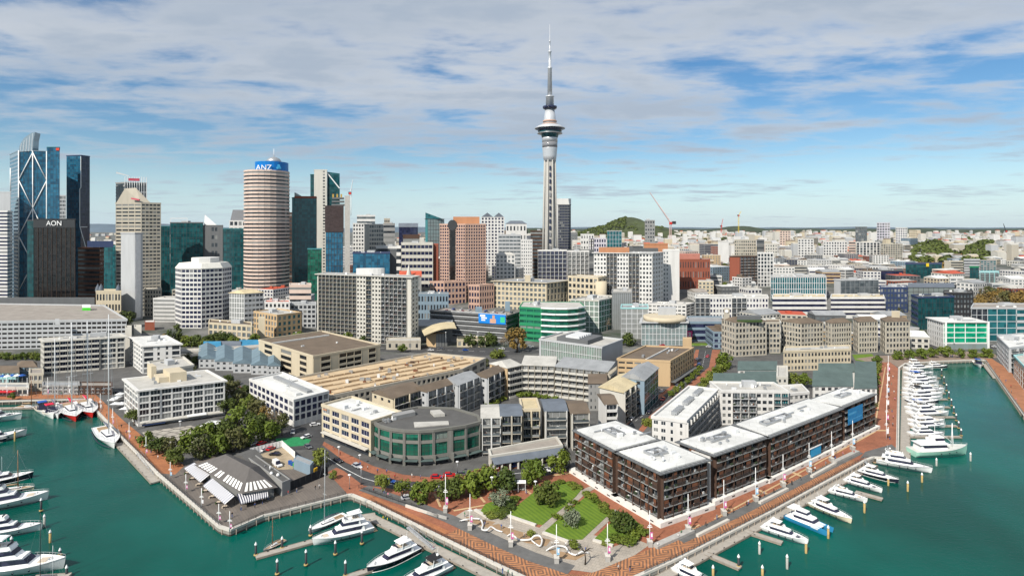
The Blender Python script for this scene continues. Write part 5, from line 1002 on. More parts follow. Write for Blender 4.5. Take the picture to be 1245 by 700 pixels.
# ------------------------------------------------------------------ middle ground right of the salmon tower
apt=dict(name='apartment_tower')
tw('grey white stepped apartment block in front of the chevron roofed tower',606,None,633,780,286,'lgrey',None,BD(12,.5,'mid',.4,nb=6,pw=.5),18,clutter=4,**apt);tw('narrow white apartment block beside the grey stepped one',633.5,None,647,760,292,'white',None,W(5,12,.4,.4,'mid'),16,clutter=2,**apt)
tw('brown and white striped hotel block with a small pink sign left of the great shaft',645,None,663,800,281,'umber',None,BD(13,.5,'offwhite' if False else 'mid',.5),16,clutter=3);tw('dark roofed white house block on the ridge left of the great shaft',615,None,640,960,272,'white',None,W(6,5,.4,.4),20,roof='hip',rm='slate',par=5)
tw('small white block with a pyramid roof beside the salmon pink tower',603,None,626,690,310,'white',None,W(5,9,.5,.45,'mid'),14,roof='hip',rm='pale',par=3,**apt)
tw('white apartment block with purple tinted balconies left of the two',654,None,689,700,305,'white',None,K(7,9,1.4,'glass','navy',bw='purple',div=.4),16,clutter=4,rm='pale',**apt);tw('white apartment block with recessed balconies right of the purple tinted one',690,None,716,690,306,'white',None,K(5,9,1.4,'rail','dark',bw='white',div=.8),16,clutter=4,rm='pale',**apt)
pc5=T3(600,664,693,590,24,30);r=bld('broad cream stone block with square windows and overhanging grey roof',pc5,ZT(344,590),'cream',[W(7,5,.5,.6,'mid',.8),None,None,W(13,6,.55,.5,'mid',.5)],rm='grey',cornice=1.8,par=.3,clutter=4);part(r,'stair_tower',WL['cream'],lambda b:b.prism(F2(638,645,606,8),30,ZT(335,606)))
r,p,z=tw('cream apartment block with rounded corner tower behind the green offices',691,727,737,585,338,'cream',W(7,6,.55,.5,'dark',.5),W(2,6,.4,.4),20,14,rm='pale',**apt);part(r,'corner_drum',WL['cream'],lambda b:b.lathe((XY(731,583).x,584,0),[(5.6,10),(5.6,ZT(342,584))],18))
p7=T3(722,793,806,600,14,26);r=bld('large white apartment building with dense balconies and red tiled penthouse',p7,ZT(308,600),'white',[W(4,13,.5,.45,'mid',.3),None,None,MIX((.22,W(4,13,.5,.45,'dark',.3)),(.18,K(3,13,1.2,'rail','dark',bw='beige',div=.3)),(.2,W(4,13,.5,.45,'dark',.3)),(.18,K(3,13,1.2,'rail','dark',bw='beige',div=.3)),(.22,W(4,13,.5,.45,'dark',.3)))],rm='grey',cornice=1.4,par=.4,clutter=5,big=False,**apt);part(r,'penthouse',WL['orange'],lambda b:b.prism(F2(728,765,615,14),ZT(308,600),ZT(301,615)))
tw('plain bright white slab wall of the tall block right of the balcony building',806,None,826,640,305,'white',None,MIX((.35,W(2,12,.4,.4,'mid')),(.65,None)),30,rm='white',**apt)
r,p,z=tw('dark red louvred building with pale pink roof right of the white slab',826,None,863,700,316,'brick',None,CU(14,2,'dark',.5,'dark_brown',r=.5)if False else W(12,3,.3,.5,'dark'),26,rm='pale');part(r,'pink_roof',mat('pink_sheet_roof',(.42,.17,.13),.8),lambda b:b.prism(F2(826,851,704,22),z+.8,ZT(309,704)))
tw('orange brown curved roof hall behind the white apartment building',783,None,812,900,297,'orange',None,None,30,rm='red',name='hall');tw('dark low wide building with flat roof left of the orange hall',690,None,722,760,305,'dgrey',None,BD(4,.4,'dark'),24,rm='dark');tw('dark flat roofed block behind the white apartment building',762,None,800,800,303,'dgrey',None,BD(3,.4,'dark'),24,rm='dark')
# green office curve, and its neighbours
zc=ZT(374,470);pl=[XY(632,474),XY(658,466),XY(675,462),XY(690,462),XY(702,466),XY(711,474)];pts=pl+[XY(705,505),XY(636,506)]
r=bld('curved green glass office with white balcony bands on its round right end',pts,zc,'green',[BD(6,.45,'green',.6,nb=3,pw=.5)]+[None]*7,rm='pale',clutter=6,par=.4)
wb=MB();[wb.wallbox(pl[i],pl[i+1],0,(pl[i+1]-pl[i]).length,0,.9,3+zc*.155*(j+1)-1.2,3+zc*.155*(j+1))for j in range(6)for i in range(1,5)];wb.build('balcony_band',white_m,r);gb=MB();[gb.wallbox(pl[i],pl[i+1],.1,(pl[i+1]-pl[i]).length-.1,.03,.08,4,zc-1.5)for i in range(1,5)];gb.build('glazing',G['green'],r)
p10=T3(694,728,755,505,8,34);bld('green glass office with white frame and roof garden behind the curved green office',p10,ZT(366,505),'offwhite',[CU(9,6,'green',.4,'white_paint'),None,None,CU(6,6,'green',.5,'white_paint')],rm='pale',clutter=8)
tw('grey ribbed office block behind the green glass offices',744,None,768,520,356,'grey',None,CU(10,1,'dark',.7,'grey_steel',hb=False),30,rm='pale',clutter=3)
p11=T3(523,616,631,472,28,20);z11=ZT(384.5,472);r=bld('open deck parking building with white railings and a blue billboard',p11,z11,'dgrey',[BD(5,.62,'black',.6),None,None,BD(5,.62,'black',.6)],rm='gravel',par=.7,name='car_park')
a,c=p11[3],p11[0];part(r,'railing_band',WL['lgrey'],lambda b:[b.wallbox(a,c,0,(c-a).length,.75,.95,3+z11*.168*j+1.6,3+z11*.168*j+2.5)for j in range(0,6)]);L=(c-a).length
bb=mat('billboard_blue',(.01,.20,.62),.5,.05);part(r,'billboard',bb,lambda b:b.wallbox(a,c,L*.655,L*.995,1.0,1.3,z11-6.5,z11+1.2));part(r,'billboard_print',lit,lambda b:[b.wallbox(a,c,L*s0,L*s1,1.3,1.34,z11+z0,z11+z1)for s0,s1,z0,z1 in((.675,.74,-1.2,.4),(.69,.76,-2.8,-1.6),(.69,.74,-4.4,-3.4))]);part(r,'billboard_figure',mat('skin_print',(.55,.32,.22),.6),lambda b:[b.wallbox(a,c,L*.83,L*.86,1.3,1.34,z11-2.4,z11+.4),b.wallbox(a,c,L*.80,L*.875,1.345,1.37,z11-6,z11-2.5)]);part(r,'billboard_panel',mat('billboard_green',(.05,.5,.25),.5),lambda b:b.wallbox(a,c,L*.93,L*.985,1.3,1.34,z11-5,z11-.6))
part(r,'lift_housing',WL['bluegrey'],lambda b:b.prism(F2(578,586,486,6),z11,z11+5));part(r,'lift_housing',WL['bluegrey'],lambda b:b.prism(F2(614,620,500,5),z11,z11+8))
r=bld('tan hall with a curved white roof beside the grey apartment slab',T3(518.5,530,544,445,4,4),13,'tan',[CU(4,1,'dark',.3,'dark_metal'),None,None,None],roof=None,par=None,name='hall')
def vault(b):
 q=[XY(516,438),XY(555,442),XY(552,470),XY(512,466)];n=8;o=len(b.v)
 for i in range(n+1):
  t=i/n;zz=13.2+5.0*math.sin(t*math.pi*.62);p_,p2=q[0].lerp(q[1],t),q[3].lerp(q[2],t);b.v+=[(p_.x,p_.y,zz),(p2.x,p2.y,zz),(p_.x,p_.y,zz-.5),(p2.x,p2.y,zz-.5)]
 for i in range(n):k=o+4*i;b.face([k,k+4,k+5,k+1]);b.face([k+2,k+6,k+4,k]);b.face([k+1,k+5,k+7,k+3])
 b.face([o,o+1,o+3,o+2]);k=o+4*n;b.face([k+2,k+3,k+1,k])
part(r,'roof',MATS['r_cream'],vault)
bld('long grey sheet roofed shed behind the tan curved hall',F2(506,550,470,16),15,'grey',None,roof='mono',rm='grey',par=2.5,name='shed');bld('low cream kiosk with slanted wing roof by the main road trees',F2(556,590,446,12),8,'cream',W(6,1,.5,.5),rm='cream',name='kiosk')
p13=L3(19.5,(656,413),(731.8,423),(757,413.5));r=bld('green slatted glass office with blank grey end and dark roof plant',p13,19.5,'lgrey',[None,None,None,MIX((.03,None),(.97,CU(26,3,'green',.22,'pale_metal',r=.5)))],rm='pale',clutter=14,big=False);u,v=p13[1]-p13[0],p13[3]-p13[0]
part(r,'roof_plant',WL['dgrey'],lambda b:[b.prism([p13[0]+u*.1+v*.25,p13[0]+u*.8+v*.25,p13[0]+u*.8+v*.75,p13[0]+u*.1+v*.75],19.4,22.3)]);part(r,'duct',alu,lambda b:[b.prism([p13[0]+u*(.15+.1*i)+v*.4,p13[0]+u*(.21+.1*i)+v*.4,p13[0]+u*(.21+.1*i)+v*.62,p13[0]+u*(.15+.1*i)+v*.62],22.3,23.6)for i in range(6)])
tw('pale green fronted office with stepped roof left of the round capped office',755,None,788,480,375,'aqua',None,CU(5,6,'mid',.4,'pale_metal'),22,clutter=6)
p14=F2(780,835,452,24);z14=ZT(392,452);r=bld('blue green glass office with white roof rim and a cream ring on top',p14,z14,'lgrey',CU(12,4,'teal',.35,'pale_metal'),rm='pale',cornice=1.6,par=.4);part(r,'roof_ring',WL['cream'],lambda b:b.lathe((XY(808,464).x,464,z14),[(16,-.2),(16.5,3.2),(15,3.4)],28));part(r,'plant_room',WL['lgrey'],lambda b:b.prism(F2(800,822,468,8),z14+3,z14+9))
tw('white block with dark window rows behind the round capped office',788,834,844,560,371,'white',W(9,4,.6,.35,'dark'),W(2,5,.7,.4,'dark'),8,14,rm='pale',clutter=6);tw('long white apartment building with grouped windows behind the low parking hall',845,None,934,545,362,'white',None,MIX((.2,K(3,5,1.2,'glass','dark',bw='white')),(.3,W(7,5,.5,.45,'navy')),(.2,K(3,5,1.2,'glass','dark',bw='white')),(.3,W(7,5,.5,.45,'navy'))),22,rm='pale',clutter=10)
r,p,z=tw('low dark parking hall with two pink sign panels beside the main road',835,None,878,470,392,'bluegrey',None,BD(3,.6,'navy',.4),30,rm='grey',name='car_park');a,c=p[0],p[1];L=(c-a).length
part(r,'sign',mat('sign_magenta',(.70,.04,.24),.5),lambda b:[b.wallbox(a,c,L*s,L*(s+.15),.5,.7,5,11)for s in(.0,.8)]);part(r,'sign_print',lit,lambda b:[b.wallbox(a,c,L*(s+.04),L*(s+.11),.7,.74,zz,zz+.9)for s in(.0,.8)for zz in(6.2,7.6,9.0)])
for x0,x1,lb in((939,1004,'left'),(1010,1075,'right')):tw('long white office with dark purple window bands, %s of the pair above the stone blocks'%lb,x0,None,x1,560+(x0>1000)*8,362,'white',None,BD(4,.5,'navy',.8,gf=2),30,rm='cream',clutter=8)
tw('green grey glass office with slim vertical fins behind the white banded pair',937,None,1004,640,337,'lgrey',None,CU(24,4,'teal',.5,'pale_metal',r=.5),34,rm='pale',clutter=8)
tw('dark brown apartment tower with a red brick end wall',887,899,921,720,312,'umber',None,K(5,10,1.2,'glass','dark',bw='pinkbeige',div=.5),4,6,rm='dark',**apt);part(ALL[-1],'end_wall',WL['brick'],lambda b:b.wallbox(T3(887,899,921,720,4,6)[3],T3(887,899,921,720,4,6)[0],0,12.5,.02,.3,28,ZT(313,720)))
tw('white tower with black hexagon window pattern beside the brown one',921,None,940,715,308,'white',None,W(5,9,.62,.62,'dark',.5),16,rm='white',**apt)
# dark glass quarter and green glass office at the head of the basin
z25=ZT(391.5,439);p25=T3(1128,1147,1200,439,22,0);r=bld('bright green glass office with white frame at the head of the right basin',p25,z25,'white',[CU(4,4,'bright',.55,'white_paint',gf=4.5),None,None,W(7,5,.35,.5,'dark',.3)],rm='white',cornice=1.2,par=.3,clutter=10)
on_wall(r,p25,0,0,1,3.2,6.8,.0,.1,'shopfront',G['teal']);u_=(p25[1]-p25[0]).normalized();part(r,'column',white_m,lambda b:[b.box(q.x-.5,q.x+.5,q.y-1.5,q.y-.5,2.8,z25+.4)for q in(p25[0]+u_*1.0,p25[1]+u_*.2)])
tw('wide grey office with teal glazing and white balcony lines at the right edge',1181,None,1290,470,375,'lgrey',None,MIX((.18,CU(3,5,'dark',.3,'pale_metal')),(.32,CU(3,5,'teal',.4,'pale_metal')),(.5,BD(5,.6,'teal',.5,nb=5))),36,rm='gravel',clutter=10)
tw('dark teal glass office with pale balcony lines behind the bright green office',1108,1116,1160,520,362,'navy',BD(6,.6,'deep',.4),CU(10,6,'deep',.3,'dark_metal'),20,6,rm='dark',clutter=8);tw('black gridded office block right of the dark teal office',1147,None,1183,545,357,'black',None,W(9,6,.5,.5,'mid',.3),30,rm='dark',clutter=4)
tw('dark glass office with blue sheet roof behind the dark teal one',1104,None,1160,600,349,'navy',None,CU(9,5,'deep',.3,'dark_metal'),30,roof='mono',rm='slate',par=2);tw('low dark gridded office left of the blue roofed dark office',1070,None,1103,590,350,'navy',None,W(8,5,.55,.5,'mid',.3),26,rm='grey',clutter=6)
tw('grey louvred office with flat pale roof left of the dark gridded office',1014,1022,1068,640,341,'lgrey',None,CU(8,3,'mid',.4,'grey_steel'),10,6,rm='pale',clutter=6);tw('dark glass block with a yellow logo panel below the green hill',1101,None,1145,800,321,'navy',None,CU(10,6,'deep',.3,'dark_metal'),30,rm='dark');tw('low black roofed office left of the block with the yellow panel',1056,None,1098,760,329,'dgrey',None,CU(9,2,'navy',.3,'dark_metal'),26,rm='dark',clutter=4)
part(ALL[-2],'logo_panel',mat('sign_yellow',(.7,.5,.02),.5),lambda b:b.prism(F2(1126,1129.5,798,.6),ZT(324,798),ZT(320,798)))
tw('white striped office block with four window bands right of the dark offices',1155,None,1171,690,338,'white',None,W(2,4,.8,.5,'mid'),20,rm='pale');tw('white block with small square windows beside the white striped office',1172,None,1186,695,341,'offwhite',None,W(3,4,.4,.4),20,rm='pale');tw('teal and white framed apartments with stepped bays at the right edge',1191,None,1214,740,331,'aqua',None,K(4,5,1.2,'glass','teal',bw='white',div=.5),20,**apt)
tw('long row of white framed arched houses at the right edge',1215,None,1275,745,338,'aqua',None,W(10,2,.55,.6,'teal',.5,fr='white_paint'),20,roof='gable',rm='pale',par=3);tw('beige striped block below the green wooded hill',1148,None,1171,830,318,'stone',None,MIX((.35,None),(.65,BD(6,.5,'dark'))),20,clutter=3);tw('grey green apartment grid on the slope under the white houses',1192,None,1211,850,317,'grey',None,W(5,7,.6,.5,'teal'),16)
tw('pale office block with lift tower beside the beige striped one',1172,None,1191,850,316,'lgrey',None,BD(6,.4,'dark'),18);tw('small dark green glass box in front of the pale lift tower block',1179,None,1190,800,325,'green',None,CU(3,4,'deep',.3,'dark_metal'),12)
# white flats on the far slope and the skyline towers
for i,(x0,x1,y0,Y,w_,f,lb)in enumerate(((970,989,291,1150,'white',W(5,9,.5,.45),'white flats with brown roof line, tallest of the far slope left group'),(1001,1030,294,1120,'white',W(9,8,.5,.5),'white gridded flats left of the red edged block'),(1032,1040,294,1130,'pinkbeige',BD(8,.5),'narrow red edged flats between two white blocks'),(1041,1070,295,1140,'white',W(7,8,.6,.7),'white flats with tall dark window strips'),(1071,1097,297,1120,'stone',W(9,9,.6,.5),'grey brown slab of flats at the right end of the white group'),(948,961,281,1500,'pinkbeige',W(4,9,.5,.4),'pinkish tower of flats on the far ridge'),(893,919,292,1080,'stone',W(10,8,.5,.4),'wide beige slab of flats with many small balconies'),(873,886,294,1060,'white',None,'plain white gable ended tower left of the beige slab'),(920,929,292,1070,'dgrey',BD(8,.4),'dark grey slab end beside the beige flats'),(930,945,297,1050,'offwhite',W(5,7,.4,.4),'cream flats with flat roof under the far ridge'),(1040,1054,276,1600,'dgrey',W(4,8,.7,.6,'offwhite' if False else 'mid'),'dark framed tower with white strips, leftmost of the skyline group on the right'),(1066,1082,271,1650,'purple',W(5,10,.6,.5),'tallest grey tower of the skyline group on the right'),(1089,1103,277,1650,'white',W(5,9,.5,.5,'navy'),'white tower with dark blue roof in the skyline group on the right'),(1105,1115,280,1700,'cream',W(4,8,.4,.4),'cream round topped tower, rightmost of the skyline group'),(706,722,285,1050,'white',W(5,6,.4,.4),'white flats right of the striped slab tower'),(738,756,281,1000,'lgrey',CU(5,9,'teal',.4,'pale_metal'),'pale block with teal glazed front under the green volcanic hill'),(716,737,290,1050,'purple',W(7,6,.5,.5,'navy'),'mauve white flats beside the teal fronted block'),(784,796,268,1300,'grey',W(4,10,.5,.4),'grey tower standing before the right shoulder of the green hill'))):
 tw(lb,x0,None,x1,Y,y0,w_,None,f,18,name='apartment_tower',group='flats on the far slope',rm='pale')
part(ALL[-1],'roof_hut',WL['lgrey'],lambda b:b.prism(F2(786,790,1305,6),ZT(268,1300),ZT(266,1300)))
# downtown left low buildings
bld('ornate cream heritage hall with dark corner domes behind the car park deck',F2(117,147,560,18),ZT(355,560),'cream',W(8,3,.5,.5),rm='pale',name='heritage_building',par=1.5);r=ALL[-1]
for x in(119,123,144):q=XY(x,562);part(r,'dome',MATS['r_slate'],lambda b:b.lathe((q.x,q.y,ZT(355,560)),[(2.2,0),(2.2,2),(1.6,4.5),(.6,6.5),(0,8)],10))
bld('cream art deco office with long window strips beside the white octagon',F2(254,306,470,18,-14),17,'cream',W(9,3,.6,.55,'mid',.4),rm='brown',clutter=4,name='heritage_building');bld('yellow stone heritage warehouse with arcaded upper windows',T3(309,337,366,480,22,16),21.5,'tan',[W(5,4,.5,.5,'teal',.4),None,None,W(8,4,.5,.55,'mid',.4)],rm='pale',clutter=6,name='heritage_building')
bld('white block with red tiled penthouse behind the yellow stone warehouse',F2(322,352,520,16),27,'white',W(6,5,.5,.5),rm='red',clutter=5);bld('grey blue glazed white framed office behind the cream deco building',T3(279,297,320,530,6,10),34,'lgrey',[W(5,7,.7,.4,'dark'),None,None,CU(6,7,'mid',.4,'white_paint')],roof='hip',rm='cream',par=3);bld('pink and cream striped block at the foot of the round striped tower',F2(352,378,560,18),ZT(347,560),'pinkbeige',BD(6,.4,'dark'),rm='pale',clutter=3)
bld('white low office with dark window rows between the warehouse and the apartment slab',F2(353,384,530,16),24,'lgrey',W(6,5,.6,.5),rm='grey',clutter=4);bld('beige low office behind the pale slab tower',F2(176,196,600,16),30,'beige',W(6,6,.5,.5),rm='pale');bld('small white roofed brick kiosk under the slab tower',F2(176,188,520,10),10,'brick',None,rm='white',name='kiosk',par=.2)
bld('grey stone church with a pale spire behind the apartment slab',F2(486,512,600,20),ZT(336,600),'grey',W(5,3,.3,.6),roof='gable',rm='red',par=5,name='church',cat='church');part(ALL[-1],'spire',WL['offwhite'],lambda b:b.lathe((XY(497,598).x,598,ZT(336,600)-4),[(3,0),(2.6,6),(0,17)],8))
bld('low brick red and blue shop terrace behind the open deck parking',F2(508,545,560,14),ZT(358,560),'bluegrey',W(10,3,.5,.5),rm='gravel',clutter=5,name='shop_row')
# cranes
def crane(label,px,Y,yb,yt,jib,m,s=1.0,lean=0):
 zb,zt=ZT(yb,Y),ZT(yt,Y);c=XY(px,Y);r=thing('tower_crane',(c.x,c.y,zb),label,'crane','tower cranes');part(r,'mast',m,lambda b:[b.bar((c.x+dx*s,c.y+dy*s,zb),(c.x+dx*s,c.y+dy*s,zt),.22*s,4)for dx,dy in((-1,-1),(1,-1),(1,1),(-1,1))]+[b.bar((c.x+(-1)**i*s,c.y-s,zb+(zt-zb)*i/14),(c.x-(-1)**i*s,c.y-s,zb+(zt-zb)*(i+1)/14),.14*s,4)for i in range(14)])
 e=XY(jib[0],Y);ze=ZT(jib[1],Y);part(r,'jib',m if not isinstance(m,tuple)else m,lambda b:[b.bar((c.x,c.y+dy*s,zt),(e.x,e.y+dy*s*.4,ze),.35*s,4)for dy in(-1,1)]+[b.bar((c.x,c.y,zt+2.2*s),(e.x,e.y,ze+.3),.3*s,4)]+[b.bar((c.x+(e.x-c.x)*i/12,c.y-s,zt+(ze-zt)*i/12),(c.x+(e.x-c.x)*(i+.7)/12,c.y,zt+(ze-zt)*(i+.7)/12+2.2*s*(1-i/12)),.16*s,4)for i in range(12)])
 part(r,'counterweight',darkm,lambda b:b.box(c.x+(c.x-e.x)*.18-2*s,c.x+(c.x-e.x)*.18+2*s,c.y-1.5*s,c.y+1.5*s,zt-1.5*s,zt+2*s));part(r,'cab',mat('crane_cab_red',(.55,.04,.03),.5),lambda b:b.box(c.x-1.6*s,c.x+1.6*s,c.y-2.4*s,c.y-s*.9,zt-2*s,zt+1.2*s));return r
crane('white and red tower crane beside the half built tower',426,700,262,235,(429,219),white_m,.8);crane('pale red crane with raised jib right of the green volcanic hill',815,1150,290,271,(790,234),mat('crane_pale_red',(.60,.43,.41),.5,.2,.3),1.6);crane('thin red crane on the far ridge',877,1900,283,275,(879,266),MATS['crane_cab_red'],1.3);crane('small yellow tower crane on the far ridge',898,1900,283,262,(901,257),MATS['sign_yellow'],1.2);crane('dark thin crane on the horizon at the right',1223,1900,283,281,(1220,272),darkm,1.3)
part(ALL[0],'vent',darkm,lambda b:b.box(0,0,0,0,0,0))if False else None
# ------------------------------------------------------------------ trees
def leafm(name,c1,c2):
 m,nt,n,l,p=nodes(name);geo=n.new('ShaderNodeNewGeometry');oi=n.new('ShaderNodeObjectInfo');t=n.new('ShaderNodeTexNoise');t.inputs['Scale'].default_value=.9;t.inputs['Detail'].default_value=3;l.new(geo.outputs['Position'],t.inputs['Vector'])
 ad=n.new('ShaderNodeMath');ad.operation='MULTIPLY_ADD';l.new(oi.outputs['Random'],ad.inputs[0]);ad.inputs[1].default_value=.5;l.new(t.outputs[0],ad.inputs[2])
 mr=n.new('ShaderNodeMapRange');l.new(ad.outputs[0],mr.inputs[0]);mr.inputs[1].default_value=.4;mr.inputs[2].default_value=1.1
 mx=n.new('ShaderNodeMixRGB');mx.inputs[1].default_value=(*c1,1);mx.inputs[2].default_value=(*c2,1);l.new(mr.outputs[0],mx.inputs[0]);l.new(mx.outputs[0],p.inputs['Base Color']);p.inputs['Roughness'].default_value=.65;p.inputs['Specular IOR Level'].default_value=.25
 return m
LEAF=dict(dark=leafm('dark_foliage',(.036,.060,.010),(.085,.105,.018)),green=leafm('green_foliage',(.065,.10,.010),(.13,.165,.02)),lime=leafm('yellow_green_foliage',(.09,.12,.015),(.16,.18,.03)),autumn=leafm('autumn_foliage',(.15,.10,.025),(.24,.155,.04)),grey=leafm('grey_green_foliage',(.10,.125,.075),(.19,.21,.14)),olive=leafm('olive_foliage',(.055,.065,.02),(.11,.105,.035)),bare=leafm('bare_twigs',(.13,.10,.065),(.2,.155,.10)))
bark=mat('bark',(.12,.09,.065),.9,.3,1.5);pale_bark=mat('pale_bark',(.28,.24,.19),.9,.25,1.5)
def crown_mesh(name,m,seed,n=900,leaf=.13,flat=.8,clumps=16,sparse=0,conic=0):
 rr=random.Random(seed);b=MB();cl=[]
 for i in range(clumps):
  th=rr.uniform(0,6.283);h=rr.uniform(-.75,.95);r=math.sqrt(max(.05,1-h*h))*rr.uniform(.45,.85)
  if conic:r*=(1-h)*.6+.15
  cl.append((Vector((math.cos(th)*r,math.sin(th)*r,h*flat*.8)),rr.uniform(.26,.46)))
 if not sparse:cl.append((Vector((0,0,0)),.6));cl.append((Vector((0,0,-.1)),.5))
 per=n//len(cl)
 for c,cr in cl:
  for k in range(per):
   d=Vector((rr.gauss(0,1),rr.gauss(0,1),rr.gauss(0,1))).normalized();p=c+d*cr*rr.uniform(.65,1.08);nn=(d*1.0+Vector((rr.uniform(-.8,.8),rr.uniform(-.8,.8),rr.uniform(-.3,1)))).normalized();u=nn.orthogonal().normalized();v=nn.cross(u);a=rr.uniform(0,6.28);u,v=u*math.cos(a)+v*math.sin(a),v*math.cos(a)-u*math.sin(a);s=leaf*rr.uniform(.6,1.35)
   b.add([p-u*s,p-v*s*.6,p+u*s,p+v*s*.6],[[0,1,2,3]])
 return b.mesh(name,m)
def trunk_mesh(seed,m=bark,h=1.0):
 rr=random.Random(seed);b=MB();b.tube([(0,0,-.1),(rr.uniform(-.03,.03),.02,.5*h),(rr.uniform(-.06,.06),0,1.0*h)],[.10,.075,.055],7)
 for i in range(5):a=i*1.257+rr.uniform(-.3,.3);b.tube([(0,0,.75*h),(math.cos(a)*.3,math.sin(a)*.3,1.15*h),(math.cos(a)*.62,math.sin(a)*.62,1.5*h)],[.05,.035,.015],5)
 return b.mesh('trunk',m)
CROWN={k:[crown_mesh('crown',LEAF[c],10*i+j,*a)for j in range(3)]for i,(k,c,a)in enumerate((('dark','dark',(1100,.12,.72,20)),('green','green',(900,.13,.85,15)),('lime','lime',(800,.13,.85,14)),('autumn','autumn',(700,.12,.95,16,1)),('grey','grey',(900,.11,.95,18)),('olive','olive',(800,.13,.85,16,1)),('bare','bare',(330,.09,1.0,14,1)),('pine','dark',(900,.12,1.5,22,0,1)),('shrub','green',(420,.17,.6,10)),('shrubd','dark',(420,.17,.6,10)),('shrubl','lime',(420,.17,.6,10))))}
TR=[trunk_mesh(s)for s in(1,2)];TRP=[trunk_mesh(s,pale_bark)for s in(3,4)]
rt=random.Random(3);TREES=[]
def tree(px,py,r,h,kind,label,group=None,z=None,Y=None,name='tree'):
 """px, py: the foot in the photo; r: crown radius and h: height, metres"""
 q=P(px,py)if Y is None else Vector((*XY(px,Y),g(*XY(px,Y))))
 if z is not None:q.z=z
 t=thing(name,tuple(q),label,'tree' if name=='tree' else 'shrub',group);TREES.append(t)
 r*=1.13;sx=rt.uniform(.9,1.12);cz=h-r*.85 if not kind.startswith('shrub')else h*.45
 sz=r*.98 if not kind=='pine' else h*.33
 if kind=='pine':cz=h*.56
 inst('crown',rt.choice(CROWN[kind]),t,(0,0,cz),rt.uniform(0,6),(r*sx,r/sx,sz if not kind.startswith('shrub')else h*.62))
 if not kind.startswith('shrub'):k=max(.8,cz*.72);inst('trunk',rt.choice(TRP if kind in('green','lime','bare')else TR),t,(0,0,0),rt.uniform(0,6),(r*.9,r*.9,k))
 return t
ORDW=['first','second','third','fourth','fifth','sixth','seventh','eighth','ninth','tenth','eleventh','twelfth','thirteenth','fourteenth','fifteenth','sixteenth','seventeenth','eighteenth','nineteenth','twentieth']
def ordw(i):return ORDW[i]if i<20 else 'twenty '+ORDW[i-20]if i<29 else['thirtieth','thirty first','thirty second','thirty third','thirty fourth','thirty fifth','thirty sixth','thirty seventh','thirty eighth','thirty ninth','fortieth'][i-29]
def trees(lst,phrase,group):
 for i,a in enumerate(lst):tree(*a,phrase%ordw(i),group)
gp='street trees by the park'
for a in((464.5,598,2.4,6,'lime','small yellow green street tree nearest the yachts end of the street'),(488,604,2.4,6,'lime','small yellow green street tree beside the blue car'),(511,609,3.4,6.2,'green','low rounded street tree right of two yellow green ones'),(524,603,2.5,6.2,'lime','yellow green street tree half hidden behind a darker rounded one'),(546.5,606,3.8,6.5,'dark','dark rounded street tree left of the big tree clump'),(558,598,2.3,6,'lime','light small street tree between two darker street trees'),(574,601,4.4,7.6,'green','left tree of the big clump in front of the shop row'),(588,598,4.0,7.8,'green','middle tree of the big clump in front of the shop row'),(594,588,3.2,6.5,'lime','lighter tree at the back of the clump before the shop row'),(613.6,596,4.2,7.4,'dark','right hand tree of the big clump beside the white bus shelter'),(648,584,4.2,8.0,'green','tall green tree shading parked cars at the end of the shop row'),(641,590,2.9,5.6,'green','smaller green tree in front of the tall one by the parked cars'),(681,574,4.0,8.0,'green','round green tree at the left corner of the brown apartments'),(389,567,3.0,6.5,'lime','yellow green tree between the grey hut and the cream corner office'),(405.5,582,1.4,3,'lime','tiny yellow tree at the street edge by the black fence'),(666,613,4.0,7.4,'dark','dark bushy tree on the large left lawn'),(608,615,2.9,5.2,'grey','grey green bushy tree beside the left shrub bed'),(695,640,2.7,4.9,'grey','round grey leaved tree in the middle of the second lawn'),(757,648,3.1,6.4,'dark','dark ball shaped tree at the foot of the brown apartments')):tree(*a,gp)
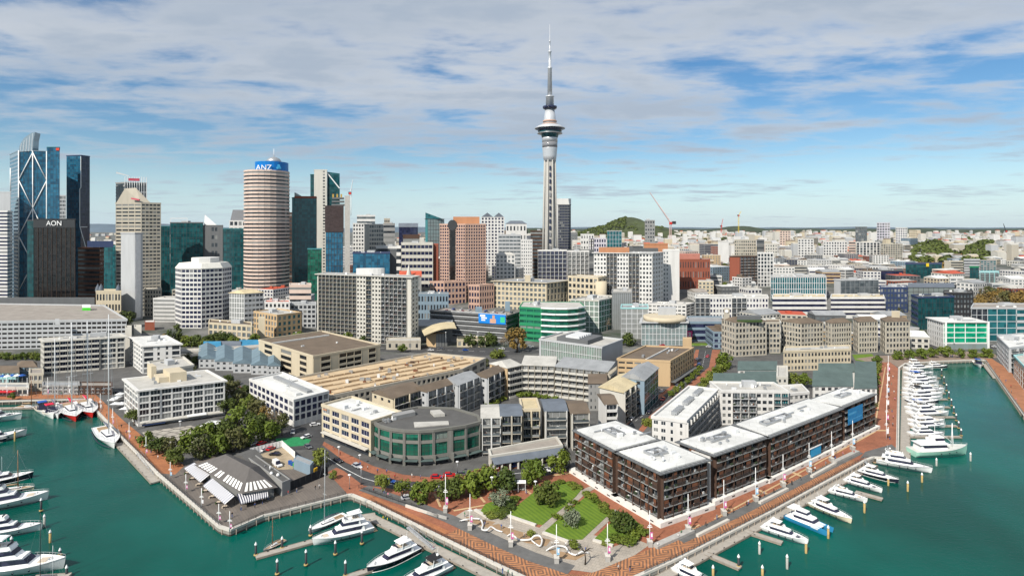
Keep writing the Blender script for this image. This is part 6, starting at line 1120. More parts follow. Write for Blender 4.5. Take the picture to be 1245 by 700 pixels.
sh=[(646,651,1.3,1.9,'shrubl','yellow green bush at the corner of the large left lawn'),(698,667,1.5,3.2,'shrubl','upright yellow green bush below the middle lawn'),(596,628,2.2,1.6,'shrubl','flowering low shrub at the left end of the left bed'),(604,624,2.2,1.6,'shrub','green shrub in the middle of the left bed'),(612,622,2.3,1.7,'shrubd','dark green shrub right of the grey tree in the left bed'),(620,616,2.3,1.8,'shrubd','dark shrub at the path edge of the left bed'),(627,609,2.0,1.6,'shrub','green shrub at the far end of the left bed'),(609,628,2.0,1.5,'shrubd','low dark shrub at the near edge of the left bed'),(694,590,1.9,1.4,'shrub','low shrub at the top corner of the large left lawn'),(702,594,2.0,1.5,'shrubl','yellowish shrub beside the path at the top of the large lawn'),(681,588,1.8,1.4,'shrub','low shrub along the top edge of the large lawn'),(712,602,1.9,1.6,'shrub','first shrub of the hedge along the top of the middle lawn'),(719,605,1.9,1.6,'shrubl','second shrub of the hedge along the top of the middle lawn'),(726,611,1.9,1.6,'shrub','third shrub of the hedge along the top of the middle lawn'),(733,617,1.9,1.6,'shrubl','fourth shrub of the hedge along the top of the middle lawn'),(739,623,1.8,1.6,'shrub','last shrub of the hedge along the top of the middle lawn'),(699,612,1.5,1.6,'shrub','shrub on the left path side of the middle lawn, upper'),(691,619,1.4,1.4,'shrub','shrub on the left path side of the middle lawn, middle'),(679,630,1.7,1.6,'shrub','shrub on the left path side of the middle lawn, lower'),(744,632,1.7,2.6,'shrubl','tall yellowish bush at the top of the small right lawn'),(750,657,2.1,1.9,'shrub','green hedge shrub at the near left of the small right lawn'),(757,661,2.2,2.0,'shrubl','bright hedge shrub at the near edge of the small right lawn'),(766,659,2.3,2.2,'shrub','green hedge shrub below the dark ball tree'),(773,654,2.3,2.4,'shrub','green hedge shrub right of the dark ball tree'),(779,648,2.2,2.4,'shrub','green hedge shrub nearest the white plinth'),(772,644,1.9,2.2,'shrubd','dark hedge shrub behind the dark ball tree'),(736,662,1.2,1.0,'shrubl','low golden shrub at the seat wall of the small lawn')]
for a in sh:tree(*a,'shrubs in the park beds',name='shrub')
trees([(163,517,3.0,7.5,'dark'),(178,543,3.0,6.2,'green'),(193,552,3.6,7,'dark'),(206,551,3.2,6.4,'olive'),(214,565,3.4,6.8,'dark'),(232,548,4.6,8.5,'green'),(245,557,4.2,8,'olive'),(251,538,4.6,9,'green'),(263,553,4.8,8.8,'green'),(272,538,5.2,9.5,'dark'),(284,549,4.4,9,'olive'),(289,523,5.2,10,'green'),(303,541,5,10,'green'),(312,527,5,10,'dark'),(326,536,4.6,9,'green')],'dark leafy tree between hotel and wharf restaurant, %s from the hotel side','trees by the wharf restaurant')
trees([(292,497,4,9,'olive'),(301,505,3.6,10,'lime'),(312,513,4,10.5,'olive'),(322,521,3.2,9.5,'autumn'),(333,526,3.4,10,'bare'),(343,529,3,9,'olive'),(372,506,2.8,9.5,'bare'),(282,484,3.5,8,'olive')],'slender autumn tree along the walls of the white skylight office, %s from the left','autumn street trees by the white office')
trees([(571,421,5.6,9,'dark'),(583,421,5,8.5,'dark'),(595,420,6.2,10,'dark')],'dark round tree below the billboard parking deck, %s from the left','trees below the parking deck')
for a in((629,428,7.5,17,'autumn','tall golden autumn tree in front of the curved green office'),(604,435,4.6,7,'lime','yellow green tree beside the main road below the golden tree'),(489,428,3,5.5,'green','small round tree beside the grey apartment slab podium'),(764.5,420,5.6,10,'dark','dark round tree beside the pale green stepped office'),(880,447,5.2,9.5,'green','large green tree at the head of the brick street'),(965,473,3.6,9,'lime','yellow green tree between the green roofed terraces, left of two'),(978,472,3.8,8,'green','green tree between the green roofed terraces, right of two'),(154,398,7.5,15,'dark','broad dark tree at the foot of the pale slab tower'),(1121,420,3.6,12,'dark','tall dark tree left of the bright green glass office'),(1082,381,8,14,'autumn','brown autumn tree behind the last stone coloured block'),(1090,386,5,12,'olive','olive tree beside the brown autumn tree behind the stone blocks'),(738,402,4,12,'bare','bare twiggy tree at the corner of the green framed office'),(613,421,4,9,'bare','bare twiggy tree left of the tall golden autumn tree'),(75,476,1.6,4,'green','small tree on the fishing quay before the long hotel'),(15,486,1.6,3.6,'green','small clipped tree in front of the quay restaurants')):tree(*a)
trees([(206,423,4,14,'pine'),(215,421,4.5,17,'pine'),(222,421,3.5,9,'lime'),(231,421,4.6,8,'green'),(241,421,5,9,'dark'),(248,423,4,7,'lime'),(256,420,5,9,'dark'),(266,419,5.4,10,'dark'),(276,419,5.2,9.5,'dark'),(284,421,4,8,'green'),(190,423,4,8,'olive'),(198,421,4,9,'autumn')],'tree in the dark belt below the white octagon tower, %s of the belt','trees below the octagon')
trees([(309,420,4.4,9,'green'),(363.5,416,4.8,9,'green'),(379,418,4,8,'green'),(389,419,5.2,9.5,'dark'),(403,420,4.4,8,'green'),(412,420,4.6,9,'dark'),(422,420,4,10,'green'),(442,419,3.6,7,'dark')],'green tree behind the beige car park roof, %s from the left','trees behind the beige car park')
trees([(816,483,1.8,4,'green'),(822,478,1.8,4,'lime'),(829,473,1.8,4,'green'),(836,467,1.8,4.2,'green'),(842,462,1.8,4.2,'green'),(847,457,1.8,4.2,'green'),(851,452,1.7,4,'green')],'small round street tree beside the tan office wall, %s from the water','street trees by the tan office')
trees([(858,466,3,4.5,'lime'),(864,461,3.2,5,'lime'),(871,456,3.2,5.4,'green'),(876,452,3,5,'lime'),(854,472,2.4,3.6,'lime'),(788,517,2.6,3.4,'lime')],'bushy yellow green hedge tree right of the brick street, %s from its head','hedge trees on the brick street')
trees([(1106,437,3.6,6.5,'green'),(1120,436,3.8,7,'green'),(1134,434.5,3.4,6.5,'green'),(1149,434,4,7.5,'green'),(1168,435,3.2,6.2,'green'),(1183,435,3.2,6.2,'green'),(1199,434.5,3.6,6.5,'green'),(1092,437,3.2,6,'green')],'round green tree along the head of the right basin, %s in the row','trees at the head of the basin')
trees([(1066,452,3.0,6,'lime'),(1064,461,2.8,5.6,'green'),(1063,470,2.8,5.4,'lime'),(1067,443,3,6,'green'),(1061,500,2.0,4.6,'olive'),(1062,480,2.4,5,'lime')],'tree in the leafy strip beside the straight quay walk, %s from the basin head','trees beside the quay walk')
trees([(1186+i*6.2+rt.uniform(-2,2),0,rt.uniform(7,10),rt.uniform(11,16),'autumn' if i%3 else 'bare',)for i in range(0)],'%s',None)
for i in range(16):tree(1190+i*4.6,0,rt.uniform(6.5,9.5),rt.uniform(11,15),('autumn','bare','autumn','olive')[i%4],'brown autumn tree in the park at the right edge, %s from the left'%ordw(i),'autumn park trees',Y=600+(i*37)%60)
trees([(654,483,2.2,3,'shrub'),(643,482,2.4,3.4,'shrub'),(632,482,2.2,3,'shrub'),(664,485,2.2,3,'shrub'),(676,487,2,3,'shrub'),(612,487,2,3,'shrubl'),(602,491,2.2,3,'shrubl'),(594,494,2,2.6,'shrub')],'courtyard shrub in front of the grey balcony crescent, %s of the planting','courtyard shrubs')
trees([(585,447,3,5,'bare'),(578,449,3,5,'olive'),(569,452,3,5,'bare'),(590,445,3,5,'olive')],'thin brownish tree at the right end of the market hall, %s of the row','trees by the market hall')
rg=random.Random(12)
for i in range(38):px=rg.uniform(690,1180);tree(px,0,rg.uniform(5,8),rg.uniform(9,14),rg.choice(('dark','green','dark','olive','bare','autumn')),'tree standing among the mid distance rooftops, %s seen from the left'%ordw(i),'trees among the rooftops',Y=rg.uniform(700,1000))if i<0 else None
mids=sorted([(rg.uniform(690,1185),rg.uniform(680,1050))for i in range(30)])
for i,(px,Y)in enumerate(mids):tree(px,0,rg.uniform(5,8),rg.uniform(8,13),rg.choice(('dark','green','dark','olive','bare','autumn')),'tree standing among the middle distance rooftops, %s from the left'%ordw(i),'trees among the rooftops',Y=Y)
FOOT=[]
for t in ALL:
 xs,ys=[],[]
 for ch in t.children:
  if ch.type=='MESH' and ch.name.startswith(('wall','shaft')):xs+=[v.co.x+t.location.x for v in ch.data.vertices];ys+=[v.co.y+t.location.y for v in ch.data.vertices]
 if xs:FOOT.append((min(xs)-3,max(xs)+3,min(ys)-3,max(ys)+3))
def free(x,y,w,d):
 for a,b,c,e in FOOT:
  if x+w>a and x-w<b and y+d>c and y-d<e:return False
 return True
# far woods that read as one mass
def wood(name,pts,m,seed,lo,hi):
 rr=random.Random(seed);b=MB()
 for(x,y,z,r)in pts:
  for k in range(26):
   d=Vector((rr.gauss(0,1),rr.gauss(0,1),abs(rr.gauss(0,.9)))).normalized();p=Vector((x,y,z))+d*r*rr.uniform(.7,1.1);u=d.orthogonal().normalized();v=d.cross(u);s=r*rr.uniform(.28,.5);b.add([p-u*s,p-v*s,p+u*s,p+v*s],[[0,1,2,3]])
 return tag(b.build(name,m),{'wooded_slope':'dark green wooded slope on the right below the horizon','distant_trees':'scattered far trees among the suburb roofs','hill_trees':'dark wood covering the volcanic hill','brown_scrub':'strip of brown scrub below the wooded slope'}[name],'wood',None,'stuff')
rr=random.Random(4)
pts=[]
for i in range(330):
 px=rr.uniform(1108,1208);t=rr.random();Y=1100+t*520;c=XY(px,Y);pts.append((c.x,c.y,g(*c)+3+19*ss(1100,1400,Y)*(.55+.45*math.sin(px*.09)),rr.uniform(5,9)))
wood('wooded_slope',pts,LEAF['dark'],1,0,0)
pts=[]
for i in range(900):
 px=rr.uniform(640,1290)if i<800 else rr.uniform(100,300);Y=rr.uniform(1150,4200);c=XY(px,Y);free(c.x,c.y,6,6)and pts.append((c.x,c.y,g(*c)+3,rr.uniform(5,8)+Y*.0018))
wood('distant_trees',pts,LEAF['dark'],2,0,0)
pts=[]
for i in range(330):
 t=rr.uniform(-1,1);px=762+t*62;Y=2600+rr.uniform(-240,40);top=ZT(284-20*math.exp(-((px-764)/30)**2)-5*math.exp(-((px-804)/9)**2)-4*math.exp(-((px-722)/18)**2),2600);tt=(Y-2600)/300;zz=41+(top-41)*max(0,1-tt*tt)**.7
 if abs(px-775)<14 and zz>112:continue
 c=XY(px,Y);pts.append((c.x,c.y,zz-3,rr.uniform(5,9)))
wood('hill_trees',pts,LEAF['dark'],3,0,0)
pts=[]
for i in range(90):px=rr.uniform(1100,1170);Y=rr.uniform(930,1060);c=XY(px,Y);pts.append((c.x,c.y,g(*c)+2,rr.uniform(4,7)))
wood('brown_scrub',pts,LEAF['autumn'],5,0,0)
# ------------------------------------------------------------------ the rest of the city: far buildings one by one, then the suburb as a mass
rf=random.Random(21)
COLN=dict(white='white',offwhite='off white',lgrey='pale grey',cream='cream',stone='stone coloured',grey='grey',dgrey='dark',bluegrey='blue grey',pinkbeige='pinkish',tan='tan',brick='brick red',aqua='pale aqua')
def far_row(phrase,x0,x1,Y0,Y1,n,h0,h1,w0,w1,wins=True):
 got=[]
 for k in range(n*6):
  if len(got)>=n:break
  px=rf.uniform(x0,x1);Y=rf.uniform(Y0,Y1);c=XY(px,Y);w=rf.uniform(w0,w1)/2;d=rf.uniform(7,14)
  if not free(c.x,c.y,w,d):continue
  FOOT.append((c.x-w-2,c.x+w+2,c.y-d-2,c.y+d+2));got.append((px,Y,c,w,d))
 got.sort(key=lambda q:q[0])
 for i,(px,Y,c,w,d)in enumerate(got):
  col=rf.choice(('white','white','offwhite','lgrey','cream','white','stone','grey','dgrey','bluegrey','pinkbeige','tan','brick','white','lgrey'));h=rf.uniform(h0,h1);zb=g(*c)
  a=rf.choice((-.3,-.1,.15,.4));ux,uy=Vector((math.cos(a),math.sin(a))),Vector((-math.sin(a),math.cos(a)));p=[c-ux*w-uy*d,c+ux*w-uy*d,c+ux*w+uy*d,c-ux*w+uy*d]
  r=thing('city_building',(c.x,c.y,zb),'%s building %s, %s from the left'%(COLN[col],phrase,ordw(i)),'building','city buildings '+phrase)
  b=MB();b.prism(p,zb-2,zb+h)
  b.prism(offs(p,.15),zb+h-.5,zb+h+.7);nf=max(1,int(h/3.3));gb=MB()
  for e in(0,1,3):
   q0,q1=p[e],p[(e+1)%4];dd=(q1-q0).normalized();L=(q1-q0).length
   if Vector((dd.y,-dd.x)).dot(-c.normalized())<-.1:continue
   nb=max(2,int(L/3.6))
   for j in range(nf):
    zz=zb+1.2+j*h/nf
    if rf.random()<.0:continue
    if i%3==0:gb.wallbox(q0,q1,.5,L-.5,.02,.1,zz,zz+h/nf*.45)
    else:
     for k in range(nb):s=L*(k+.5)/nb;gb.wallbox(q0,q1,s-L/nb*.3,s+L/nb*.3,.02,.1,zz,zz+h/nf*.5)
   for j in range(nf):zz=zb+h*j/nf+.6;b.wallbox(q0,q1,.1,L-.1,.0,.35,zz,zz+.35)
  b.build('wall',WL[col],r);tag(gb.build('glazing',G[rf.choice(('dark','mid','navy'))],r),kind='stuff')
  rb=MB();rm=rf.choice(('pale','white','grey','pale','brown','pale','white','gravel','white','grey','red'))
  rb.prism(offs(p,-.3),zb+h+.5,zb+h+.85)
  if h<14 and rf.random()<.5:
   A,B,C,Dd=offs(p,.5);e1,e2=(B+C)/2,(Dd+A)/2;V=lambda q,z:(q.x,q.y,z);z1=zb+h+.72;rb.add([V(A,z1),V(B,z1),V(C,z1),V(Dd,z1),V(e1,z1+3),V(e2,z1+3)],[[0,1,4,5],[2,3,5,4],[1,2,4],[3,0,5]])
  else:
   for k in range(rf.randint(1,4)):q=c+ux*rf.uniform(-.6,.6)*w+uy*rf.uniform(-.6,.6)*d;s=rf.uniform(.8,2.6);rb.prism([q+Vector((-s,-s*.7)),q+Vector((s,-s*.7)),q+Vector((s,s*.7)),q+Vector((-s,s*.7))],zb+h+.6,zb+h+rf.uniform(1.4,3.6))
  rb.build('roof',MATS['r_'+rm],r)
far_row('behind the dark offices left of the striped tower',110,300,820,1300,14,14,40,16,34)
far_row('between the octagon tower and the apartment slab',180,400,560,660,9,10,24,14,26)
far_row('around the salmon pink tower',425,660,680,1000,24,16,46,14,30)
far_row('behind the cream stone block and white balcony building',690,880,660,900,20,8,24,14,30)
far_row('beneath the green volcanic hill',690,880,920,1400,30,12,34,14,32)
far_row('behind the white banded offices',860,1100,650,860,22,7,16,16,36)
far_row('in front of the far slope flats',860,1110,880,1060,22,8,22,14,34)
far_row('on the far slope above the white flats',860,1110,1200,1700,30,12,34,14,34)
far_row('near the dark glass offices at the right',1100,1290,640,860,18,7,14,14,28)
far_row('among the trees on the right hand slope',1150,1290,900,1350,24,6,10,10,18)
far_row('beyond the apartment slab on the skyline',420,700,1100,1700,22,22,52,16,34)
far_row('between the stone blocks and the banded offices',840,1130,440,560,18,7,14,14,26)
far_row('around the foot of the dark red louvred building',780,940,640,760,16,7,18,12,24)
far_row('on the slope left of the wooded hill',980,1120,760,900,20,7,16,12,28)
far_row('in the hollow below the white flats',880,1080,940,1120,26,7,16,12,24)
b=MB()
for i in range(4200):
 px=rf.uniform(100,320)if rf.random()<.12 else rf.uniform(440,1310);Y=1150+3000*rf.random()**1.3;c=XY(px,Y);w,d,h=rf.uniform(5,13),rf.uniform(5,9),rf.uniform(5,15)*(1 if rf.random()<.8 else 2.4);z=g(*c);m=rf.choice((0,0,0,1,2,3,4))
 if Y<1750 and not free(c.x,c.y,w,d)or 1108<px<1200 and Y<1700 and rf.random()<.6:continue
 b.box(c.x-w,c.x+w,c.y-d,c.y+d,z-1,z+h,m);b.add([(c.x-w,c.y-d,z+h),(c.x+w,c.y-d,z+h),(c.x+w,c.y+d,z+h),(c.x-w,c.y+d,z+h),(c.x-w,c.y,z+h+2.5),(c.x+w,c.y,z+h+2.5)],[[0,1,5,4],[2,3,4,5],[1,2,5],[3,0,4]],rf.choice((4,6,7,6,6,7,3,5)))
tag(b.build('distant_suburb',[WL['white'],WL['offwhite'],WL['cream'],WL['lgrey'],WL['stone'],MATS['r_red'],MATS['r_pale'],MATS['r_brown']]),'distant suburb of tiny houses reaching to the horizon','suburb',None,'stuff')
# ------------------------------------------------------------------ boats
hullw=mat('white_gelcoat',(.80,.80,.79),.22,.04,.5,spec=.5);hulld=mat('dark_gelcoat',(.02,.022,.04),.2,.05,spec=.5);teak=mat('teak_deck',(.36,.25,.15),.7,.2,1.5);bootm=mat('boot_stripe',(.03,.035,.06),.4,.1)
mint=mat('mint_hull_paint',(.38,.66,.54),.35,.08,.5);seablue=mat('blue_hull_paint',(.03,.22,.42),.3,.1,.5);redh=mat('red_hull_paint',(.55,.025,.02),.3,.1,.5);creamh=mat('cream_hull_paint',(.70,.62,.45),.35,.08,.5);woodh=mat('varnished_wood',(.30,.13,.05),.35,.2,1);sailc=mat('sail_cover',(.12,.13,.17),.8,.1)
canvas_k=mat('black_canvas',(.02,.02,.022),.8,.1);redc=mat('red_canvas',(.6,.02,.06),.7,.1);bluec=mat('blue_canvas',(.02,.09,.35),.7,.1)
BG=glass('yacht_glass',(.008,.01,.022),(.03,.03,.06),blind=0);cush=mat('tan_cushion',(.55,.46,.36),.8,.1)
def hull_mb(b,L,B,fb,bowr=1.25,st=.9,m=0,deckm=1,z0=-.5,flare=1.0,n=14):
 """stern at x=0, bow at x=L; fb freeboard at the stern"""
 sec=[]
 for i in range(n+1):
  t=i/n;w=B/2*(1-max(0,(t-.45)/.55)**2.3)*(st+(1-st)*min(1,t*3));w=max(w,.03);zs=fb*(1+(bowr-1)*t*t);xk=L*(t if t<.9 else .9+(t-.9)*.75);x=L*t
  sec.append([(x,-w,zs),(x-(x-xk)*.4,-w*(.93-.25*t*flare),zs*.45),(xk,-w*(.80-.5*t*flare),-.05),(xk*.98,0,z0),(xk,w*(.80-.5*t*flare),-.05),(x-(x-xk)*.4,w*(.93-.25*t*flare),zs*.45),(x,w,zs)])
 o=len(b.v)
 for s in sec:b.v+=s
 for i in range(n):
  for j in range(6):a=o+i*7+j;b.face([a,a+7,a+8,a+1],m if j not in(1.5,)else 2,True)
 b.face([o+j for j in range(7)],m)
 return sec
def deck_mb(b,sec,dz=-.08,m=0):
 o=len(b.v)
 for s in sec:b.v+=[(s[0][0],s[0][1]*.985,s[0][2]+dz),(s[6][0],s[6][1]*.985,s[6][2]+dz)]
 for i in range(len(sec)-1):a=o+2*i;b.face([a,a+2,a+3,a+1],m)
def house(b,x0,x1,w0,w1,z0,z1,ra,rf,m=0,gm=None,g0=.3,g1=.8):
 """a deckhouse narrowing to the bow; ra, rf: rake aft and forward; with a dark window band proud of it if gm"""
 V=[(x0,-w0,z0),(x1,-w1,z0),(x1,w1,z0),(x0,w0,z0),(x0+ra,-w0*.86,z1),(x1-rf,-w1*.8,z1),(x1-rf,w1*.8,z1),(x0+ra,w0*.86,z1)]
 F_=[[4,5,6,7],[0,1,5,4],[1,2,6,5],[2,3,7,6],[3,0,4,7]]
 if gm is None:b.add(V,F_,m)
 else:
  lo=[Vector(V[i]).lerp(Vector(V[i+4]),g0)for i in range(4)];hi=[Vector(V[i]).lerp(Vector(V[i+4]),g1)for i in range(4)];c=sum(lo+hi,Vector())/8
  q=[c+(p-c)*1.012+Vector((0,math.copysign(.03,p.y),0))for p in lo+hi];ln=x1-x0;q[0].x+=ln*.12;q[3].x+=ln*.12;q[4].x+=ln*.06;q[7].x+=ln*.06;b.add(q,[[4,5,6,7],[0,1,5,4],[1,2,6,5],[2,3,7,6],[3,0,4,7]],gm)
def rails(b,sec,z=.75,i0=5,m=0,r=.03):
 for s in(0,6):
  pts=[(q[s][0]-.1,q[s][1]*.95,q[s][2]+z)for q in sec[i0:]];b.tube(pts,r,4,m)
  for q in sec[i0:]:b.bar((q[s][0]-.1,q[s][1]*.95,q[s][2]-.05),(q[s][0]-.1,q[s][1]*.95,q[s][2]+z),r*.8,4,m)
BOAT={}
def boat(kind,L=18.0,**o):
 B=o.get('B',L*.31);root=D.objects.new(kind,None);COL.objects.link(root);ORG[root.name]=Vector((0,0,0));hm=o.get('hull',hullw)
 b=MB();sec=hull_mb(b,L,B,o.get('fb',L*.083),o.get('bowr',1.45));hu=b.build('hull',hm,root)
 b=MB();deck_mb(b,sec,m=0);dk=b.build('deck',o.get('deck',hullw),root)
 b=MB()
 for s in(0,6):b.tube([(q[s][0],q[s][1]*1.005,q[s][2]*.12)for q in sec[:-1]],.09,4)
 b.build('boot_stripe',o.get('stripe',bootm),hu)
 b=MB();b.tube([(q[0][0],q[0][1]*1.0,q[0][2])for q in sec],.07,4);b.tube([(q[6][0],q[6][1]*1.0,q[6][2])for q in sec],.07,4);b.build('rubbing_strake',o.get('strake',hullw),hu)
 b=MB();rails(b,sec,.7,7);b.build('bow_rail',alu,dk)
 for s in(0,6):b=MB();[b.bar((sec[i][s][0],sec[i][s][1]*.99,sec[i][s][2]*.62),(sec[i][s][0],sec[i][s][1]*1.03,sec[i][s][2]*.6),.24,8)for i in(6,8,10)];b.build('porthole',BG,hu)
 return root,sec,B,L
def motor(kind,L=18.0,decks=1,hard='white',**o):
 root,sec,B,L=boat(kind,L,**o);z=L*.085;h=L*.090;w=B/2
 b=MB();b.taper(-L*.06,.02,w*.8,.15,.35,0,0);b.build('swim_platform',o.get('plat',teak),root)
 x0,x1=L*.16,L*.70
 def level(n,x0,x1,ww,z0,z1,ra,rf,wn):b=MB();house(b,x0,x1,ww,ww*.62,z0,z1,ra,rf);pn=b.build(n,hullw,root);b=MB();house(b,x0,x1,ww,ww*.62,z0,z1,ra,rf,0,0,.36,.80);b.build(wn,BG,pn)
 level('cabin',x0,x1,w*.80,z*.95,z+h,L*.01,L*.10,'cabin_window');zt=z+h
 b=MB();house(b,L*.10,x1-L*.085,w*.86,w*.5,zt-.05,zt+.16,0,0);b.build('upper_deck',hullw,root)
 if decks>1:level('upper_cabin',x0+L*.06,x1-L*.14,w*.68,zt+.1,zt+h*.95,L*.02,L*.08,'windscreen');zt+=h*.95;b=MB();house(b,x0,x1-L*.22,w*.74,w*.45,zt-.03,zt+.15,0,0);b.build('upper_deck',hullw,root)
 b=MB();fx0,fx1=(L*.20,L*.50);ww=w*.72 if decks==1 else w*.55
 b.add([(fx0,-ww,zt),(fx1,-ww*.7,zt),(fx1,ww*.7,zt),(fx0,ww,zt),(fx0,-ww,zt+.7),(fx1-.5,-ww*.66,zt+.9),(fx1-.5,ww*.66,zt+.9),(fx0,ww,zt+.7)],[[0,1,5,4],[1,2,6,5],[2,3,7,6]]);fl=b.build('flybridge',hullw,root)
 b=MB();b.box(fx1-1.1,fx1-.95,-ww*.55,ww*.55,zt+.85,zt+1.35);b.build('windshield',BG,fl)
 b=MB();[b.box(fx0+.8+1.5*i,fx0+1.8+1.5*i,-ww*.5,ww*.5,zt+.15,zt+.6)for i in range(2)];b.build('cushions',cush,fl)
 if hard:
  b=MB();house(b,L*.19,L*.42,ww*.98,ww*.8,zt+L*.105,zt+L*.105+.2,.2,.3);ht=b.build('hardtop',{'white':hullw,'black':canvas_k,'blue':bluec}.get(hard,hullw),root)
  b=MB();[b.bar((L*.22+i*L*.16,s*ww*.85,zt),(L*.21+i*L*.15,s*ww*.85,zt+L*.107),.09,5)for i in(0,1)for s in(-1,1)];b.build('hardtop_post',hullw,ht);zr=zt+L*.105+.2
 else:
  b=MB();b.tube([(L*.22,-ww*.9,zt+.3),(L*.16,-ww*.7,zt+L*.07),(L*.16,ww*.7,zt+L*.07),(L*.22,ww*.9,zt+.3)],.14,5);b.build('radar_arch',hullw,root);zr=zt+L*.07
 b=MB();b.lathe((L*.24,.5,zr),[(.28,0),(.42,.15),(.40,.45),(.2,.62),(0,.66)],12);b.build('radar_dome',hullw,root);b=MB();b.bar((L*.21,-.4,zr),(L*.19,-.4,zr+L*.10),.04,4);b.bar((L*.23,-.6,zr+.3),(L*.23,.1,zr+.3),.06,4);b.build('antenna',hullw,root)
 if o.get('fore'):b=MB();b.taper(L*.74,L*.84,w*.35,z*1.05,z*1.28,.1,.3,.9);b.build('sun_pad',o['fore'],root)
 b=MB();[b.bar((L*.86-.5*i,(-1)**i*.3,z*1.3),(L*.86-.5*i,(-1)**i*.3,z*1.3+.35),.16,7)for i in range(2)];b.build('windlass',steel,root)
 b=MB();[b.bar((sec[i][s][0],sec[i][s][1]*1.04,.5),(sec[i][s][0],sec[i][s][1]*1.04,1.2),.16,7)for i in(3,6)for s in(0,)];tag(b.build('fenders',bootm,root),kind='stuff')
 return root
def sail(kind,L=13.0,mastm=None,cover=None,mh=1.35,**o):
 root,sec,B,L=boat(kind,L,B=L*.26,fb=L*.065,bowr=1.35,**o);z=L*.066;w=B/2
 b=MB();house(b,L*.32,L*.68,w*.5,w*.32,z*.95,z+L*.035,.3,.8);pn=b.build('cabin',o.get('house',hullw),root);b=MB();house(b,L*.32,L*.68,w*.5,w*.32,z*.95,z+L*.035,.3,.8,0,0,.4,.8);b.build('cabin_window',BG,pn)
 b=MB();b.box(L*.08,L*.30,-w*.5,w*.5,z-.06,z+.12);b.build('cockpit',teak,root);mm=mastm or alu;H_=L*mh
 b=MB();b.bar((L*.58,0,z),(L*.57,0,H_),.13,7,r2=.08);[b.bar((L*.578,-w*.5*k,H_*f),(L*.578,w*.5*k,H_*f),.05,4)for f,k in((.42,1),(.68,.75))];b.build('mast',mm,root)
 b=MB();b.bar((L*.575,0,z+L*.11),(L*.18,0,z+L*.095),.09,6);b.build('boom',mm,root);b=MB();b.tube([(L*.56,0,z+L*.128),(L*.4,0,z+L*.125),(L*.2,0,z+L*.108)],[.26,.2,.12],6);b.build('sail_cover',cover or sailc,root)
 b=MB();[b.bar(p,q,.022,3)for p,q in(((L*.99,0,z*1.3),(L*.57,0,H_*.97)),((.1,0,z),(L*.57,0,H_*.99)),((L*.52,-w*.9,z),(L*.575,-w*.45,H_*.42)),((L*.52,w*.9,z),(L*.575,w*.45,H_*.42)),((L*.575,-w*.45,H_*.42),(L*.57,0,H_*.9)),((L*.575,w*.45,H_*.42),(L*.57,0,H_*.9)))];b.build('rigging',steel,root)
 return root
def trawler():
 root,sec,B,L=boat('trawler',24,B=7,fb=2.3,bowr=1.75,hull=mint,strake=hullw,deck=mat('pale_deck',(.55,.56,.52),.8));w=3.5
 b=MB();house(b,2.5,14,w*.74,w*.66,2.2,5.0,.1,.3);b.build('cabin',hullw,root);b=MB();house(b,2.5,14,w*.74,w*.66,2.2,5.0,.1,.3,0,0,.5,.8);b.build('cabin_window',BG,root);b=MB();house(b,1.8,14.5,w*.85,w*.75,5.0,5.2,0,0);b.build('boat_deck',hullw,root)
 b=MB();house(b,8.5,13.2,w*.55,w*.5,5.2,7.8,.1,.2);b.build('wheelhouse',hullw,root);b=MB();house(b,8.5,13.2,w*.55,w*.5,5.2,7.8,.1,.2,0,0,.45,.8);b.build('windscreen',BG,root);b=MB();b.box(3,6.5,-1,1,5.2,6.1);b.build('tender',hullw,root)
 b=MB();b.bar((17.5,0,2.5),(17.5,0,13),.16,6);b.bar((10,0,7.8),(10,0,12),.1,5);[b.bar((17.5,s*.9,2.5),(17.5,0,12),.06,4)for s in(-1,1)];b.build('mast',hullw,root);b=MB();b.bar((17.4,0,5),(12.5,0,9),.1,5);b.build('boom',hullw,root);b=MB();b.bar((6.8,0,5.2),(6.6,0,7.4),.5,9);b.build('funnel',hullw,root)
 return root
def cat():
 root=D.objects.new('catamaran',None);COL.objects.link(root);ORG[root.name]=Vector((0,0,0))
 for s in(-1,1):
  b=MB();hull_mb(b,18,2.4,1.7,1.25);b.v=[(x,y+s*2.4,z)for x,y,z in b.v];b.build('hull',seablue,root)
 b=MB();b.box(.5,14.5,-3.4,3.4,1.45,1.75);b.build('deck',hullw,root);b=MB();house(b,3,13,3.0,2.3,1.75,3.9,.3,1.8);b.build('cabin',hullw,root);b=MB();house(b,3,13,3.0,2.3,1.75,3.9,.3,1.8,0,0,.4,.8);b.build('cabin_window',BG,root)
 b=MB();house(b,4,9.5,2.0,1.6,3.9,5.6,.1,.8);b.build('wheelhouse',hullw,root);b=MB();house(b,4,9.5,2.0,1.6,3.9,5.6,.1,.8,0,0,.4,.85);b.build('windscreen',BG,root);b=MB();[b.bar((2.5,y,1.7),(2.5,y,5.4),.07,5)for y in(-2.6,2.6)];b.box(1.0,4.2,-2.8,2.8,5.4,5.55);b.build('canopy',hullw,root);b=MB();b.bar((5,0,5.6),(4.8,0,9),.07,5);b.build('antenna',hullw,root);return root
def dinghy(m):
 root=D.objects.new('runabout',None);COL.objects.link(root);ORG[root.name]=Vector((0,0,0));b=MB();s=hull_mb(b,6,2.2,.8,1.3);b.build('hull',hullw,root);b=MB();deck_mb(b,s,-.25);b.build('deck',cush,root);b=MB();b.taper(1.8,3.6,.8,.6,1.35,.1,.6,.8);b.build('windscreen',BG,root);b=MB();b.box(-.5,0,-.3,.3,.1,1.1);b.build('outboard',bootm,root);b=MB();house(b,1.4,2.8,.7,.6,1.7,1.8,0,0);b.build('canopy',m,root);return root
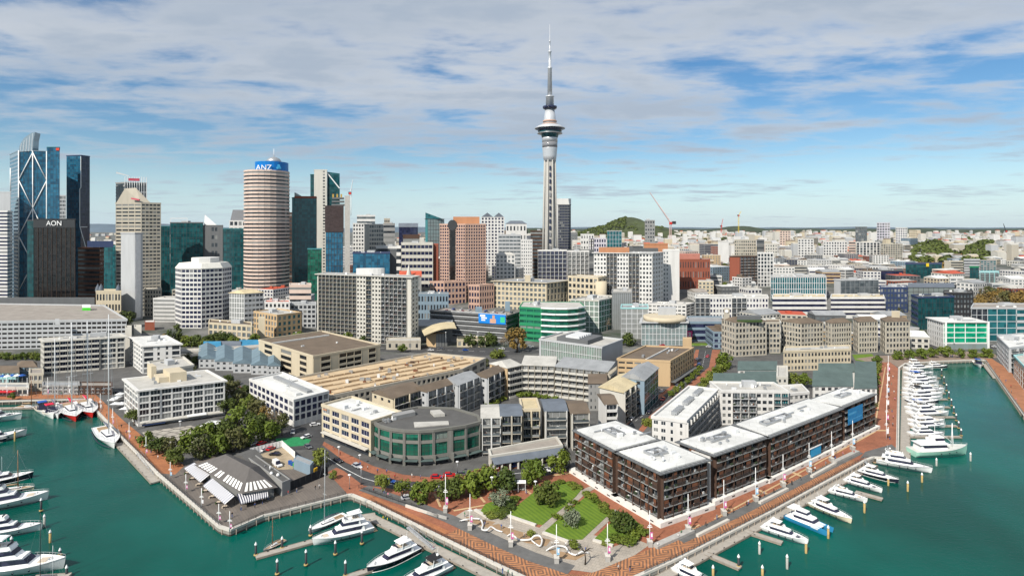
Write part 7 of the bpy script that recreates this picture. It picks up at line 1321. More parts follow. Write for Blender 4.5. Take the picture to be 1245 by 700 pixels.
for k,mk in dict(A=lambda:motor('motor_yacht',20,2,None,strake=bootm),B=lambda:motor('motor_yacht',16,1,'white',fore=bootm),C=lambda:motor('motor_yacht',18,1,'black'),Dk=lambda:motor('motor_yacht',18,1,'white',hull=hulld,stripe=hullw),E=lambda:motor('motor_yacht',24,2,'white',fore=cush),Fc=lambda:motor('motor_yacht',17,1,'white',hull=creamh,plat=teak),G=lambda:motor('motor_yacht',14,1,'blue'),Hs=lambda:motor('motor_yacht',15,1,None,fore=cush),S=lambda:sail('sailing_yacht',13),Sr=lambda:sail('sailing_yacht',14,hull=redh,cover=redc),Sw=lambda:sail('sailing_yacht',10,woodh,teak,1.2,hull=creamh,deck=teak),Sl=lambda:sail('sailing_yacht',15,None,sailc,1.75),Sk=lambda:sail('sailing_yacht',16,darkm,sailc,1.75),T=trawler,Ct=cat,Dg=lambda:dinghy(bluec),Dr=lambda:dinghy(redc)).items():
 BOAT[k]=mk();kids_of(BOAT[k])
LEN=dict(A=20,B=16,C=18,Dk=18,E=24,Fc=17,G=14,Hs=15,S=13,Sr=14,Sw=10,Sl=15,Sk=16,T=24,Ct=18,Dg=6,Dr=6)
USED=set()
def put(k,stern,bow,label,cat_='boat',group=None,z=WZ):
 a,c=P(*stern,WZ+.4),P(*bow,WZ+.9);d=(c-a);L=d.xy.length;s=L/LEN[k]
 o=place(BOAT[k],(a.x,a.y,z),math.atan2(d.y,d.x),(s,s,s),label,cat_,group);return o
gm_,gr_,gl_='yachts at the promenade','yachts in the right marina rows','yachts on the left side of the basin'
put('E',(452,641),(379.5,659),'large white two deck motor yacht moored beside the sailing sloop below the promenade',group=gm_)
put('Dk',(507,666),(446,693.5),'white topped motor yacht with dark hull, on the finger pontoon at the bottom',group=gm_);put('C',(545,687),(482,716),'motor yacht with black canopy roof, cut by the bottom edge',group=gm_)
put('Sw',(346,655.5),(320,667.5),'small wooden masted sailing boat at the end of the long finger pontoon','sailing boat');put('Sl',(420,626),(375,645),'slim white sailing sloop with a tall mast behind the large motor yacht','sailing boat')
put('B',(820,690),(872,716),'white motor yacht with hardtop cut by the bottom edge right of the park point',group=gm_)
put('B',(927,640),(983,658.5),'white hardtop motor yacht nearest the camera in the right hand row',group=gr_);put('Ct',(958,626.5),(1010,646),'catamaran with bright blue hulls and white wheelhouse');put('Fc',(986,612),(1036,633),'cream hulled motor yacht with open stern beside the blue catamaran',group=gr_)
put('Hs',(1008,596),(1055,607.5),'white motor yacht without hardtop, next after the cream hulled one',group=gr_);put('B',(1027,583),(1073,596),'white hardtop motor yacht beside the short finger pontoon with dark boats behind',group=gr_);put('Dk',(1044,572.5),(1093,584.5),'white topped dark hulled motor yacht in the right hand row',group=gr_);put('A',(1066,560),(1134,572),'long white two deck motor yacht with bow nearest the mint trawler',group=gr_)
put('T',(1108,551.5),(1176,549),'mint green hulled classic trawler with white wheelhouse and mast')
mk=['A','B','Hs','E','G','B','Dk','A','C','B','Hs','A','G','B','E']
for i,(zx0,zy,zx1)in enumerate(((112,472,300),(118,428,305),(115,405,300),(108,366,322),(100,340,300),(110,318,250),(100,300,270),(92,285,290),(88,265,290),(92,243,300),(100,222,270),(96,200,270),(92,180,260),(92,152,240),(88,124,240))):
 put(mk[i],(1080+zx0/4.376,420+zy/4.376),(1080+zx1/4.376,420+(zy-3)/4.376),'white motor yacht in the crowded column of the right marina, %s from the mint trawler'%ordw(i),group='yachts in the crowded marina column')
put('Dk',(1127,446),(1152,445),'dark blue hulled yacht moored at the head of the right basin',group=gr_)
put('Dg',(1187,441.5),(1193,446),'small runabout at the right corner of the basin head')
put('E',(-45,697),(80,686),'large white classic motor yacht with hardtop, nearest at the bottom left',group=gl_);put('A',(-35,652),(52,640),'white two deck motor yacht second from the bottom left',group=gl_);put('E',(-50,622),(60,603),'long white motor yacht with pointed bow third from the bottom left',group=gl_);put('Dk',(-40,592),(41,577),'dark hulled multi level motor yacht fourth from the bottom left',group=gl_)
put('Sw',(-6,597),(42,591),'wooden sailing boat lying between two white motor yachts on the left','sailing boat');put('A',(-55,545),(33,526),'sleek white superyacht with dark window band at the left edge',group=gl_);put('B',(-45,512),(27,507),'white motor yacht behind the sleek superyacht at the left edge',group=gl_);put('Dk',(-40,540),(8,534),'dark bow of a motor yacht peeping in at the left edge',group=gl_)
put('Sk',(80,704),(26,706),'sailing yacht with a tall black mast at the bottom left','sailing boat');put('S',(78,714),(54,704),'sailing yacht with white mast cut by the bottom edge on the left','sailing boat');put('S',(-14,585),(14,579),'sailing yacht with white mast among the motor yachts on the left','sailing boat')
put('Sr',(80.5,493),(92.5,510.5),'red hulled sailing yacht with red covers at the back of the left basin','sailing boat');put('S',(61,493.5),(71,507),'white sailing yacht left of the red one','sailing boat');put('Sr',(98,489.5),(113,506),'red and white yacht with grey deck nearest the quay corner','sailing boat');put('Dg',(49,496),(57,503.5),'small white runabout with canopy left of the white sailing yacht');put('Dr',(58,499),(65,507),'small tender beside the white sailing yacht');put('Sw',(22,494.5),(50,495),'wooden sailing boat lying along the far quay wall','sailing boat')
put('Sl',(123,522),(139.5,543),'white racing sloop alone alongside the left quay','sailing boat')
def rm(x):
 for c in KIDS.get(x.name,[]):rm(c)
 D.objects.remove(x)
for o in list(BOAT.values()):rm(o)
# ------------------------------------------------------------------ pontoons and piles
pont=mat('pontoon_concrete',(.36,.33,.29),.9,.2,.6)
PK=[0]
def pontoon(label,a,c,w,z=.55,gr='pontoons'):
 PK[0]+=1;z+=WZ+.008*PK[0];p,q=P(*a,z).xy,P(*c,z).xy;L=(q-p).length;r=thing('pontoon',(p.x,p.y,WZ),label,'pontoon',gr);part(r,'deck',pont,lambda b:b.wallbox(p,q,0,L,-w/2,w/2,WZ+.2,z));part(r,'edge_beam',timber,lambda b:[b.wallbox(p,q,0,L,s*w/2-.12,s*w/2+.12,WZ+.1+.004*PK[0],z+.06)for s in(-1,1)])
 part(r,'float',black_m,lambda b:b.wallbox(p,q,.4,L-.4,-w*.4,w*.4,WZ-.4,WZ+.19));part(r,'cleat',darkm,lambda b:[b.wallbox(p,q,s-.25,s+.25,w/2-.35,w/2-.2,z,z+.2)for s in[x*5+2 for x in range(int(L/5))]]);return r
pontoon('long floating walkway beside the seawall below the promenade',(449,627),(606,704),3.2);pontoon('long finger pontoon with the wooden sailing boat at its end',(380,657),(311,676),2.2);pontoon('broad landing stage joining the finger pontoon to the seawall',(437,631),(457,628),6);pontoon('short finger pontoon beside the dark hulled yacht at the bottom',(452,691),(418,702),2.0)
pontoon('long floating walkway under the brown apartments promenade',(800,704),(1062,564),3.0);pontoon('bare finger pontoon sticking out left of the hardtop yacht',(858,672),(900,689.5),2.0);pontoon('finger pontoon beside the hardtop yacht of the right row',(910,646),(951,659),2.0);pontoon('short finger pontoon between two white yachts of the right row',(1040,597),(1073,606),2.0)
pontoon('straight walkway along the crowded marina column',(1100.5,558),(1101,448),3.4)
for i,(zy,zx)in enumerate(((483,385),(425,365),(378,352),(325,325),(283,312),(250,300),(210,285),(170,275))):pontoon('finger pontoon between yachts of the crowded column, %s from the mint trawler'%ordw(i),(1105,420+zy/4.376),(1080+zx/4.376,420+zy/4.376),1.6)
pontoon('landing pontoon with gangway along the left quay',(145,538),(190,585),3.4);pontoon('finger pontoon at the far left between the second and third yachts',(-20,665),(15,662),2.4);pontoon('finger pontoon at the bottom left corner below the classic yacht',(40,702),(84,699),2.4);pontoon('thin pontoon along the far quay of the left basin',(-40,497),(60,494.5),2.6)
pontoon('service pontoon at the right corner of the basin',(1196,442),(1210,459),2.4)
# gangways
for lb,a,c,in(('grey ramp gangway down to the floating walkway below the promenade',(496,640),(528,667)),('gangway ramp from the left quay to the landing pontoon',(168,551),(190,577)),('gangway by the trawler end of the promenade',(1050,560),(1060,567))):
 p,q=P(*a,3.2),P(*c,WZ+.7);r=thing('gangway',tuple(p),lb,'gangway');part(r,'ramp',alu,lambda b:b.add([tuple(p+Vector((.5,.6,0))),tuple(p-Vector((.5,.6,0))),tuple(q-Vector((.5,.6,0))),tuple(q+Vector((.5,.6,0)))],[[0,1,2,3],[3,2,1,0]]));part(r,'handrail',steel,lambda b:[b.bar(p+Vector((.5*s,.6*s,1)),q+Vector((.5*s,.6*s,1)),.05,4)for s in(-1,1)]+[b.bar(p.lerp(q,t)+Vector((.5*s,.6*s,0)),p.lerp(q,t)+Vector((.5*s,.6*s,1)),.04,4)for t in(.1,.3,.5,.7,.9)for s in(-1,1)])
pile_d=mat('dark_pile',(.03,.035,.04),.6,.2);pile_y=mat('weathered_yellow_pile',(.42,.30,.12),.8,.25,.8);pile_c=mat('grey_pile',(.36,.36,.33),.85,.2,.8)
PL=[(311,676,662,'d','at the tip of the long finger pontoon'),(343,667.5,655,'d','beside the wooden sailing boat'),(337,699,682.5,'d','alone in the water at the bottom, left of two'),(372,688,671,'d','alone in the water below the large white yacht, left of two'),(407.7,675,660,'d','just under the hull of the large white yacht'),(440,662,647,'d','at the stern quarter of the large white yacht'),(420,701,684,'d','at the tip of the short bottom finger pontoon'),(377.6,652,641,'d','at the bow of the large white yacht'),(923.4,673,661,'c','off the bow of the hardtop yacht, inner'),(957,691,677,'c','off the bow of the hardtop yacht, outer'),(1007,654,641.5,'y','at the bow of the blue catamaran'),(980,672,660,'y','below the bow of the hardtop yacht'),(1051,623,611,'y','off the stern quarter of the cream hulled yacht'),(1103.7,597,587,'y','off the bow of the dark hulled yacht, left of two'),(1080,590,582,'y','close under the dark hulled yacht of the right row'),(1121,586,577,'y','off the bow of the long white yacht, right of two'),(1138.6,566,559,'c','at the bow of the long white yacht'),(867,699,690,'y','at the bottom edge right of the park point'),(927,699,690,'y','at the bottom edge below the bare finger pontoon'),(898,690,677,'d','at the tip of the bare finger pontoon'),(50,622,608,'d','at the bow of the long white yacht on the left'),(54,640,628,'c','at the bow of the second yacht on the left'),(61,659,647,'y','alone between the two lowest yachts on the left'),(73,676,669,'d','at the bow of the classic yacht on the left'),(81,700,690,'d','at the bottom left pontoon tip'),(1180,560,552,'c','off the bow of the mint trawler'),(14,668,655,'d','on the left finger pontoon tip'),(18,536,524,'y','beside the sleek superyacht')]
for i in range(9):zy=483-i*40;PL.append((1080+(388-i*13)/4.376,420+zy/4.376,420+zy/4.376-7.5,'d','at the outer tips of the crowded column, %s from the trawler'%ordw(i)))
for px,yb,yt,k,lb in PL:
 q=P(px,yb,WZ);zt=H-(yt-HY)*q.y/F;cn=dict(d='dark',c='grey',y='yellowish')[k];r=thing('mooring_pile',tuple(q),'%s mooring pile %s'%(cn,lb),'pile','mooring piles');ps=part(r,'post',{'d':pile_d,'c':pile_c,'y':pile_y}[k],lambda b:b.bar((q.x,q.y,-2),(q.x,q.y,zt),.32,10));part(ps,'cap',white_m,lambda b:b.lathe((q.x,q.y,zt),[(.36,-.05),(.36,.25),(.0,.95)],10))
 if k=='d':part(ps,'collar',pile_y,lambda b:b.lathe((q.x,q.y,WZ+.3),[(.55,0),(.6,.2),(.55,.4)],10))
# ------------------------------------------------------------------ promenade furniture
pinkf=mat('pink_banner',(.48,.09,.27),.7,.2,1);bluef=mat('pale_blue_banner',(.22,.45,.65),.7,.2,1);whitef=mat('white_banner',(.7,.68,.7),.7,.2,1)
def pole(px,yb,yt,label,col=pinkf,block=True,z=3.0):
 q=P(px,yb,z);zt=H-(yt-HY)*q.y/F;r=thing('banner_pole',tuple(q),label,'pole','banner poles');pp_=part(r,'pole',white_m,lambda b:b.bar((q.x,q.y,z),(q.x,q.y,zt),.13,8,r2=.09));h=(zt-z)
 bn=part(r,'banner',col,lambda b:b.add([(q.x+.1,q.y-.05,z+h*.20),(q.x+.8,q.y-.35,z+h*.22),(q.x+.8,q.y-.35,z+h*.40),(q.x+.1,q.y-.05,z+h*.39)]+[(q.x+.1,q.y-.01,z+h*.20),(q.x+.8,q.y-.31,z+h*.22),(q.x+.8,q.y-.31,z+h*.40),(q.x+.1,q.y-.01,z+h*.39)],[[0,1,2,3],[7,6,5,4],[0,4,5,1],[3,2,6,7]]));part(bn,'banner_print',whitef,lambda b:b.add([(q.x+.3,q.y-.14,z+h*.26),(q.x+.72,q.y-.36,z+h*.27),(q.x+.72,q.y-.36,z+h*.37),(q.x+.3,q.y-.16,z+h*.36)],[[0,1,2,3]]))
 part(pp_,'lamp',white_m,lambda b:[b.box(q.x-.7,q.x+.7,q.y-.08,q.y+.08,z+h*.52,z+h*.54),b.box(q.x-.45,q.x+.45,q.y-.09,q.y+.07,z+h*.57,z+h*.585)])
 if block:cb=part(r,'concrete_base',conc,lambda b:b.box(q.x-.6,q.x+.6,q.y-1.0,q.y+1.0,z,z+1.5));part(cb,'cap_plate',concp,lambda b:b.box(q.x-.7,q.x+.7,q.y-1.1,q.y+1.1,z+1.5,z+1.62))
for i,a in enumerate(((541.6,622,576),(571.4,643,600),(621,663,621),(676.6,683,637),(738.6,681,635.7),(790,663,620))):pole(*a,'white banner pole around the park point, %s from the left'%ordw(i),(pinkf,pinkf,pinkf,bluef,pinkf,pinkf)[i])
for i,a in enumerate(((836.6,645.7,600),(880,625.7,583),(918.6,608.6,568),(952,591,552),(983.7,574,538),(1011,561,524),(1036.6,547,511))):pole(*a,'white banner pole before the brown apartments, %s along from the park'%ordw(i),(pinkf,pinkf,bluef,pinkf,bluef,whitef,bluef)[i])
for i,a in enumerate(((1077.7,534,500),(1078,516,486),(1078.5,498,468),(1079,482,455),(1079.5,468,442),(1080,455,432))):pole(*a,'white banner pole on the straight quay, %s from the plaza'%ordw(i),(whitef,pinkf,whitef,bluef)[i%4],False)
for i,a in enumerate(((279.3,646,621),(266,636,612),(245,616,593),(226,598,576),(207,581.5,561),(177.5,555,530),(157,537,513),(137,519,496),(122,500,478))):pole(*a,'banner pole on the left quay, %s from the wharf corner'%ordw(i),(pinkf,pinkf,whitef,pinkf,bluef,pinkf)[i%6],False)
for i,(px,y)in enumerate(((8,483),(33,483),(58,482.5),(84,482))):pole(px,y,y-24,'banner pole on the far quay of the left basin, %s from the left'%ordw(i),(pinkf,whitef)[i%2],False)
def lamp(px,yb,yt,label,z=3.0,Y=None):
 q=P(px,yb,z);zt=H-(yt-HY)*q.y/F;r=thing('street_lamp',tuple(q),label,'lamp post','street lamps');part(r,'post',steel,lambda b:b.bar((q.x,q.y,z),(q.x,q.y,zt),.1,7,r2=.07));part(r,'lamp_head',white_m,lambda b:b.lathe((q.x,q.y,zt),[(.15,-.1),(.6,0),(.5,.18),(.0,.3)],10));part(r,'base_plate',darkm,lambda b:b.box(q.x-.2,q.x+.2,q.y-.2,q.y+.2,z,z+.3))
for i,a in enumerate(((439,589,568),(425,594,577),(437.5,564,553),(556,575,561),(598,601,580),(412,560,543),(651,607,585),(722,590,566),(219,534,512))):lamp(*a,'grey street lamp around the waterfront street and square, %s of the set'%ordw(i))
for i,px in enumerate((360,420,499,542,581,640,700,905,960,1020,1108,1160)):lamp(px,427,404,'street lamp along the main road, %s from the left'%ordw(i))
def railing(label,pxs,z=3.2,off=0.0,m=darkm):
 pts=[P(*p,z)for p in pxs];r=thing('railing',tuple(pts[0]),label,'railing','railings');part(r,'handrail',m,lambda b:[b.bar(p+Vector((0,0,h)),q+Vector((0,0,h)),.05,4)for p,q in zip(pts,pts[1:])for h in(1.05,.7,.35)])
 b=MB()
 for p,q in zip(pts,pts[1:]):
  n=max(1,int((q-p).length/2.4));[b.bar(p.lerp(q,i/n),p.lerp(q,i/n)+Vector((0,0,1.1)),.06,4)for i in range(n+1)]
 tag(b.build('post',m,r),kind='stuff')
railing('dark railing along the promenade left of the park point',[(452,609.8),(537,651.6),(600,682.5),(640,701)]);railing('dark railing along the promenade before the brown apartments',[(784,695.5),(830,674.3),(938,619.8),(1050,558.5)]);railing('railing along the right edge of the wharf restaurant deck',[(284,642.4),(320,625.8),(420,601)]);railing('railing along the left edge of the wharf deck and brick walk',[(146,528),(193,574.5),(266,638)]);railing('railing of the straight quay walk beside the marina column',[(1090.5,554),(1092,448)]);railing('railing of the right hand orange deck',[(1198.5,438.5),(1245,504)]);railing('curved grey railing between the street and the promenade road',[(436,593),(470,605),(500,615),(532,629)],3.1)
for lb,a,c,w in(('white low concrete wall above the promenade, left part',(494,615.5),(520,624),.5),('grey concrete ramp wall at the left banner poles',(520,624),(544,631),.5),('long grey concrete bench block beside the right promenade, near the park',(793,664),(838,644),2.0),('pale concrete bench block beside the right promenade, second',(846,652),(884,633),.9),('pale concrete bench block beside the right promenade, third',(922,612),(956,595),.9),('pale concrete bench block beside the right promenade, fourth',(985,580),(1014,564),.9),('grey concrete wall at the dark plaza end of the promenade',(1012,562),(1040,549),1.6)):
 p,q=RP(3,a,c);b=MB();b.wallbox(p,q,0,(q-p).length,0,w,2.9,3.85);tag(b.build('concrete_bench',concp if 'pale' in lb or 'white' in lb else conc),lb,'bench')
# white snaking sculptures
spot,nt,n,l,p_=nodes('white_spotted_paint');geo=n.new('ShaderNodeNewGeometry');vo=n.new('ShaderNodeTexVoronoi');vo.inputs['Scale'].default_value=1.1;l.new(geo.outputs['Position'],vo.inputs['Vector']);lt=n.new('ShaderNodeMath');lt.operation='LESS_THAN';lt.inputs[1].default_value=.2;l.new(vo.outputs[0],lt.inputs[0]);mx=n.new('ShaderNodeMixRGB');mx.inputs[1].default_value=(.62,.61,.60,1);mx.inputs[2].default_value=(.03,.03,.03,1);l.new(lt.outputs[0],mx.inputs[0]);l.new(mx.outputs[0],p_.inputs['Base Color']);p_.inputs['Roughness'].default_value=.5
def snake(label,pp,r,am):
 pts=[P(a,b_,3.1+h)for a,b_,h in pp];out=[]
 for i in range(len(pts)-1):
  p0,p1,p2,p3=pts[max(0,i-1)],pts[i],pts[i+1],pts[min(len(pts)-1,i+2)]
  for k in range(6):t=k/6;out.append(.5*((2*p1)+(p2-p0)*t+(2*p0-5*p1+4*p2-p3)*t*t+(3*p1-p0-3*p2+p3)*t**3))
 out.append(pts[-1]);b=MB();b.tube(out,[r*(.7+.3*math.sin(math.pi*i/(len(out)-1)))for i in range(len(out))],8);tag(b.build('wave_sculpture',spot),label,'sculpture','white snaking sculptures')
snake('white snaking sculpture nearest the left banner pole',[(559,633,.3),(567,631,.9),(576,630,.5),(584,631,.8),(587,637,.5),(586,643,.4),(592,644,1.0),(597,640,1.3),(604,644,.5),(611,646,.3)],.27,.5)
snake('white looping sculpture in the middle of the gravel bed',[(617,651,.2),(621,649,.9),(626,652,1.0),(630,655,.4),(637,656,.4),(645,655,.7),(650,651,1.6),(656,651,1.8),(659,656,.9),(657,663,.6),(652,661,.6),(646,656,.8)],.27,.5)
snake('white snaking sculpture ending at the bronze wind bent figure',[(664,669,.2),(672,664,1.1),(680,663,.8),(688,665,.5),(692,671,.4),(700,674,.4),(708,670,.9),(716,672,.3)],.27,.5)
q=P(711.5,686,3.1);r=thing('wind_sculpture',tuple(q),'dark bronze wind bent tree sculpture on the round paving','sculpture');br=mat('bronze',(.07,.055,.045),.4,.2,2,metal=.6)
part(r,'trunk',br,lambda b:b.tube([q,q+Vector((.1,.2,1.6)),q+Vector((-.1,.5,3.2))],[.25,.18,.14],7));part(r,'branch',br,lambda b:[b.tube([q+Vector((-.1,.5,3.1)),q+Vector((dx*.5,.6+dy*.5,3.7)),q+Vector((dx,.6+dy,3.6+h))],[.13,.09,.03],5)for dx,dy,h in((-1.8,.3,.5),(-1.2,.8,.9),(1.6,.5,.4),(1.9,-.3,-.2),(.9,1.0,.6),(2.4,.8,.1))])
# bus shelter, bins, umbrellas, kiosks
q=P(630,597,3.05);r=thing('bus_shelter',tuple(q),'white glazed shelter standing between the street trees','shelter');part(r,'roof',white_m,lambda b:b.box(q.x-2.6,q.x+2.6,q.y-1.2,q.y+1.2,6.2,6.4));part(r,'glass_wall',G['mid'],lambda b:b.box(q.x-2.4,q.x+2.4,q.y+.9,q.y+1.0,3.3,6.1));part(r,'post',alu,lambda b:[b.box(q.x+s-.08,q.x+s+.08,q.y-1.0,q.y-.85,3,6.2)for s in(-2.4,0,2.4)]);part(r,'bench',conc,lambda b:b.box(q.x-2,q.x+2,q.y+.2,q.y+.7,3.4,3.55))
for i,(px,py)in enumerate(((137,491),(142,488),(148,496),(152,502),(146,484),(140,496))):
 q=P(px,py,3.1);r=thing('umbrella',tuple(q),'square white cafe umbrella beside the hotel end, %s of the cluster'%ordw(i),'umbrella','white cafe umbrellas');part(r,'pole',alu,lambda b:b.bar((q.x,q.y,3),(q.x,q.y,5.6),.06,6));part(r,'canopy',white_m,lambda b:b.add([(q.x-1.9,q.y-1.9,5.4),(q.x+1.9,q.y-1.9,5.4),(q.x+1.9,q.y+1.9,5.4),(q.x-1.9,q.y+1.9,5.4),(q.x,q.y,6.3)],[[0,1,4],[1,2,4],[2,3,4],[3,0,4]]))
for i,(px,py)in enumerate(((3,470),(9,470),(15,469),(21,469),(27,469))):
 q=P(px,py,3.1);r=thing('umbrella',tuple(q),'blue and white umbrella on the left corner restaurant terrace, %s of the row'%ordw(i),'umbrella','terrace umbrellas');part(r,'pole',alu,lambda b:b.bar((q.x,q.y,3),(q.x,q.y,9.2),.06,6));part(r,'canopy',bluec if i%2==0 else white_m,lambda b:b.lathe((q.x,q.y,9.0),[(1.9,0),(1.0,.5),(.0,.9)],8,smooth=False))
a,c=RP(3,(245,527),(258,519));r=thing('pergola',(a.x,a.y,3),'white slatted pergola roof on the paved square beside the hotel','pergola');nn=(c-a).normalized();L=(c-a).length;part(r,'slats',white_m,lambda b:[b.wallbox(a,c,L*i/9,L*i/9+.5,-1,9,6,6.15)for i in range(9)]);part(r,'beam',steel,lambda b:[b.wallbox(a,c,-.2,L+.8,o_,o_+.2,5.8,5.99)for o_ in(-.5,8)]);part(r,'post',steel,lambda b:[b.wallbox(a,c,s,s+.15,o_,o_+.15,3,5.8)for s in(.1,L-.2)for o_ in(-.45,8.02)])
for i,(px,py,m,cn)in enumerate(((352.5,564,bluec,'blue'),(355,565.5,bluec,'blue'),(358,567,mat('green_bin',(.05,.35,.05),.6),'green'),(361,568.5,white_m,'white'),(364,570,MATS['green_bin'],'green'))):
 q=P(px,py,3.05);r=thing('wheelie_bin',tuple(q),'%s wheeled bin in the service yard row, %s from the van'%(cn,ordw(i)),'bin','yard bins');part(r,'body',m,lambda b:b.prism([Vector((q.x-.45,q.y-.4)),Vector((q.x+.45,q.y-.4)),Vector((q.x+.45,q.y+.4)),Vector((q.x-.45,q.y+.4))],3.05,4.3,top=[Vector((q.x-.55,q.y-.5)),Vector((q.x+.55,q.y-.5)),Vector((q.x+.55,q.y+.5)),Vector((q.x-.55,q.y+.5))]));part(r,'lid',m,lambda b:b.box(q.x-.58,q.x+.58,q.y-.52,q.y+.55,4.3,4.4))
# cafe tables on the wharf
rw=random.Random(2)
for i,(px,py)in enumerate(((296,613),(303,612),(310,610),(318,608),(326,606),(234,583),(242,590),(250,598),(258,605),(266,612),(274,617),(228,576))):
 q=P(px,py,3.05);r=thing('cafe_table',tuple(q),'small pale cafe table on the wharf deck, %s of the row'%ordw(i),'table','wharf cafe tables');part(r,'tabletop',cush,lambda b:b.box(q.x-.6,q.x+.6,q.y-.5,q.y+.5,3.75,3.8));part(r,'leg',darkm,lambda b:b.bar((q.x,q.y,3.05),(q.x,q.y,3.75),.07,6));part(r,'planter',MATS['plant_green']if i%2 else cush,lambda b:b.box(q.x-1.0,q.x-.7,q.y-.4,q.y+.4,3.05,3.6))
# ------------------------------------------------------------------ cars
CP={k:mat(k+'_car_paint',c,.25,.04,1,spec=.6)for k,c in dict(white=(.72,.72,.72),silver=(.42,.43,.45),black=(.012,.012,.014),grey=(.12,.125,.13),red=(.45,.012,.015),blue=(.012,.07,.32)).items()}
CARP={}
def car_proto(col,van=False):
 root=D.objects.new('van' if van else 'parked_car',None);COL.objects.link(root);ORG[root.name]=Vector((0,0,0));w=.9;L=4.4 if not van else 5.2;H0=.8 if not van else 1.0
 b=MB();pr=[(-L/2,.3),(-L/2,H0),(-L/2+.25,H0+.08),(L/2-.9,H0),(L/2-.12,H0-.14),(L/2,.55),(L/2-.05,.3)];o=len(b.v)
 for s in(-w,w):b.v+=[(x,s,z)for x,z in pr]
 n=len(pr);b.face(list(range(n)));b.face([n+i for i in range(n)][::-1]);[b.face([i,n+i,n+(i+1)%n,(i+1)%n])for i in range(n)];bd=b.build('body',CP[col],root)
 x0,x1,zr=(-1.95,.95,1.42)if not van else(-2.5,1.5,2.1)
 b=MB();b.taper(x0,x1,w*.93,H0-.02,zr-.06,.45 if not van else .05,.75 if not van else .7,.82);b.build('window',BG,root);b=MB();b.taper(x0+.40 if not van else x0+.02,x1-.68,w*.78,zr-.08,zr,.06,.06,.95)if not van else b.taper(x0-.02,x1-.9,w*.97,H0-.01,zr,.06,.1,.88);b.build('roof',CP[col],root)
 for x in(-1.35,1.4):
  for s in(-1,1):b=MB();b.bar((x,s*(w-.22),.33),(x,s*(w+.01),.33),.33,12);b.build('wheel',black_m,root)
 for s in(-1,1):b=MB();b.box(L/2-.10,L/2+.01,s*w*.62-.16,s*w*.62+.16,.6,.72);b.build('headlight',white_m,bd)
 kids_of(root);return root
for c_ in CP:CARP[c_]=car_proto(c_)
CARP['van']=car_proto('white',True)
def car(col,px,py,ang,label,z=3.05,group='cars',cat_='car',Y=None):
 q=P(px,py,z);return place(CARP[col],(q.x,q.y,z),ang,1.0,label,cat_,group)
for a in(('silver',434,567.5,-.75,'silver car driving past the cream corner office'),('black',411,561,-.7,'black car behind the silver one on the waterfront street'),('blue',473.5,586.5,-.25,'dark blue car between two small yellow green street trees'),('red',546.5,578.5,.1,'red car before the round green glass office'),('red',531,581,.05,'second red car, left of the other before the round green office'),('grey',562,577,.2,'grey car right of the two red ones'),('red',613,568.5,.25,'red car parked before the shop row'),('blue',628.5,567,.25,'bright blue car parked before the shop row'),('white',661,574,1.1,'white car in the shade of the tall tree at the shop row end'),('white',671.5,571.5,1.0,'white car right of another under the tall tree'),('grey',688,567,1.2,'grey car beside the brown apartments corner'),('grey',374.5,544,-.8,'dark grey car at the green painted crossing'),('white',383,517,.5,'white car before the white skylight office'),('silver',496,606,.4,'silver car half hidden by street trees')):car(*a)
car('van',337,566,-.75,'white van parked in the service yard',cat_='van')
for i,(px,py)in enumerate(((268,549),(276,547),(284,546),(292,543),(300,541),(308,540),(318,540),(257,531),(266,528),(276,526),(322,547),(330,546))):car(('white','white','silver','white','grey','white','red','white','black','silver','white','red')[i],px,py,1.2,'car in the tree shaded parking court, %s from the hotel side'%ordw(i),group='cars in the parking court')
for i,t in enumerate((.04,.12,.2,.27,.36,.45,.55,.63,.72,.8,.9,.97)):
 a,c=P(768,516),P(858,432);q=a.lerp(c,t);nn=Vector(((c-a).y,-(c-a).x,0)).normalized();s=(2.2 if i%2 else-2.2);d=math.atan2((c-a).y,(c-a).x);place(CARP[('white','black','silver','red','white','grey','black','silver','white','blue','white','red')[i]],(q.x+nn.x*s,q.y+nn.y*s,3.1),d+(math.pi if i%2 else 0),1,'car on the brick street past the tan office, %s from the water'%ordw(i),'car','cars on the brick street')
for i,px in enumerate((352,372,405,455,500,524,536,566,610,645,700,730,805,862,905,955,1010,1040,1075,1125,1165,1210)):
 q=P(px,424.5+(i%2)*1.6 if 470<px<640 else 420.5+(i%2)*1.4,3.06);place(CARP[('white','silver','black','white','red','white','grey','blue')[i%8]],(q.x,q.y,3.1),(0 if i%2 else math.pi),1,'car travelling on the main road, %s from the left'%ordw(i),'car','cars on the main road')
z_=z11+.1
for i in range(16):
 u,v=p11[1]-p11[0],p11[3]-p11[0];q=p11[0]+u*(.25+.5*(i%2))+v*(.06+.11*(i//2));place(CARP[('white','grey','red','silver','black','white','orange' if False else 'red','blue')[i%8]],(q.x,q.y,z_),math.atan2(v.y,v.x)+1.57,1,'car parked on the billboard parking roof, %s from the right'%ordw(i),'car','cars on the parking roof')
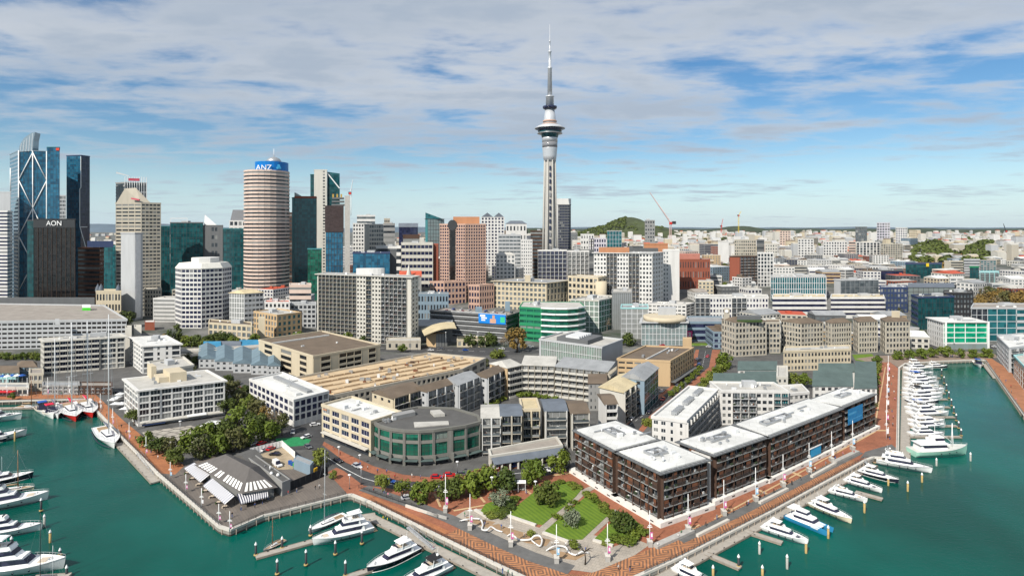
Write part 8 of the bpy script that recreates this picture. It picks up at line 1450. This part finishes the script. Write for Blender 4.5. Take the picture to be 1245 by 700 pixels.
# ------------------------------------------------------------------ people
skin=mat('skin',(.45,.27,.19),.6,.05);PT={}
CLO={k:mat(k+'_cloth',c,.85,.1,2)for k,c in dict(black=(.02,.02,.022),white=(.65,.64,.62),red=(.45,.03,.03),blue=(.04,.10,.30),grey=(.2,.2,.21),yellow=(.75,.62,.03),green=(.05,.2,.08),pink=(.6,.2,.3)).items()}
def person_mesh(step):
 vs=[(0,0,.93),(0,0,1.15),(0,.0,1.38),(0,0,1.50),(0,.02,1.62),(0,.02,1.74)];ra=[.15,.14,.17,.065,.10,.085];ed=[(0,1),(1,2),(2,3),(3,4),(4,5)]
 for s in(-1,1):
  o=len(vs);k=step*s;vs+=[(s*.09,0,.88),(s*.10,k*.18,.48),(s*.10,k*.26-.03,.08),(s*.11,k*.26+.12,.04)];ra+=[.10,.065,.045,.045];ed+=[(0,o),(o,o+1),(o+1,o+2),(o+2,o+3)]
  o=len(vs);vs+=[(s*.20,0,1.40),(s*.25,-k*.12,1.12),(s*.25,-k*.2+.06,.88),(s*.25,-k*.2+.09,.80)];ra+=[.065,.048,.036,.04];ed+=[(2,o),(o,o+1),(o+1,o+2),(o+2,o+3)]
 me=D.meshes.new('person');me.from_pydata(vs,ed,[]);ob=D.objects.new('person',me);COL.objects.link(ob);md=ob.modifiers.new('skin','SKIN');sv=me.skin_vertices[0].data if me.skin_vertices else None
 if sv is None:
  bm=bmesh.new();bm.from_mesh(me);bm.verts.layers.skin.verify();bm.to_mesh(me);bm.free();sv=me.skin_vertices[0].data
 for i,r_ in enumerate(ra):sv[i].radius=(r_,r_*(.75 if i<3 else 1));sv[i].use_root=(i==0)
 sb=ob.modifiers.new('sub','SUBSURF');sb.levels=sb.render_levels=1
 dg=bpy.context.evaluated_depsgraph_get();m2=D.meshes.new_from_object(ob.evaluated_get(dg));D.objects.remove(ob);return m2
PM=[person_mesh(s)for s in(0.0,.8)]
def person(px,py,top,bot,ang,label,z=3.1,step=1):
 k=(top,bot,step)
 if k not in PT:
  m=PM[step].copy();m.materials.clear();[m.materials.append(x)for x in(CLO[bot],CLO[top],skin,CLO['black'])]
  for p in m.polygons:c=p.center;p.material_index=3 if c.z>1.70 or(c.z>1.6 and c.y<-.03)or c.z<.07 else 2 if c.z>1.5 or(abs(c.x)>.2 and c.z<.95)else 1 if c.z>.95 else 0;p.use_smooth=True
  PT[k]=m
 q=P(px,py,z);o=D.objects.new('person',PT[k]);COL.objects.link(o);o.location=q;o.rotation_euler=(0,0,ang);tag(o,label,'person','people on the waterfront')
for a in((466,633,'yellow','black',1,'person in yellow high visibility jacket on the pontoon stage',.6),(471,635,'yellow','blue',2,'second person in yellow jacket on the pontoon stage',.6),(523,668,'white','black',.5,'person in white top and black trousers on the floating walkway',.6),(527,670,'pink','grey',1.5,'person in pink top on the floating walkway',.6),(611,697,'blue','blue',1,'person in blue clothes at the promenade bottom edge'),(618,699,'green','black',2,'person in green top at the promenade bottom edge'),(752,693,'white','black',1,'person in white top on the diamond paving left of the yellow poles'),(766,694,'black','blue',0,'person in black top on the diamond paving below the right poles'),(815,671,'black','grey',1,'person in black and grey walking the right promenade'),(846,667,'white','blue',2,'person in white top and blue trousers on the right promenade'),(895,643,'black','black',1,'person all in black at the promenade rail'),(938,615,'red','grey',0,'person in red top on the right promenade'),(971,599,'white','grey',1,'person in white and grey on the right promenade'),(1000,583,'blue','black',2,'person in blue top on the right promenade'),(487,566+8,'white','grey',1,'person in white top before the round green office'),(443,572,'red','black',2,'person in red top before the cream office'),(419,560,'white','blue',1,'person in white top under the cream office arcade'),(424,562.5,'white','black',1,'person in white and black under the cream office arcade'),(200,562,'red','blue',1,'person in red top on the orange brick walk'),(188,552,'white','grey',0,'person in white top on the orange brick walk'),(175,540,'black','grey',2,'person in black top on the orange brick walk'),(160,525,'grey','black',2,'person in grey top on the orange brick walk'),(333,611,'white','black',1,'person in white top on the wharf deck near the yachts'),(338,610,'black','grey',2,'person in black top on the wharf deck near the yachts'),(342,613,'pink','blue',0,'person in pink top on the wharf deck near the yachts'),(262,622,'red','grey',0,'person in red top at the left wharf edge'),(40,482,'white','blue',1,'person in white top on the far quay'),(112,490,'blue','grey',1,'person in blue top at the quay corner'),(1074,510,'black','blue',1,'person in black top on the straight quay walk'),(1084,488,'white','black',1,'person in white top on the straight quay walk'),(640,600,'grey','blue',1,'person in grey top at the white shelter'),(520,613,'red','black',1,'person in red top on the brick plaza left of the trees')):
 if not any(k in a[5]for k in('right promenade','brick walk','far quay','straight quay','wharf','promenade rail','round green','cream office','brick plaza','quay corner')):person(*a[:6],z=a[6]if len(a)>6 else 3.12)
rp=random.Random(9)
for phrase,path,n in(('on the right promenade, %s from the park',((795,668),(940,600),(1045,545)),18),('on the orange brick walk, %s from the corner',((110,486),(150,522),(212,572)),14),('on the far quay, %s from the left',((2,481),(98,480)),8),('on the brick plaza, %s from the left',((450,598),(500,609),(548,612)),9),('on the shop footpath, %s from the left',((400,546),(440,569),(480,580),(530,583),(590,573),(640,564)),16),('by the gravel beds, %s from the left',((560,625),(640,655),(730,676)),8),('on the straight quay, %s from the plaza',((1082,540),(1086,455)),9),('at the basin head, %s from the left',((1095,436),(1190,433)),8),('on the orange deck, %s from the left',((1202,440),(1244,492)),7),('on the restaurant wharf, %s from the left',((272,630),(330,608),(400,590)),9)):
 for i in range(n):
  t=(i+rp.uniform(.1,.9))/n*(len(path)-1);k=min(int(t),len(path)-2);a,c=path[k],path[k+1];t-=k;tp,bt=rp.choice(('black','white','red','blue','grey','white','black','green','pink')),rp.choice(('black','blue','grey','black'));person(a[0]+(c[0]-a[0])*t+rp.uniform(-4,4),a[1]+(c[1]-a[1])*t+rp.uniform(-1.5,1.5),tp,bt,rp.uniform(0,6),'person in %s top and %s trousers %s'%(tp,bt,phrase%ordw(i)),step=rp.randint(0,1))
# ------------------------------------------------------------------ markings, flyover and odds and ends
mark=mat('road_marking_paint',(.62,.62,.60),.8,.2,.8)
def dashes(name,pxs,w,dash,gap,z=3.13):
 pts=RP(3.0,*pxs);b=MB()
 for p,q in zip(pts,pts[1:]):
  L=(q-p).length;s=0
  while s<L-.2:b.wallbox(p,q,s,min(L,s+dash),-w/2,w/2,z-.02,z);s+=dash+gap
 tag(b.build(name,mark),kind='structure')
dashes('road_marking',[(392,552),(416,568),(441,581),(462,587),(492,591),(530,592),(562,588),(600,579),(640,574),(672,566)],.3,60,.01);dashes('road_marking',[(766,516),(794,497),(826,471),(854,446),(858,426)],.2,3,3);dashes('road_marking',[(330,414.5),(480,424),(600,427.5),(700,423),(760,417),(880,420.5),(1000,418.5),(1130,421)],.3,4,4)
pts=RP(9,(176,424),(200,427),(260,425),(330,420),(352,417));r=thing('flyover',(pts[0].x,pts[0].y,3),'grey concrete flyover road running behind the blue sheds','flyover')
part(r,'deck',conc,lambda b:[b.wallbox(p,q,0,(q-p).length,-4,4,7.8-.004*i,8.8-.004*i)for i,(p,q)in enumerate(zip(pts,pts[1:]))]);part(r,'parapet',concp,lambda b:[b.wallbox(p,q,0,(q-p).length,s,s+.3,8.78,9.7-.004*i)for i,(p,q)in enumerate(zip(pts,pts[1:]))for s in(-4.1,3.8)])
for p in pts:part(r,'pier',conc,lambda b:b.box(p.x-1,p.x+1,p.y-.8,p.y+.8,2.5,7.8))
trees([(2,436,2.6,4.5,'lime'),(9,437,2.8,5,'green'),(17,437,2.6,4.5,'lime'),(25,437,2.8,5,'green'),(33,437,2.6,5,'green'),(41,437,2.8,5.5,'lime'),(47,438,2.6,5,'green')],'green hedge tree behind the left corner restaurants, %s from the left','hedge behind the restaurants')
trees([(226,441,3,6,'olive'),(238,443,3,6,'dark'),(232,455,3,6,'olive'),(276,470,3.4,7,'dark'),(284,478,3,7,'olive'),(296,486,3,8,'dark'),(268,492,3.4,7,'dark'),(276,503,3.6,8,'dark')],'tree in the gap between the white hotel and the blue sheds, %s from the flyover','trees beside the white hotel')
for i,(px,py)in enumerate(((205,447),(212,446),(219,445),(140,478),(118,474),(126,474),(300,478),(292,473),(285,468),(334,553),(372,532),(356,526),(398,527))):
 car(('white','silver','grey','black','white','blue','white','red','silver','black','white','silver','grey')[i],px,py,.3+i,'car among the hotels and sheds behind the left quay, %s of those scattered there'%ordw(i),group='scattered cars')
[rm(o)for o in list(CARP.values())]
# ------------------------------------------------------------------ the air
m=D.materials.new('haze_air');m.use_nodes=True;n=m.node_tree.nodes;n.remove(n['Principled BSDF']);v=n.new('ShaderNodeVolumePrincipled');v.inputs['Color'].default_value=(.80,.90,1.0,1);v.inputs['Density'].default_value=1.3e-5;v.inputs['Anisotropy'].default_value=.2
m.node_tree.links.new(v.outputs[0],n['Material Output'].inputs['Volume']);b=MB();b.box(-32000,32000,-300,23000,-3,380);tag(b.build('haze',m),kind='stuff')
